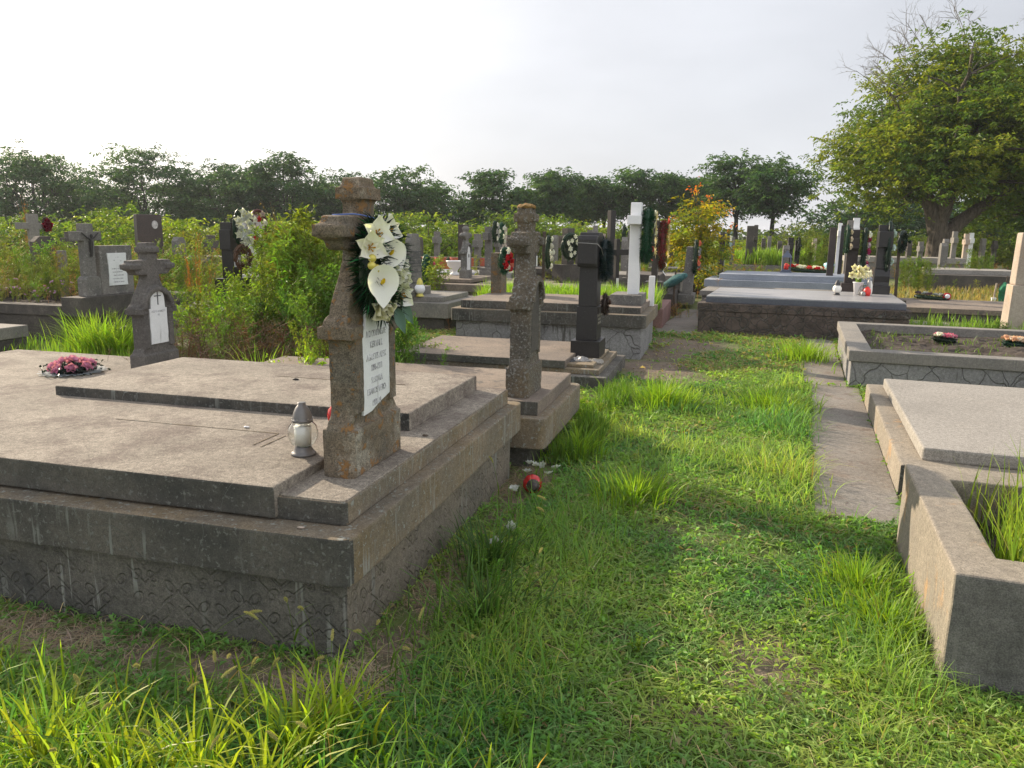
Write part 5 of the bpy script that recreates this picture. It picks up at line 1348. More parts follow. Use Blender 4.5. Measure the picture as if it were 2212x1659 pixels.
for v in bm.verts:
    v.co = Vector((v.co.x * 0.09, v.co.y * 0.11, v.co.z * 0.28 + 0.30)) * 1.0
    w_ = 1 + 0.5 * noise.noise(Vector((v.co.x * 20, v.co.y * 20, v.co.z * 6))); v.co.x *= w_; v.co.y *= w_
bm_done(bm, 'cloth', M['green_cloth'], e_, 0, smooth=True)
# green umbrella-like cloth by the brown step tomb
p = at(1440, 600, 15.0)
e_ = empty('cloth_bundle', (p[0] + 0.15, p[1], 0.0), LD, 'dark teal cloth bundle tied on a short stake left of the tilted granite headstone', 'cloth')
A = Acc(); A.add(*tube_np([(0.0, 0.0, 0.0), (0.02, 0.0, 0.85)], [0.025, 0.02], 6)); A.add(*tube_np([(0.05, 0.1, 0.0), (0.0, 0.0, 0.5)], [0.02, 0.015], 6)); A.build('stake', M['rust_wood'], e_)
bm = bmesh.new(); bmesh.ops.create_icosphere(bm, subdivisions=3, radius=1)
for v in bm.verts: v.co = Vector((v.co.x * 0.24 + 0.05 * v.co.z, v.co.y * 0.16, v.co.z * 0.12 + 0.68 + v.co.x * 0.1)) + noise.noise_vector(v.co * 3) * 0.03
t = plain('teal_cloth', (0.03, 0.10, 0.10), 0.9, var=0.4)
bm_done(bm, 'cloth', t, e_, 0, smooth=True)


# ------------------------------------------------------------ vegetation
GR = (0.19, 0.32, 0.045)


def zone_noise(x, y, s, o=0.0):
    "cheap smooth noise from summed sines"
    return (np.sin(x * s + 1.3 + o) * np.cos(y * s * 1.1 - 0.7 + o * 2) + np.sin((x + y) * s * 0.7 + 2.1 * o) * 0.7 + np.sin((x - 1.7 * y) * s * 1.9 + o) * 0.4) / 2.1


def grass_obj(name, label, P, h, w, lean, C, mat='grass', az=None):
    A = Acc(); V, F, Cc = blades(P, h, w, lean, C, az); A.add(V, F, Cc)
    o = A.build(name, M[mat]); tag(o, label, 'grass', kind='stuff'); return o


def sample(n, x0, x1, y0, y1, power=1.0):
    x = rng.uniform(x0, x1, n); u = rng.random(n)
    if power == 1.0: y = y0 * (y1 / y0) ** u       # density ~ 1/y
    else: y = y0 + (y1 - y0) * u
    return x, y


def infov(x, y, m=0.4):
    return np.abs(x) < y * 0.70 + m


# ---- 1. low creeping ground cover on the path and foreground
def cover_density(x, y):
    a, b = rowc(x, y, LD)
    d = np.clip(0.75 + 0.5 * zone_noise(x, y, 3.2), 0.1, 1)
    bare = np.exp(-(((a + 0.75) / 0.5) ** 2 + ((b - 9.2) / 1.6) ** 2)) * 1.15 + np.exp(-(((a + 0.2) / 1.0) ** 2 + ((b - 11.6) / 1.4) ** 2)) * 0.7
    bare += np.exp(-(((x - 0.95) / 0.22) ** 2 + ((y - 2.6) / 0.35) ** 2)) * 0.8
    bare += np.exp(-(((a + 1.13) / 0.13) ** 2)) * 0.85 * (b > 2.1) * (b < 4.9)      # trampled strip along the tomb wall
    bare += np.exp(-(((b - 2.13) / 0.14) ** 2)) * 0.8 * (a < -1.1)
    return np.clip(d - bare, 0.02, 1)


n = 330000
x, y = sample(n, -3.2, 6.5, 1.55, 13.5)
ok = infov(x, y) & free(x, y) & (rng.random(n) < cover_density(x, y))
x, y = x[ok], y[ok]; n = len(x)
sz = (0.75 + 0.12 * y)
P = np.stack([x, y, rng.uniform(0.0, 0.025, n)], 1)
pale = np.clip(0.32 + 0.5 * zone_noise(x, y, 2.3, 4.0) + 0.35 * zone_noise(x, y, 9.0, 1.5), 0, 1)
green = cvar((0.14, 0.28, 0.08), n, 0.40); yel = cvar((0.42, 0.50, 0.11), n, 0.35); dryc = cvar((0.40, 0.31, 0.16), n, 0.35)
Cc = green * (1 - pale[:, None]) + yel * pale[:, None]
mm = rng.random(n) < 0.03 + 0.32 * np.clip(zone_noise(x, y, 3.1, 7.0) * zone_noise(x, y, 1.3, 2.0) * 2, 0, 1) + 0.3 * (y > 8.6); Cc[mm] = dryc[mm]
hh = rng.uniform(0.025, 0.065, n) * sz
A = Acc(); V, F, C = blades(P, hh, rng.uniform(0.0035, 0.0075, n) * sz, rng.uniform(0.9, 2.4, n), Cc); A.add(V, F, C)
k_ = rng.random(n) < 0.62; m_ = int(k_.sum())
D = unit(m_); D[:, 2] = np.abs(D[:, 2]) * 0.9
V, F, C = leaves(P[k_] + np.array([0, 0, 0.012]), D, rng.uniform(0.020, 0.046, m_) * sz[k_], rng.uniform(0.009, 0.018, m_) * sz[k_], Cc[k_] * np.array([0.85, 1.0, 0.9]), fold=0.25, droop=0.4); A.add(V, F, C)
o = A.build('ground_cover', M['leaf0']); tag(o, 'low trampled green weeds and grass covering the path', 'ground cover', kind='stuff')
# scattered dry stems lying in the grass, tiny bare spots' litter
n = 4000
x, y = sample(n, -2.6, 6.0, 1.6, 12.5)
ok = infov(x, y) & free(x, y); x, y = x[ok], y[ok]; n = len(x)
A = Acc(); V, F, C = blades(np.stack([x, y, rng.uniform(0.005, 0.04, n)], 1), rng.uniform(0.03, 0.10, n), rng.uniform(0.0018, 0.0035, n), rng.uniform(1.6, 2.4, n), cvar((0.48, 0.38, 0.22), n, 0.35)); A.add(V, F, C)
o = A.build('dry_straw', M['dry']); tag(o, 'dry straw scattered in the path grass', 'straw', kind='stuff')

# ---- 2. short grass on the path
n = 190000
x, y = sample(n, -3.2, 6.5, 1.5, 14.0)
a, b = rowc(x, y, LD); ar, br = rowc(x, y, RD)
clump = np.clip(0.5 + 0.9 * zone_noise(x, y, 4.1, 1.0) + 0.5 * zone_noise(x, y, 13.0, 2.0), 0, 1)
edge = np.exp(-((ar - 0.02) / 0.28) ** 2) * (br > 4.2) + np.exp(-((ar - 0.42) / 0.2) ** 2) * (br < 4.4)
edge_l = np.exp(-((a + 0.65) / 0.25) ** 2) * (b > 2.2) * (b < 4.6)
lush = np.clip((b - 4.3) / 0.8, 0, 1) * np.clip((9.0 - b) / 1.5, 0, 1) * (a > -0.95) * (ar < 0.35)
keep = np.clip(0.05 + 0.42 * clump + 0.6 * edge + 0.45 * edge_l + 0.5 * lush, 0, 1) * np.clip(cover_density(x, y) * 1.8, 0, 1)
spill = (ar > 0.17) & (ar < 0.30) & (rng.random(n) < 0.25 * (1 - (ar - 0.17) / 0.13))
ok = infov(x, y) & (free(x, y) | spill) & (rng.random(n) < keep)
x, y, a, ar, b, br = x[ok], y[ok], a[ok], ar[ok], b[ok], br[ok]; n = len(x)
cl, ed, el, lu = clump[ok], edge[ok], edge_l[ok], lush[ok]
h = rng.uniform(0.25, 1.0, n) * (0.04 + 0.05 * cl + 0.10 * ed * (0.5 + cl) + 0.10 * el + 0.10 * lu * (0.35 + cl))
h *= np.where(b > 8.6, 0.5, 1.0)
dryf = 0.06 + 0.3 * np.clip(b - 8.8, 0, 1)
pl_ = np.clip(0.4 + 0.6 * zone_noise(x, y, 2.7, 4.0), 0, 1)[:, None]
Cc = cvar((0.14, 0.31, 0.09), n, 0.35) * (1 - pl_) + cvar((0.44, 0.54, 0.10), n, 0.35, (0.45, 0.36, 0.15), 0.08) * pl_
mm = rng.random(n) < dryf * 0.6; Cc[mm] = cvar((0.25, 0.21, 0.075), int(mm.sum()), 0.3)
grass_obj('grass', 'short green grass on the path between the graves', np.stack([x, y, np.zeros(n)], 1), h, rng.uniform(0.0028, 0.0052, n) * (0.75 + 0.16 * y), rng.uniform(0.15, 1.25, n), Cc)

# ---- 3. tall foreground grass, lower left, and along the double tomb
n = 13500
x, y = rng.uniform(-2.7, 0.55, n), rng.uniform(1.25, 2.75, n)
a, b = rowc(x, y, LD)
dens = np.clip(0.55 + 0.6 * zone_noise(x, y, 6.0, 3.0), 0.08, 1) * np.clip((0.45 - x) / 0.8, 0.05, 1) * np.where(b > 2.0, 0.25, 1.0)
dens *= np.clip((2.15 - b) / 0.35, 0.08, 1)
ok = free(x, y) & (rng.random(n) < dens) & infov(x, y, 0.3) & (b < 2.26)
x, y, b = x[ok], y[ok], b[ok]; n = len(x)
h = rng.uniform(0.25, 1.0, n) ** 1.6 * 0.27 * np.clip(1.05 - (b - 1.6) * 0.5, 0.55, 1.1)
grass_obj('tall_grass', 'tall bright foreground grass in front of the double tomb', np.stack([x, y, np.zeros(n)], 1), h, rng.uniform(0.004, 0.0105, n), rng.uniform(0.1, 1.1, n), np.where((rng.random(n) < 0.42)[:, None], cvar((0.30, 0.43, 0.035), n, 0.3, (0.50, 0.30, 0.09), 0.06), cvar((0.13, 0.27, 0.05), n, 0.4)))
n = 1500
a_, b_ = rng.uniform(-1.12, -0.35, n), rng.uniform(1.9, 4.6, n)
q = np.array([W(u, v) for u, v in zip(a_, b_)]); k_ = rng.random(n) < np.clip(0.5 + 0.7 * zone_noise(q[:, 0], q[:, 1], 5, 6.0), 0, 1)
q = q[k_]; n = len(q)
grass_obj('tall_grass', 'loose taller grass along the right side of the double tomb', np.stack([q[:, 0], q[:, 1], np.zeros(n)], 1), rng.uniform(0.08, 0.27, n), rng.uniform(0.004, 0.008, n), rng.uniform(0.2, 1.0, n), cvar((0.16, 0.29, 0.05), n, 0.3))

# foxtail seed heads: each a thing of its own
def foxtail(x, y, h, lean, az, label):
    e_ = empty('foxtail_grass', (x, y, 0), 0, label, 'grass', 'foxtail grasses with seed heads')
    k = 10; t_ = np.linspace(0, 1, k); dv = np.array([math.cos(az), math.sin(az), 0])
    pts = dv * (h * lean * t_ ** 2.4)[:, None] + np.array([0, 0, 1.0]) * (h * t_ * (1 - 0.35 * lean * t_ ** 2))[:, None]
    A = Acc(); V, F = tube_np(pts, np.full(k, 0.0011), 4); A.add(V, F, (0.14, 0.20, 0.05))
    nb = 3; bi = rng.uniform(0.15, 0.6, nb); bp = np.stack([np.interp(bi, t_, pts[:, j]) for j in range(3)], 1)
    V, F, C = blades(bp, rng.uniform(0.08, 0.16, nb), np.full(nb, 0.007), rng.uniform(0.5, 1.1, nb), cvar((0.12, 0.22, 0.03), nb)); A.add(V, F, C)
    A.build('stem', M['grass'], e_)
    d_ = pts[-1] - pts[-2]; d_ /= np.linalg.norm(d_)
    L_ = rng.uniform(0.032, 0.05); m = 420
    u_ = rng.random(m); base = pts[-1] + d_ * (u_ * L_)[:, None] + dv * (0.25 * L_ * u_ ** 2)[:, None] - np.array([0, 0, 1]) * (0.2 * L_ * u_ ** 2)[:, None]
    dd = unit(m) + d_ * 0.9; dd /= np.linalg.norm(dd, axis=1, keepdims=True)
    r_ = 0.0075 * np.sin(np.pi * np.clip(u_ * 0.85 + 0.1, 0, 1)) ** 0.5
    V, F, C = leaves(base, dd, r_ + 0.001, np.full(m, 0.0011), cvar((0.42, 0.38, 0.13), m, 0.3), 0, 0); A = Acc(); A.add(V, F, C)
    kk = 6; uu = np.linspace(0, 1, kk); sp = pts[-1] + d_ * (uu * L_)[:, None] + dv * (0.25 * L_ * uu ** 2)[:, None] - np.array([0, 0, 1]) * (0.2 * L_ * uu ** 2)[:, None]
    V, F = tube_np(sp, 0.0036 * np.sin(np.pi * (uu * 0.8 + 0.12)) ** 0.6, 6); A.add(V, F, (0.28, 0.29, 0.09))
    A.build('seed_head', M['dry'], e_)


heads = [(535, 1325, 2.35), (557, 1338, 2.33), (620, 1300, 2.45), (655, 1318, 2.4), (465, 1430, 2.2), (498, 1415, 2.25), (717, 1385, 2.3), (590, 1440, 2.2), (478, 1465, 2.1), (172, 1480, 2.05), (300, 1440, 2.1), (240, 1520, 1.98), (405, 1492, 2.1),
         (820, 1340, 2.45), (735, 1445, 2.2), (1020, 1375, 2.4), (905, 1340, 2.5), (1065, 1000, 4.0), (1180, 1080, 3.3), (1175, 1105, 3.25), (545, 1440, 2.15), (600, 1600, 1.9), (120, 1620, 1.85), (640, 1560, 1.95), (455, 1620, 1.85), (1165, 1195, 2.9), (700, 1420, 2.25), (780, 1365, 2.4), (870, 1400, 2.3), (325, 1590, 1.88)]
ordn = ['most upright', 'slightly leaning', 'strongly arching', 'nodding', 'slender', 'short', 'tallest looking']
for i, (px, py, Y) in enumerate(heads):
    p = at(px, py, Y); az = rng.uniform(0, 6.28); lean = rng.uniform(0.1, 0.55); h = p[2] / (1 - 0.35 * lean)
    bx, by = p[0] - math.cos(az) * h * lean, p[1] - math.sin(az) * h * lean
    foxtail(bx, by, h, lean, az, 'foxtail grass with a bristly yellow seed head, loosely scattered round the double tomb')

# ---- 4. grass inside the right hand kerb, on beds and behind graves
def bed(label, n, a0, a1, b0, b1, z, hlo, hhi, w, col_, deg, alt=None, p=0.0, lean=(0.05, 0.5), mat='grass', name='tall_grass'):
    a = rng.uniform(a0, a1, n); b = rng.uniform(b0, b1, n)
    c, s = math.cos(R(deg)), math.sin(R(deg)); x, y = a * c + b * s, -a * s + b * c
    cl = np.clip(0.55 + 0.7 * zone_noise(x, y, 5.0, z * 9 + a0), 0.1, 1)
    k = (rng.random(n) < cl) & infov(x, y, 1.0); x, y, cl = x[k], y[k], cl[k]; n = len(x)
    return grass_obj(name, label, np.stack([x, y, np.full(n, z)], 1), rng.uniform(hlo, hhi, n) * (0.6 + 0.4 * cl), w * rng.uniform(0.7, 1.3, n), rng.uniform(*lean, n), cvar(col_, n, 0.3, alt, p), mat)


YG = (0.22, 0.34, 0.04)
bed('high yellow green grass growing inside the right foreground kerb', 7000, 0.80, 3.1, 3.06, 4.0, 0.2, 0.28, 0.62, 0.007, (0.24, 0.34, 0.05), RD, (0.3, 0.26, 0.1), 0.08)
bed('patch of bright grass on the bed behind the crazy paved tomb', 9000, -3.75, -1.0, 11.45, 13.3, 0.34, 0.28, 0.58, 0.014, (0.22, 0.36, 0.04), LD)
bed('bright grass behind the soil bed grave', 9000, 0.9, 6.5, 11.75, 15.4, 0.0, 0.12, 0.42, 0.014, (0.20, 0.33, 0.05), RD)
bed('sparse grass sprouting on the soil bed', 1500, 0.8, 4.5, 8.9, 11.4, 0.28, 0.05, 0.16, 0.010, (0.12, 0.2, 0.03), RD, lean=(0.3, 1.2))
bed('dry straw coloured grass before the dark kerb grave', 9000, 1.6, 7.5, 17.9, 26.6, 0.0, 0.1, 0.3, 0.02, (0.34, 0.26, 0.11), RD, (0.15, 0.2, 0.04), 0.15)
bed('bright tall grass on the kerbed grave by the far crosses', 3000, -2.5, 0.3, 28.7, 30.9, 0.55, 0.4, 0.8, 0.03, YG, RD)
bed('grass between the left tombs and the weedy grave', 3000, -9.0, -6.0, 6.3, 8.4, 0.0, 0.08, 0.3, 0.010, GR, LD)
bed('grass along the stepped tombs by the path', 2600, -1.05, -0.8, 4.9, 7.5, 0.0, 0.1, 0.28, 0.008, (0.11, 0.2, 0.03), LD)
bed('dry trampled straw along the front wall of the double tomb', 9000, -3.4, -0.95, 1.95, 2.3, 0.005, 0.02, 0.08, 0.003, (0.36, 0.29, 0.20), LD, lean=(1.4, 2.2), mat='dry', name='dry_straw')
bed('dry trampled straw along the right wall of the double tomb', 7000, -1.24, -0.98, 2.2, 4.8, 0.005, 0.02, 0.07, 0.003, (0.33, 0.26, 0.18), LD, lean=(1.4, 2.2), mat='dry', name='dry_straw')
bed('small broken dry stalks on the ground near the stepped tombs', 2600, -1.1, 0.0, 7.6, 13.0, 0.0, 0.01, 0.04, 0.008, (0.26, 0.2, 0.12), LD, lean=(1.2, 2.0), mat='dry', name='dry_straw')

# grass tufts that stand alone
def tuft(x, y, z, n, h, w, label, c=(0.22, 0.35, 0.035), spread=0.12):
    A = Acc(); r_ = np.abs(rng.normal(0, spread, n)); th = rng.uniform(0, 6.28, n)
    P = np.stack([r_ * np.cos(th), r_ * np.sin(th), np.zeros(n)], 1)
    V, F, C = blades(P, h * rng.uniform(0.5, 1, n), w * rng.uniform(0.7, 1.2, n), rng.uniform(0.2, 0.9, n), cvar(c, n, 0.3), az=th + rng.normal(0, 0.5, n)); A.add(V, F, C)
    o = A.build('grass_tuft', M['grass']); o.location = (x, y, z); tag(o, label, 'grass tuft', 'grass tufts'); return o


p = at(208, 745, 9.3); tuft(p[0], p[1], 0.0, 420, 0.72, 0.013, 'big arching bright grass tuft left of the small dark cross', spread=0.2)
p = at(258, 745, 9.2); tuft(p[0], p[1], 0.0, 300, 0.70, 0.013, 'second bright grass tuft touching the small dark cross', spread=0.15)
p = at(565, 780, 6.9); tuft(p[0], p[1], 0.05, 80, 0.66, 0.010, 'thin tall grass tuft behind the far slab of the double tomb', spread=0.1)
p = at(1225, 960, 5.2); tuft(p[0] + 0.1, p[1], 0.0, 170, 0.34, 0.008, 'grass tuft at the corner of the lichened cross tomb')
p = at(1430, 850, 6.9); tuft(p[0], p[1], 0.0, 500, 0.36, 0.009, 'large grass tuft on the path level with the black monument', spread=0.22)
p = at(1375, 1050, 4.3); tuft(p[0], p[1], 0.0, 300, 0.30, 0.008, 'upright grass tuft in the middle of the path', spread=0.16)
p = at(1215, 790, 8.4); tuft(-0.15, 7.35, 0.0, 40, 0.30, 0.010, 'few long blades before the low stepped tomb', spread=0.05)
p = at(1740, 770, 9.7); tuft(p[0], p[1], 0.0, 420, 0.36, 0.010, 'grass tuft at the far end of the pavement edge', spread=0.3)
p = at(1660, 900, 6.8); tuft(p[0], p[1], 0.0, 520, 0.30, 0.008, 'dense grass tuft leaning over the pavement edge', spread=0.25)
p = at(1900, 1370, 3.0); tuft(p[0] - 0.05, p[1] - 0.15, 0.0, 420, 0.20, 0.007, 'bright grass tuft against the right foreground kerb', spread=0.16)
p = at(1880, 1230, 3.2); tuft(p[0] - 0.05, p[1], 0.0, 320, 0.20, 0.007, 'grass tuft at the far corner of the right foreground kerb', spread=0.13)
p = at(1130, 1330, 2.9); tuft(p[0] - 0.15, p[1], 0.0, 160, 0.30, 0.008, 'loose tuft of wide blades right of the double tomb corner', spread=0.16, c=(0.09, 0.17, 0.04))
p = at(1060, 1200, 3.4); tuft(p[0], p[1], 0.0, 200, 0.30, 0.008, 'dark green tuft halfway along the double tomb', spread=0.14, c=(0.08, 0.16, 0.04))
for i, (px, Y, lb) in enumerate(((90, 2.0, 'glowing yellow green tuft at the bottom left corner'), (420, 1.95, 'bright broad bladed tuft left of the bottom centre of the tomb'), (640, 2.05, 'broad yellow green tuft before the middle of the tomb wall'), (730, 2.15, 'yellow and orange bladed tuft before the tomb corner'), (250, 1.9, 'second glowing tuft from the bottom left corner'), (560, 1.85, 'tuft of upright bright blades at the bottom edge'))):
    p = at(px, 1600, Y); tuft(p[0], p[1], 0, 60, 0.30, 0.011, lb, c=(0.33, 0.42, 0.03), spread=0.07)


# ---- 5. weeds: prototype plants joined into masses
def weed_proto(kind, seed):
    r_ = np.random.default_rng(seed); A = Acc()
    if kind in ('herb', 'dry', 'feather'):
        k = 7; t_ = np.linspace(0, 1, k); bx, by = r_.uniform(-0.18, 0.18, 2)
        ax = np.stack([bx * t_ ** 2, by * t_ ** 2, t_], 1)
        sc = (0.13, 0.16, 0.05) if kind != 'dry' else (0.24, 0.17, 0.10)
        A.add(*tube_np(ax, np.linspace(0.007, 0.0015, k), 4), sc)
        nb = {'herb': 15, 'dry': 16, 'feather': 24}[kind]
        for i in range(nb):
            s = r_.uniform(0.12, 0.95); b0 = np.array([np.interp(s, t_, ax[:, j]) for j in range(3)])
            az = r_.uniform(0, 6.28); L_ = r_.uniform(0.14, 0.34) * (1.25 - s * 0.8) * (0.7 if kind == 'feather' else 1)
            up = r_.uniform(0.5, 1.3)
            tt = np.linspace(0, 1, 5); d = np.array([math.cos(az), math.sin(az), 0])
            bp = b0 + d * (L_ * tt)[:, None] + np.array([0, 0, 1.0]) * (L_ * up * tt ** 1.5)[:, None]
            A.add(*tube_np(bp, np.linspace(0.0035, 0.001, 5), 3), sc)
            nl = {'herb': 15, 'dry': 7, 'feather': 22}[kind]
            u = r_.uniform(0.1, 1.0, nl); P = np.stack([np.interp(u, tt, bp[:, j]) for j in range(3)], 1)
            Dd = r_.normal(0, 1, (nl, 3)) * 0.8 + d * 0.7 + np.array([0, 0, 0.35])
            if kind == 'herb': ls, lw, cc = r_.uniform(0.035, 0.075, nl), r_.uniform(0.010, 0.018, nl), (0.10, 0.165, 0.03)
            elif kind == 'feather': ls, lw, cc = r_.uniform(0.02, 0.05, nl), r_.uniform(0.005, 0.010, nl), (0.095, 0.15, 0.04)
            else: ls, lw, cc = r_.uniform(0.01, 0.03, nl), r_.uniform(0.004, 0.010, nl), (0.26, 0.17, 0.09)
            V, F, C = leaves(P, Dd, ls, lw, cvar(cc, nl, 0.35), 0.2, 0.3); A.add(V, F, C)
        nl = 50 if kind != 'dry' else 15
        u = r_.uniform(0.1, 1.0, nl); P = np.stack([np.interp(u, t_, ax[:, j]) for j in range(3)], 1); Dd = r_.normal(0, 1, (nl, 3)) + np.array([0, 0, 0.5])
        V, F, C = leaves(P, Dd, r_.uniform(0.03, 0.08, nl), r_.uniform(0.008, 0.018, nl), cvar((0.11, 0.175, 0.03) if kind != 'dry' else (0.25, 0.16, 0.08), nl, 0.35), 0.2, 0.3); A.add(V, F, C)
    elif kind == 'broad':
        for s_ in range(5):
            az = r_.uniform(0, 6.28); tt = np.linspace(0, 1, 5); d = np.array([math.cos(az), math.sin(az), 0]) * r_.uniform(0.1, 0.35)
            bp = d * (tt ** 1.3)[:, None] + np.array([0, 0, 1.0]) * (tt * r_.uniform(0.7, 1.0))[:, None]
            A.add(*tube_np(bp, np.linspace(0.006, 0.002, 5), 4), (0.12, 0.16, 0.05))
            nl = 26; u = r_.uniform(0.05, 1.0, nl); P = np.stack([np.interp(u, tt, bp[:, j]) for j in range(3)], 1)
            Dd = r_.normal(0, 1, (nl, 3)) * np.array([1, 1, 0.5]) + np.array([0, 0, 0.1])
            V, F, C = leaves(P, Dd, r_.uniform(0.06, 0.13, nl), r_.uniform(0.03, 0.06, nl), cvar((0.12, 0.19, 0.025), nl, 0.3), 0.2, 0.3); A.add(V, F, C)
    return A.get()


PR = {k: [weed_proto(k, 10 * i + j) for j in range(5)] for i, k in enumerate(('herb', 'feather', 'dry', 'broad'))}


def plant_mass(name, label, items, mat='leaf', kind='stuff', loc=None, cat='weeds', group=None):
    "items: (x, y, z, height, width factor, proto kind, tint)"
    A = Acc()
    ox, oy, oz = loc or (0, 0, 0)
    for (x, y, z, h, wf, k, tint) in items:
        V, F, C = PR[k][int(rng.integers(0, 5))]
        V2 = rotz(V, rng.uniform(0, 6.28)) * np.array([h * wf, h * wf, h]) + np.array([x - ox, y - oy, z - oz])
        A.add(V2, F, np.clip(C * np.array(tint) * rng.uniform(0.8, 1.2), 0, 1))
    o = A.build(name, M[mat])
    if loc: o.location = loc
    tag(o, label, cat, group, kind)
    return o


def mass_items(n, a0, a1, b0, b1, hfun, kinds, deg=LD, z=0.0, tint=((0.8, 1.2), (0.85, 1.15), (0.8, 1.2)), wf=(0.8, 1.3), respect=True):
    out = []
    for i in range(n):
        a, b = rng.uniform(a0, a1), rng.uniform(b0, b1); x, y = W(a, b, deg)
        if respect and not free(np.array([x]), np.array([y]))[0]: continue
        if not infov(np.array([x]), np.array([y]), 1.2)[0]: continue
        k = kinds[int(rng.integers(0, len(kinds)))]
        out.append((x, y, z, hfun(a, b, x, y) * rng.uniform(0.75, 1.15), rng.uniform(*wf), k, [rng.uniform(*t_) for t_ in tint]))
    return out


# the big clump left of the foreground cross: individual bushes
def bush(px, Y, h, n, spread, kinds, label, z=0.0, tint=(1, 1, 1), name='weed_bush', wf=(0.7, 1.1), xy=None):
    p = at(px, 600, Y) if xy is None else (xy[0], xy[1])
    it = []
    for i in range(n):
        r_ = abs(rng.normal(0, spread)); th = rng.uniform(0, 6.28)
        hh = h * (1 - 0.35 * min(1, (r_ / (2 * spread + 1e-6)) ** 2)) * rng.uniform(0.72, 1.03)
        it.append((p[0] + r_ * math.cos(th), p[1] + r_ * math.sin(th), z, hh, rng.uniform(*wf), kinds[i % len(kinds)], [t_ * rng.uniform(0.85, 1.15) for t_ in tint]))
    return plant_mass(name, label, it, kind=None, loc=(p[0], p[1], z), cat='bush', group='weedy bushes')


bush(655, 8.9, 1.80, 34, 0.42, ('feather', 'herb', 'feather'), 'tallest yellow green weed bush left of the brown foreground cross', tint=(1.22, 1.08, 0.9))
bush(650, 9.6, 1.72, 24, 0.34, ('feather', 'feather', 'herb'), 'tall weed bush with dry tips right of the black cross with white flowers', tint=(1.25, 1.08, 0.85))
bush(700, 7.9, 1.25, 28, 0.32, ('feather', 'herb'), 'dense green weed bush touching the brown foreground cross', tint=(0.9, 1.0, 1.0))
bush(570, 8.4, 0.92, 22, 0.38, ('feather', 'herb'), 'dark green thistle bush below the black cross with white flowers', tint=(0.75, 0.9, 1.0))
bush(480, 8.9, 0.98, 14, 0.36, ('herb',), 'loose thorny weed bush between the small dark cross and the tall weeds', tint=(1.1, 1.1, 0.9))
bush(410, 9.6, 0.95, 12, 0.4, ('herb', 'feather'), 'sunlit weed bush just right of the small dark cross', tint=(1.25, 1.15, 0.8))
bush(650, 6.35, 0.74, 12, 0.22, ('broad', 'herb'), 'bright yellow green lettuce leaved weeds behind the double tomb slab', tint=(1.45, 1.35, 0.9), wf=(0.5, 0.8))
bush(600, 6.6, 0.5, 8, 0.2, ('broad', 'herb'), 'low bright weeds left of the lettuce leaved weeds', tint=(1.4, 1.3, 0.8), wf=(0.6, 0.9))
bush(875, 6.7, 0.88, 16, 0.17, ('feather', 'herb'), 'dense dark green bush right behind the calla wreath cross', tint=(0.75, 0.95, 0.9), wf=(0.5, 0.8))
bush(720, 7.0, 0.80, 10, 0.2, ('herb',), 'slender green weeds directly behind the foreground cross', tint=(1.1, 1.1, 0.9), wf=(0.5, 0.8))
bush(700, 9.4, 1.45, 22, 0.3, ('feather', 'herb'), 'pale feathery weed bush just behind the shaft of the foreground cross', tint=(1.15, 1.08, 0.95))
bush(935, 8.6, 0.40, 12, 0.25, ('broad', 'herb'), 'low green weeds left of the crazy paved tomb', tint=(1.1, 1.1, 0.8))
bush(1285, 5.9, 0.22, 20, 0.16, ('broad',), 'low leafy weed cushion at the corner of the lichened cross tomb', tint=(1.2, 1.2, 0.9), wf=(1.0, 1.6), xy=(0.62, 6.35))
bush(1160, 3.0, 0.16, 10, 0.15, ('broad',), 'small leafy weeds halfway along the double tomb wall', tint=(0.8, 1.0, 1.0), wf=(0.8, 1.3), xy=(-0.12, 3.25))
bush(1430, 2.3, 0.13, 2, 0.03, ('broad',), 'single broad leaved seedling in the middle of the path', tint=(1.3, 1.3, 0.8), wf=(0.8, 1.0), xy=(0.48, 2.62))
bush(55, 2.3, 0.16, 6, 0.12, ('broad',), 'broad leaved plant at the bottom right of the foxtails', tint=(0.9, 1.1, 1.0), wf=(0.8, 1.2), xy=(0.02, 2.15))
bush(2175, 10.2, 0.22, 14, 0.14, ('broad',), 'dark little shrub at the back right corner of the soil bed', z=0.28, tint=(0.35, 0.5, 0.6), wf=(0.7, 1.0))
# dead brown undergrowth
it = mass_items(110, -5.3, -3.3, 6.15, 7.3, lambda a, b, x, y: 0.62, ('dry',), tint=((0.5, 0.85), (0.45, 0.75), (0.45, 0.75)), wf=(1.1, 1.8))
plant_mass('dead_undergrowth', 'tangled dead brown undergrowth at the foot of the tall weeds', it, mat='dry')
p = at(470, 700, 7.9)
it = [(p[0] + rng.normal(0, 0.45), p[1] + rng.normal(0, 0.35), 0, rng.uniform(0.3, 0.5), rng.uniform(1.1, 1.7), 'dry', (0.55, 0.5, 0.5)) for i in range(60)]
plant_mass('dead_undergrowth', 'brown matted dead weeds behind the far slab, below the thistle bush', it, mat='dry')
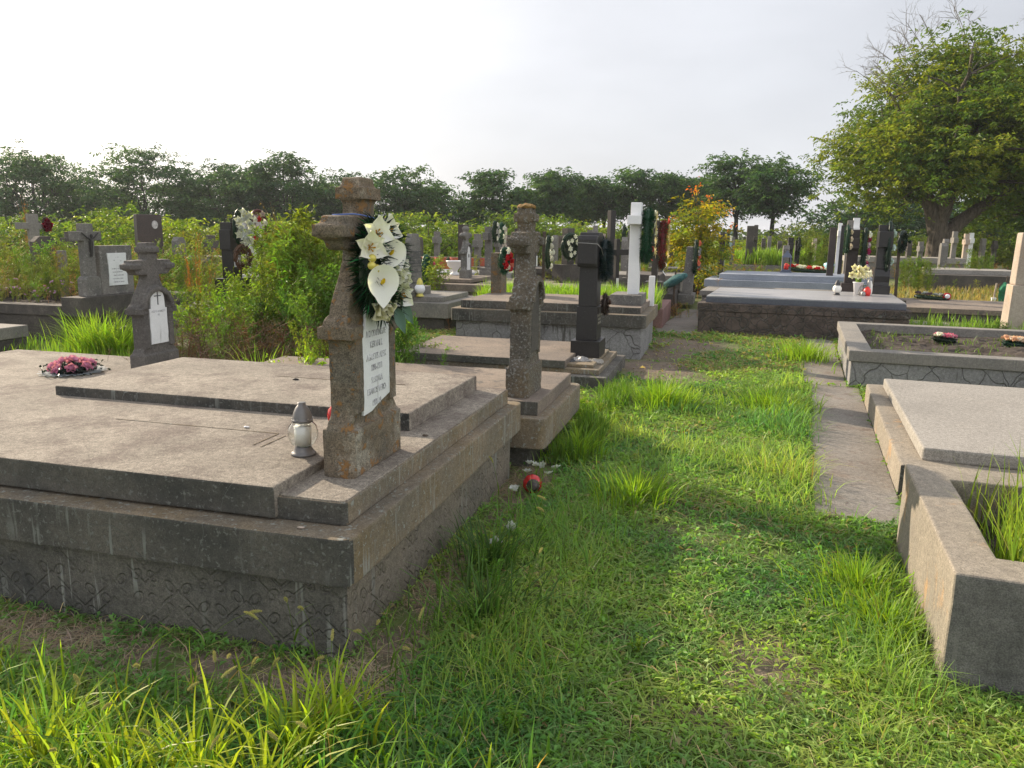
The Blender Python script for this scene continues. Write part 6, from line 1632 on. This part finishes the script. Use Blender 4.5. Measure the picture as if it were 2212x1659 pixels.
# tall dry stalks rising above the clump, and rust coloured spires
for i, (px, Y, h, lb, tn) in enumerate(((612, 9.1, 1.98, 'tall bare dry stalks above the weed clump, left one', (0.6, 0.78, 0.7)), (632, 9.2, 1.92, 'tall bare dry stalks above the weed clump, right one', (0.6, 0.78, 0.7)), (430, 13.5, 1.52, 'rust orange dead plant spire, taller of the pair', (1.5, 0.9, 0.5)), (408, 13.6, 1.2, 'rust orange dead plant spire, shorter of the pair', (1.5, 0.9, 0.5)), (62, 17.3, 2.15, 'bare branching dead plant behind the far left white cross', (0.8, 0.8, 0.8)), (188, 13.5, 1.75, 'brown dead seed head cluster behind the stone cross with a plaque block', (0.9, 0.8, 0.8)), (322, 14.6, 1.55, 'bare forked dead stem before the brown headstone', (0.9, 0.9, 0.9)))):
    bush(px, Y, h, 2 if i in (0, 1, 6) else 5, 0.08, ('dry',), lb, tint=tn, name='dry_stalks', wf=(0.45, 0.7) if i not in (2, 3) else (0.25, 0.35))
# weeds on the walled grave with purple flowers
it = mass_items(210, -12.1, -8.9, 8.7, 11.1, lambda a, b, x, y: 0.28 + 0.52 * (b - 8.6) / 2.4, ('herb', 'feather', 'feather', 'dry'), z=0.45, tint=((0.8, 1.35), (0.8, 1.15), (0.8, 1.1)), respect=False)
plant_mass('weeds', 'tall mixed weeds filling the walled grave at the left', it)
A = Acc()
for i in range(60):
    a, b = rng.uniform(-11.5, -8.9), rng.uniform(8.6, 9.6); x, y = W(a, b); Fg = flower_geo('x', 0.045, (0.42, 0.25, 0.50), i).get()
    V = roty(Fg[0], -rng.uniform(0.2, 1.2)); V = rotz(V, rng.uniform(0, 6.28)) + np.array([x, y, 0.5 + rng.uniform(0.05, 0.32)]); A.add(V, Fg[1], Fg[2])
o = A.build('wild_flowers', M['petal']); tag(o, 'small pale purple wild flowers among the weeds of the walled grave', 'flowers', kind='stuff')
# general weed meadow, three belts
it = mass_items(420, -16, -5.0, 11.2, 17.0, lambda a, b, x, y: 1.08, ('herb', 'feather', 'herb', 'dry'), tint=((0.9, 1.4), (0.9, 1.2), (0.7, 1.1)), wf=(0.9, 1.4))
it += mass_items(60, -7.4, -4.8, 8.3, 11.2, lambda a, b, x, y: 0.75, ('herb', 'feather', 'broad'), tint=((0.9, 1.3), (0.9, 1.2), (0.7, 1.1)), wf=(0.9, 1.4))
plant_mass('weeds', 'sunlit weeds among the graves at the left', it)
it = mass_items(300, -18, 3.0, 17.5, 30, lambda a, b, x, y: 0.75, ('herb', 'feather', 'herb', 'dry'), tint=((0.9, 1.4), (0.9, 1.2), (0.7, 1.1)), wf=(1.2, 2.0))
plant_mass('weeds', 'weeds between the crosses in the middle distance', it)
it = mass_items(150, -4.4, 0.5, 19.0, 28, lambda a, b, x, y: 0.55, ('herb', 'dry', 'dry'), tint=((1.0, 1.6), (0.9, 1.2), (0.6, 0.9)), wf=(1.2, 2.0), deg=RD)
plant_mass('weeds', 'dry yellowish weeds behind the blue grey tomb', it)
it = mass_items(330, -3, 14, 20.5, 40, lambda a, b, x, y: 0.42 + 0.2 * (b > 30), ('herb', 'dry', 'feather', 'dry'), tint=((1.0, 1.5), (0.9, 1.2), (0.7, 1.0)), wf=(1.2, 2.2), deg=RD)
plant_mass('weeds', 'scrubby weeds before the big tree at the right', it)
for (px, py, Y, h, lb) in ((1985, 590, 22, 1.05, 'yellow green scrub bush left of the dark kerb grave'), (2020, 585, 25, 0.85, 'small grey green bush in front of the long pale tomb'), (2110, 585, 25.5, 1.15, 'rounded green bush at the right end of the long pale tomb'), (1960, 560, 23, 1.0, 'bush behind the thin rusty pole'), (2062, 630, 18.6, 0.32, 'small dry bush before the dark kerb grave'), (1740, 540, 26, 1.5, 'green bush below the gap of sky beside the last acacia'), (1770, 540, 27, 1.4, 'green bush left of the brown square pillar gravestone')):
    bush(px, Y, h, 16, 0.35 if h > 0.5 else 0.12, ('feather', 'herb'), lb, tint=(1.05, 1.0, 0.9), wf=(0.7, 1.1))
bush(1590, 12.2, 0.3, 14, 0.3, ('dry', 'dry', 'herb'), 'heap of dry stalks at the foot of the tilted granite headstone', tint=(1.2, 1.0, 0.8), name='dry_heap', wf=(1.2, 1.6), xy=at(1470, 640, 14.5)[:2])
bush(960, 11.5, 0.35, 20, 0.4, ('dry',), 'reddish dry weeds before the rough stone stump', tint=(1.3, 0.8, 0.6), name='dry_heap', wf=(1.2, 1.6), xy=at(1060, 640, 12.5)[:2])
bush(1195, 15.5, 0.7, 16, 0.4, ('dry', 'herb'), 'brown and green weeds left of the cross with the round wreath', tint=(1.2, 0.95, 0.7))

# shrub with yellow and red leaves
def leafy(name, label, cat, x, y, z, h, rad, n, ls, cols, mat='treeleaf', trunk=0.05, tiers=None, group=None, clus=60, flat=0.5, trunkcol=None, seed=1, fork=0.25, bare=0.0, cs=0.2, zmin=0.15, gaps=0.0, shell=0.5, lean=(0, 0), bough=True, hole=0):
    r_ = np.random.default_rng(seed)
    e_ = empty(name, (x, y, z), 0, label, cat, group)
    # cluster centres inside an uneven ellipsoid crown
    cz = h * (fork + 1) / 2; rz_ = h * (1 - fork) / 2
    C0 = []
    while len(C0) < clus:
        v = r_.normal(0, 1, 3); v /= np.linalg.norm(v); rr = r_.uniform(shell, 1.0) ** 0.6
        lump = 1 + 0.16 * math.sin(3 * math.atan2(v[1], v[0]) + seed) + 0.12 * math.sin(5 * v[2] + seed * 2)
        p = np.array([v[0] * rad * rr * lump + lean[0] * (v[2] + 1) / 2, v[1] * rad * rr * lump + lean[1] * (v[2] + 1) / 2, cz + v[2] * rz_ * rr])
        if p[2] < h * zmin or (hole and abs(p[0]) < hole and p[2] < h * 0.36 and p[1] < 2.5): continue
        C0.append(p)
    C0 = np.array(C0)
    # limbs
    A = Acc(); k = 8; t_ = np.linspace(0, 1, k); zt = h * max(fork, 0.12) * 1.1
    wob = r_.normal(0, 0.02, (k, 2)).cumsum(0) * h * 0.15
    tr = np.stack([wob[:, 0], wob[:, 1], t_ * zt], 1); tr[0, :2] = 0
    A.add(*tube_np(tr, np.linspace(trunk * 1.35, trunk * 0.85, k) * np.where(t_ < 0.1, 1.25, 1), 10), (1, 1, 1))
    nodes = [tuple(tr[-1])]; nr = [trunk * 0.8]
    nl = 6
    for i in range(nl):
        az = 2 * math.pi * i / nl + r_.uniform(-0.4, 0.4); L_ = rad * r_.uniform(0.45, 0.8)
        end = np.array([math.cos(az) * L_, math.sin(az) * L_, cz + rz_ * r_.uniform(0.0, 0.7)])
        tt = np.linspace(0, 1, 9); st = tr[-1] * (1 if r_.random() < 0.6 else 0.8)
        pts = st[None] * (1 - tt)[:, None] + end[None] * tt[:, None]; pts[:, 2] += np.sin(tt * np.pi) * rz_ * 0.12
        pts[1:-1] += r_.normal(0, 0.02 * h, (7, 3)) * 0.5
        rd = np.linspace(trunk * 0.6, trunk * 0.12, 9); A.add(*tube_np(pts, rd, 7), (1, 1, 1))
        nodes += [tuple(q) for q in pts[2:]]; nr += list(rd[2:])
    top = np.array([lean[0] * 0.6, lean[1] * 0.6, cz + rz_ * 0.75]); tt = np.linspace(0, 1, 9); pts = tr[-1][None] * (1 - tt)[:, None] + top[None] * tt[:, None]; pts[1:-1] += r_.normal(0, 0.015 * h, (7, 3))
    rd = np.linspace(trunk * 0.7, trunk * 0.12, 9); A.add(*tube_np(pts, rd, 7), (1, 1, 1)); nodes += [tuple(q) for q in pts[1:]]; nr += list(rd[1:])
    nodes = np.array(nodes)
    for c in C0:
        d = np.linalg.norm(nodes - c, axis=1) + np.maximum(0, nodes[:, 2] - c[2]) * 0.6; j = int(np.argmin(d)); s = nodes[j]
        mid = (s + c) / 2 + np.array([0, 0, 0.06 * np.linalg.norm(c - s)]) + r_.normal(0, 0.03 * np.linalg.norm(c - s) + 1e-4, 3)
        r0 = min(nr[j], trunk * 0.28); A.add(*tube_np([s, mid, c], [r0 * 0.6, r0 * 0.4, trunk * 0.04], 4), (1, 1, 1))
    A.build('trunk', M['bark'] if trunkcol is None else trunkcol, e_, True)
    # leaves in flattened sprays
    m = n // clus; A = Acc()
    per = r_.uniform(0.5, 1.4, clus)
    for ci, c in enumerate(C0):
        mm = int(m * per[ci]); ns = max(3, mm // 14)
        so = r_.normal(0, 1, (ns, 3)) * cs * rad * np.array([1, 1, flat]); az = r_.uniform(0, 6.28, ns)
        sd_ = np.stack([np.cos(az), np.sin(az), r_.uniform(-0.45, 0.25, ns)], 1)
        idx = r_.integers(0, ns, mm); u = r_.uniform(0, 1, mm)
        P = c + so[idx] + sd_[idx] * (u * ls * 4.5)[:, None] + r_.normal(0, ls * 0.25, (mm, 3))
        Dd = np.cross(sd_[idx], np.array([0, 0, 1.0])) * np.where(r_.random(mm) < 0.5, 1, -1)[:, None] + sd_[idx] * 0.6 + r_.normal(0, 0.35, (mm, 3))
        base = cols[int(r_.integers(0, len(cols)))]
        V, F, C = leaves(P, Dd, ls * r_.uniform(0.7, 1.25, mm), ls * 0.42 * r_.uniform(0.8, 1.2, mm), cvar(base, mm, 0.3), 0.15, 0.3); A.add(V, F, C)
    A.build('crown', M[mat], e_)
    return e_, C0


p = at(1500, 590, 19.8)
e_, _ = leafy('shrub', 'big shrub with yellow green leaves and red shoots behind the tilted granite headstone', 'shrub', p[0], p[1], 0, 2.55, 0.80, 6000, 0.11,
              [(0.16, 0.17, 0.02), (0.20, 0.18, 0.02), (0.10, 0.14, 0.02), (0.30, 0.24, 0.02), (0.13, 0.16, 0.02)], trunk=0.035, clus=64, fork=0.08, zmin=0.05, shell=0.3, seed=5, cs=0.16, mat='leaf')
A = Acc()
for (dx, dz) in ((-0.12, 2.62), (0.28, 2.45), (0.72, 2.12), (-0.62, 1.95), (0.1, 2.3), (0.45, 2.2), (-0.85, 1.6), (0.85, 1.75), (-0.05, 2.75)):
    m = 15; P = np.array([dx, 0, dz]) + rng.normal(0, 0.07, (m, 3)); V, F, C = leaves(P, unit(m) + np.array([0, 0, 0.3]), np.full(m, 0.09), np.full(m, 0.035), cvar((0.42, 0.11, 0.03), m, 0.35, (0.36, 0.24, 0.03), 0.4)); A.add(V, F, C)
    A.add(*tube_np([(dx * 0.6, 0, dz - 0.7), (dx, 0, dz)], [0.01, 0.004], 4), (0.15, 0.1, 0.05))
A.build('red_shoots', M['leaf'], e_)

# band of bright shrubs behind the graves (each one a plant)
SH = [[(0.13, 0.19, 0.02), (0.16, 0.21, 0.025), (0.09, 0.15, 0.02)], [(0.10, 0.16, 0.025), (0.08, 0.13, 0.02), (0.14, 0.19, 0.03)], [(0.045, 0.085, 0.02), (0.06, 0.10, 0.022), (0.08, 0.12, 0.03)], [(0.15, 0.17, 0.03), (0.10, 0.13, 0.03), (0.12, 0.15, 0.03)]]
shr = [(20, 34, 2.15, 2.6), (110, 33, 2.0, 2.3), (190, 30, 2.15, 2.2), (255, 28, 2.25, 2.2), (372, 27, 2.2, 2.4), (455, 27, 2.1, 2.2), (520, 30, 1.9, 2.4), (590, 33, 2.0, 2.4), (680, 33, 2.1, 2.4), (780, 34, 2.2, 2.2), (860, 32, 2.4, 2.3), (925, 30, 2.35, 2.2), (985, 32, 2.1, 2.3), (1045, 34, 2.3, 2.4), (1110, 35, 2.5, 2.3),
       (1165, 36, 2.5, 2.6), (1225, 37, 2.5, 2.6), (1290, 38, 2.4, 2.6), (1350, 36, 2.3, 2.6), (1400, 38, 2.2, 2.4), (1600, 40, 1.7, 2.2), (1660, 42, 1.7, 2.4), (1725, 38, 2.15, 2.0), (1775, 40, 1.9, 2.2), (1840, 42, 1.8, 2.4), (1905, 44, 1.9, 2.6), (1955, 46, 1.8, 2.4), (2090, 42, 1.7, 2.6), (2150, 40, 1.9, 2.6), (2200, 42, 1.8, 2.6)]
pos_l = ['at the far left edge', 'behind the far left white cross', 'behind the stone cross with plaque block', 'left of the brown headstone', 'right of the brown headstone', 'behind the rust orange spires', 'behind the black cross with white flowers', 'behind the tall weed clump', 'behind the left arm of the foreground cross', 'behind the foreground cross', 'just right of the calla wreath', 'above the teardrop wreath', 'above the stone urn', 'behind the two small dark wreaths', 'behind the lichened cross', 'right of the lichened cross', 'behind the round wreath cross', 'left of the black wooden pole', 'right of the black wooden pole', 'left of the tall white cross', 'behind the bright grass kerb grave', 'below the last acacia', 'in the sky gap, feathery and dark', 'left of the brown pillar gravestone', 'behind the white pillars', 'behind the tall black granite cross', 'left of the big tree trunk', 'behind the far white cross', 'right of the far white cross', 'behind the pale stone pillar']
for i, (px, Y, h, rd) in enumerate(shr):
    p = at(px, 500, Y)
    leafy('shrub', 'bushy yellow green shrub ' + pos_l[i] if i != 22 else 'feathery dark green shrub in the gap of sky beside the last acacia', 'shrub', p[0], p[1], 0, h * ((0.86, 1.0, 0.92, 0.80)[(i * 3) % 4] if i < 22 else 1), rd, 4200, 0.17 if i != 22 else 0.12,
          SH[(i * 7) % 4] if i < 22 else [(0.07, 0.11, 0.02), (0.10, 0.13, 0.03)], trunk=0.05, clus=34, fork=0.05, zmin=0.03, shell=0.3, seed=100 + i, cs=0.2, flat=0.35, group='bright shrubs behind the graves', mat='leaf')

# acacias on the horizon
AC = [(0.060, 0.125, 0.050), (0.080, 0.15, 0.052), (0.045, 0.10, 0.045)]
M['dark_bark'] = plain('dark_bark', (0.035, 0.032, 0.028), 0.9)
ac = [(-50, 62, 8.2, 4.6, 'leftmost dark acacia, cut by the picture edge'), (85, 60, 9.0, 4.4, 'tall rounded acacia at the left end of the row'), (175, 66, 7.2, 3.2, 'lower acacia right of the left end tree'), (315, 61, 8.9, 4.6, 'broad acacia above the small dark cross'), (245, 70, 6.2, 2.6, 'low acacia in the dip left of the broad one'), (420, 68, 7.2, 3.0, 'acacia left of the black cross with white flowers'), (490, 62, 8.2, 4.0, 'acacia above the black cross with white flowers'), (555, 66, 7.4, 3.0, 'acacia left of the tall dry stalks'),
      (620, 60, 8.4, 3.8, 'acacia above the tall dry stalks'), (690, 68, 6.4, 2.8, 'acacia at the left arm of the foreground cross'), (745, 64, 7.3, 3.0, 'acacia behind the head of the foreground cross'), (870, 60, 7.4, 3.6, 'wide acacia right of the foreground cross'), (930, 64, 6.3, 2.9, 'low acacia sloping down to the sky gap'), (1062, 56, 6.9, 1.9, 'slender lone acacia between two sky gaps'), (1010, 60, 5.0, 1.7, 'small acacia left of the slender lone one'), (1128, 58, 6.2, 1.7, 'narrow acacia just right of the lichened cross'),
      (1195, 60, 7.6, 2.9, 'acacia left of the black wooden pole'), (1255, 64, 6.5, 2.4, 'dark low acacia behind the round wreath cross'), (1305, 62, 7.2, 2.8, 'acacia above the black wooden pole'), (1372, 60, 7.9, 2.2, 'tall narrow acacia left of the tall white cross'), (1440, 62, 7.5, 2.8, 'acacia above the wreaths of the white cross'), (1505, 64, 7.2, 2.6, 'acacia behind the yellow leaved shrub'), (1590, 58, 9.0, 3.6, 'tallest acacia near the right end of the row'), (1668, 55, 7.9, 3.0, 'last acacia with a clear dark trunk beside the open sky')]
for i, (px, Y, h, rd, lb) in enumerate(ac):
    p = at(px, 500, Y)
    slim = rd < 2.4
    leafy('acacia_tree', lb, 'tree', p[0], p[1], 0, h * 0.85, rd * (0.85 if px < 800 else 0.70), (12500 if px < 800 else 8500) if not slim else 4800, 0.28, AC, trunk=0.15 if not slim else 0.11, clus=80 if not slim else 44, fork=0.40 if px > 840 else 0.10, zmin=0.04 if px < 800 else 0.36, shell=0.3, seed=200 + i, cs=0.15, flat=0.42, group='acacias along the horizon', trunkcol=M['dark_bark'])
for i, (px, Y, h, rd, lb) in enumerate(((1850, 60, 5.2, 4.0, 'dark distant tree behind the white pillars'), (1925, 62, 5.6, 4.2, 'dark distant tree left of the big trunk'), (2120, 58, 5.0, 4.2, 'dark distant tree right of the big trunk'), (2200, 60, 5.6, 4.0, 'dark distant tree at the right edge'))):
    p = at(px, 500, Y)
    leafy('distant_tree', lb, 'tree', p[0], p[1], 0, h, rd, 6000, 0.36, AC, trunk=0.2, clus=60, fork=0.08, zmin=0.05, shell=0.2, seed=300 + i, cs=0.2, flat=0.5, group='dark trees under the big tree')

# far hedge line closing the horizon
x = rng.uniform(-140, 140, 9000); yy = rng.uniform(95, 125, 9000)
P = np.stack([x, yy, rng.uniform(0, 2.2, 9000)], 1); A = Acc(); V, F, C = leaves(P, unit(9000), np.full(9000, 0.9), np.full(9000, 0.6), cvar((0.05, 0.08, 0.03), 9000)); A.add(V, F, C)
o = A.build('far_hedge', M['treeleaf']); tag(o, 'thin far hedge and scrub along the horizon', 'hedge', kind='stuff')

# the big tree at the right
p = at(2008, 560, 35.0)
BT = [(0.17, 0.23, 0.035), (0.22, 0.26, 0.03), (0.13, 0.20, 0.035), (0.09, 0.16, 0.035), (0.24, 0.27, 0.035), (0.11, 0.18, 0.035)]
e_, _ = leafy('big_tree', 'huge spreading walnut like tree with a thick forked trunk, at the right edge', 'tree', p[0] + 0.2, p[1], 0, 10.1, 5.2, 135000, 0.19, BT, trunk=0.38, clus=540, fork=0.21, zmin=0.17, shell=0.12, seed=77, cs=0.11, flat=0.6, lean=(1.6, 0.0), hole=1.7)
p2 = at(2250, 560, 36.0)
leafy('big_tree', 'second dark green tree merging with the big tree beyond the picture edge', 'tree', p2[0] + 1.6, p2[1] + 2, 0, 10.2, 4.8, 34000, 0.26, BT[2:4] + BT[5:], trunk=0.35, clus=170, fork=0.14, zmin=0.12, shell=0.15, seed=81, cs=0.14, flat=0.6)
# bare twigs sticking out of the crown
A = Acc()
def twig(s, d, L, r0, lev):
    k = 4; tt = np.linspace(0, 1, k)[:, None]; bend = rng.normal(0, 0.15, 3)
    pts = s + d * L * tt + bend * L * tt ** 2; A.add(*tube_np(pts, np.linspace(r0, r0 * 0.6, k), 4), (1, 1, 1))
    if lev > 0:
        for i in range(3):
            u = rng.uniform(0.35, 1.0); q = np.array([np.interp(u, [0, 1 / 3, 2 / 3, 1], pts[:, j]) for j in range(3)])
            dd = d + rng.normal(0, 0.55, 3); dd /= np.linalg.norm(dd); twig(q, dd, L * rng.uniform(0.45, 0.7), r0 * 0.6, lev - 1)
cz_, rz_ = 6.8, 4.5
for i in range(18):
    th = rng.uniform(R(45), R(165)) if i < 26 else rng.uniform(R(150), R(185)); s = np.array([math.cos(th) * 4.9 + 0.6, rng.uniform(-2, 2), cz_ + math.sin(th) * 4.2]); d = np.array([math.cos(th), rng.uniform(-0.3, 0.3), math.sin(th) * 0.9 + 0.2]); d /= np.linalg.norm(d)
    twig(s - d * 1.2, d, rng.uniform(0.9, 1.5), 0.017, 3)
t = plain('bare_twig_bark', (0.20, 0.18, 0.16), 0.9); A.build('bare_twigs', t, e_)
# low forked bough of the trunk
A = Acc(); A.add(*tube_np([(0.25, 0, 1.5), (0.9, -0.1, 2.3), (1.9, -0.2, 3.1), (3.2, -0.3, 3.9)], [0.36, 0.30, 0.24, 0.15], 10)); A.add(*tube_np([(0, 0, 1.8), (-0.5, -0.1, 3.0), (-1.2, -0.1, 4.6)], [0.40, 0.28, 0.16], 10)); A.build('bough', M['bark'], e_, True)

# small fallen leaves, pebbles and a snail shell on the near slab
for i, (a, b, z, c_, lb) in enumerate(((-2.42, 4.0, 0.678, 'iron', 'dark dead leaf lying on the far slab of the double tomb'), (-2.15, 3.1, 0.625, 'white_marble', 'small white pebble on the near slab of the double tomb'), (-1.42, 2.34, 0.493, 'pale_stone', 'beige pebble on the front cornice of the double tomb'), (-1.34, 3.35, 0.588, 'rust_wood', 'small dark dead insect or seed on the cross ledge'))):
    q_ = W(a, b); bm = bmesh.new(); bmesh.ops.create_icosphere(bm, subdivisions=2, radius=0.009 if i else 0.012)
    for v in bm.verts: v.co = Vector((v.co.x * 1.6, v.co.y, v.co.z * 0.5)) + noise.noise_vector(v.co * 90) * 0.003
    o = bm_done(bm, 'pebble' if i in (1, 2) else 'dead_leaf', M[c_], None, 0, (q_[0], q_[1], z + 0.002), smooth=True); tag(o, lb, 'pebble' if i in (1, 2) else 'dead leaf')


# ------------------------------------------------------------ morning haze
bm = bmesh.new(); bm_prism(bm, outline_rr(-1250, 1250, -1250, 1250, 0), -1.0, 16.0)
hm = bpy.data.materials.new('haze'); hm.use_nodes = True
hn = hm.node_tree.nodes; hn.clear(); ho = hn.new('ShaderNodeOutputMaterial'); hv = hn.new('ShaderNodeVolumePrincipled')
hv.inputs['Color'].default_value = (0.86, 0.90, 0.98, 1); hv.inputs['Density'].default_value = 0.00045; hv.inputs['Anisotropy'].default_value = 0.3
hm.node_tree.links.new(hv.outputs[0], ho.inputs['Volume'])
o = bm_done(bm, 'haze', hm); tag(o, 'thin pale morning haze over the cemetery', kind='stuff')
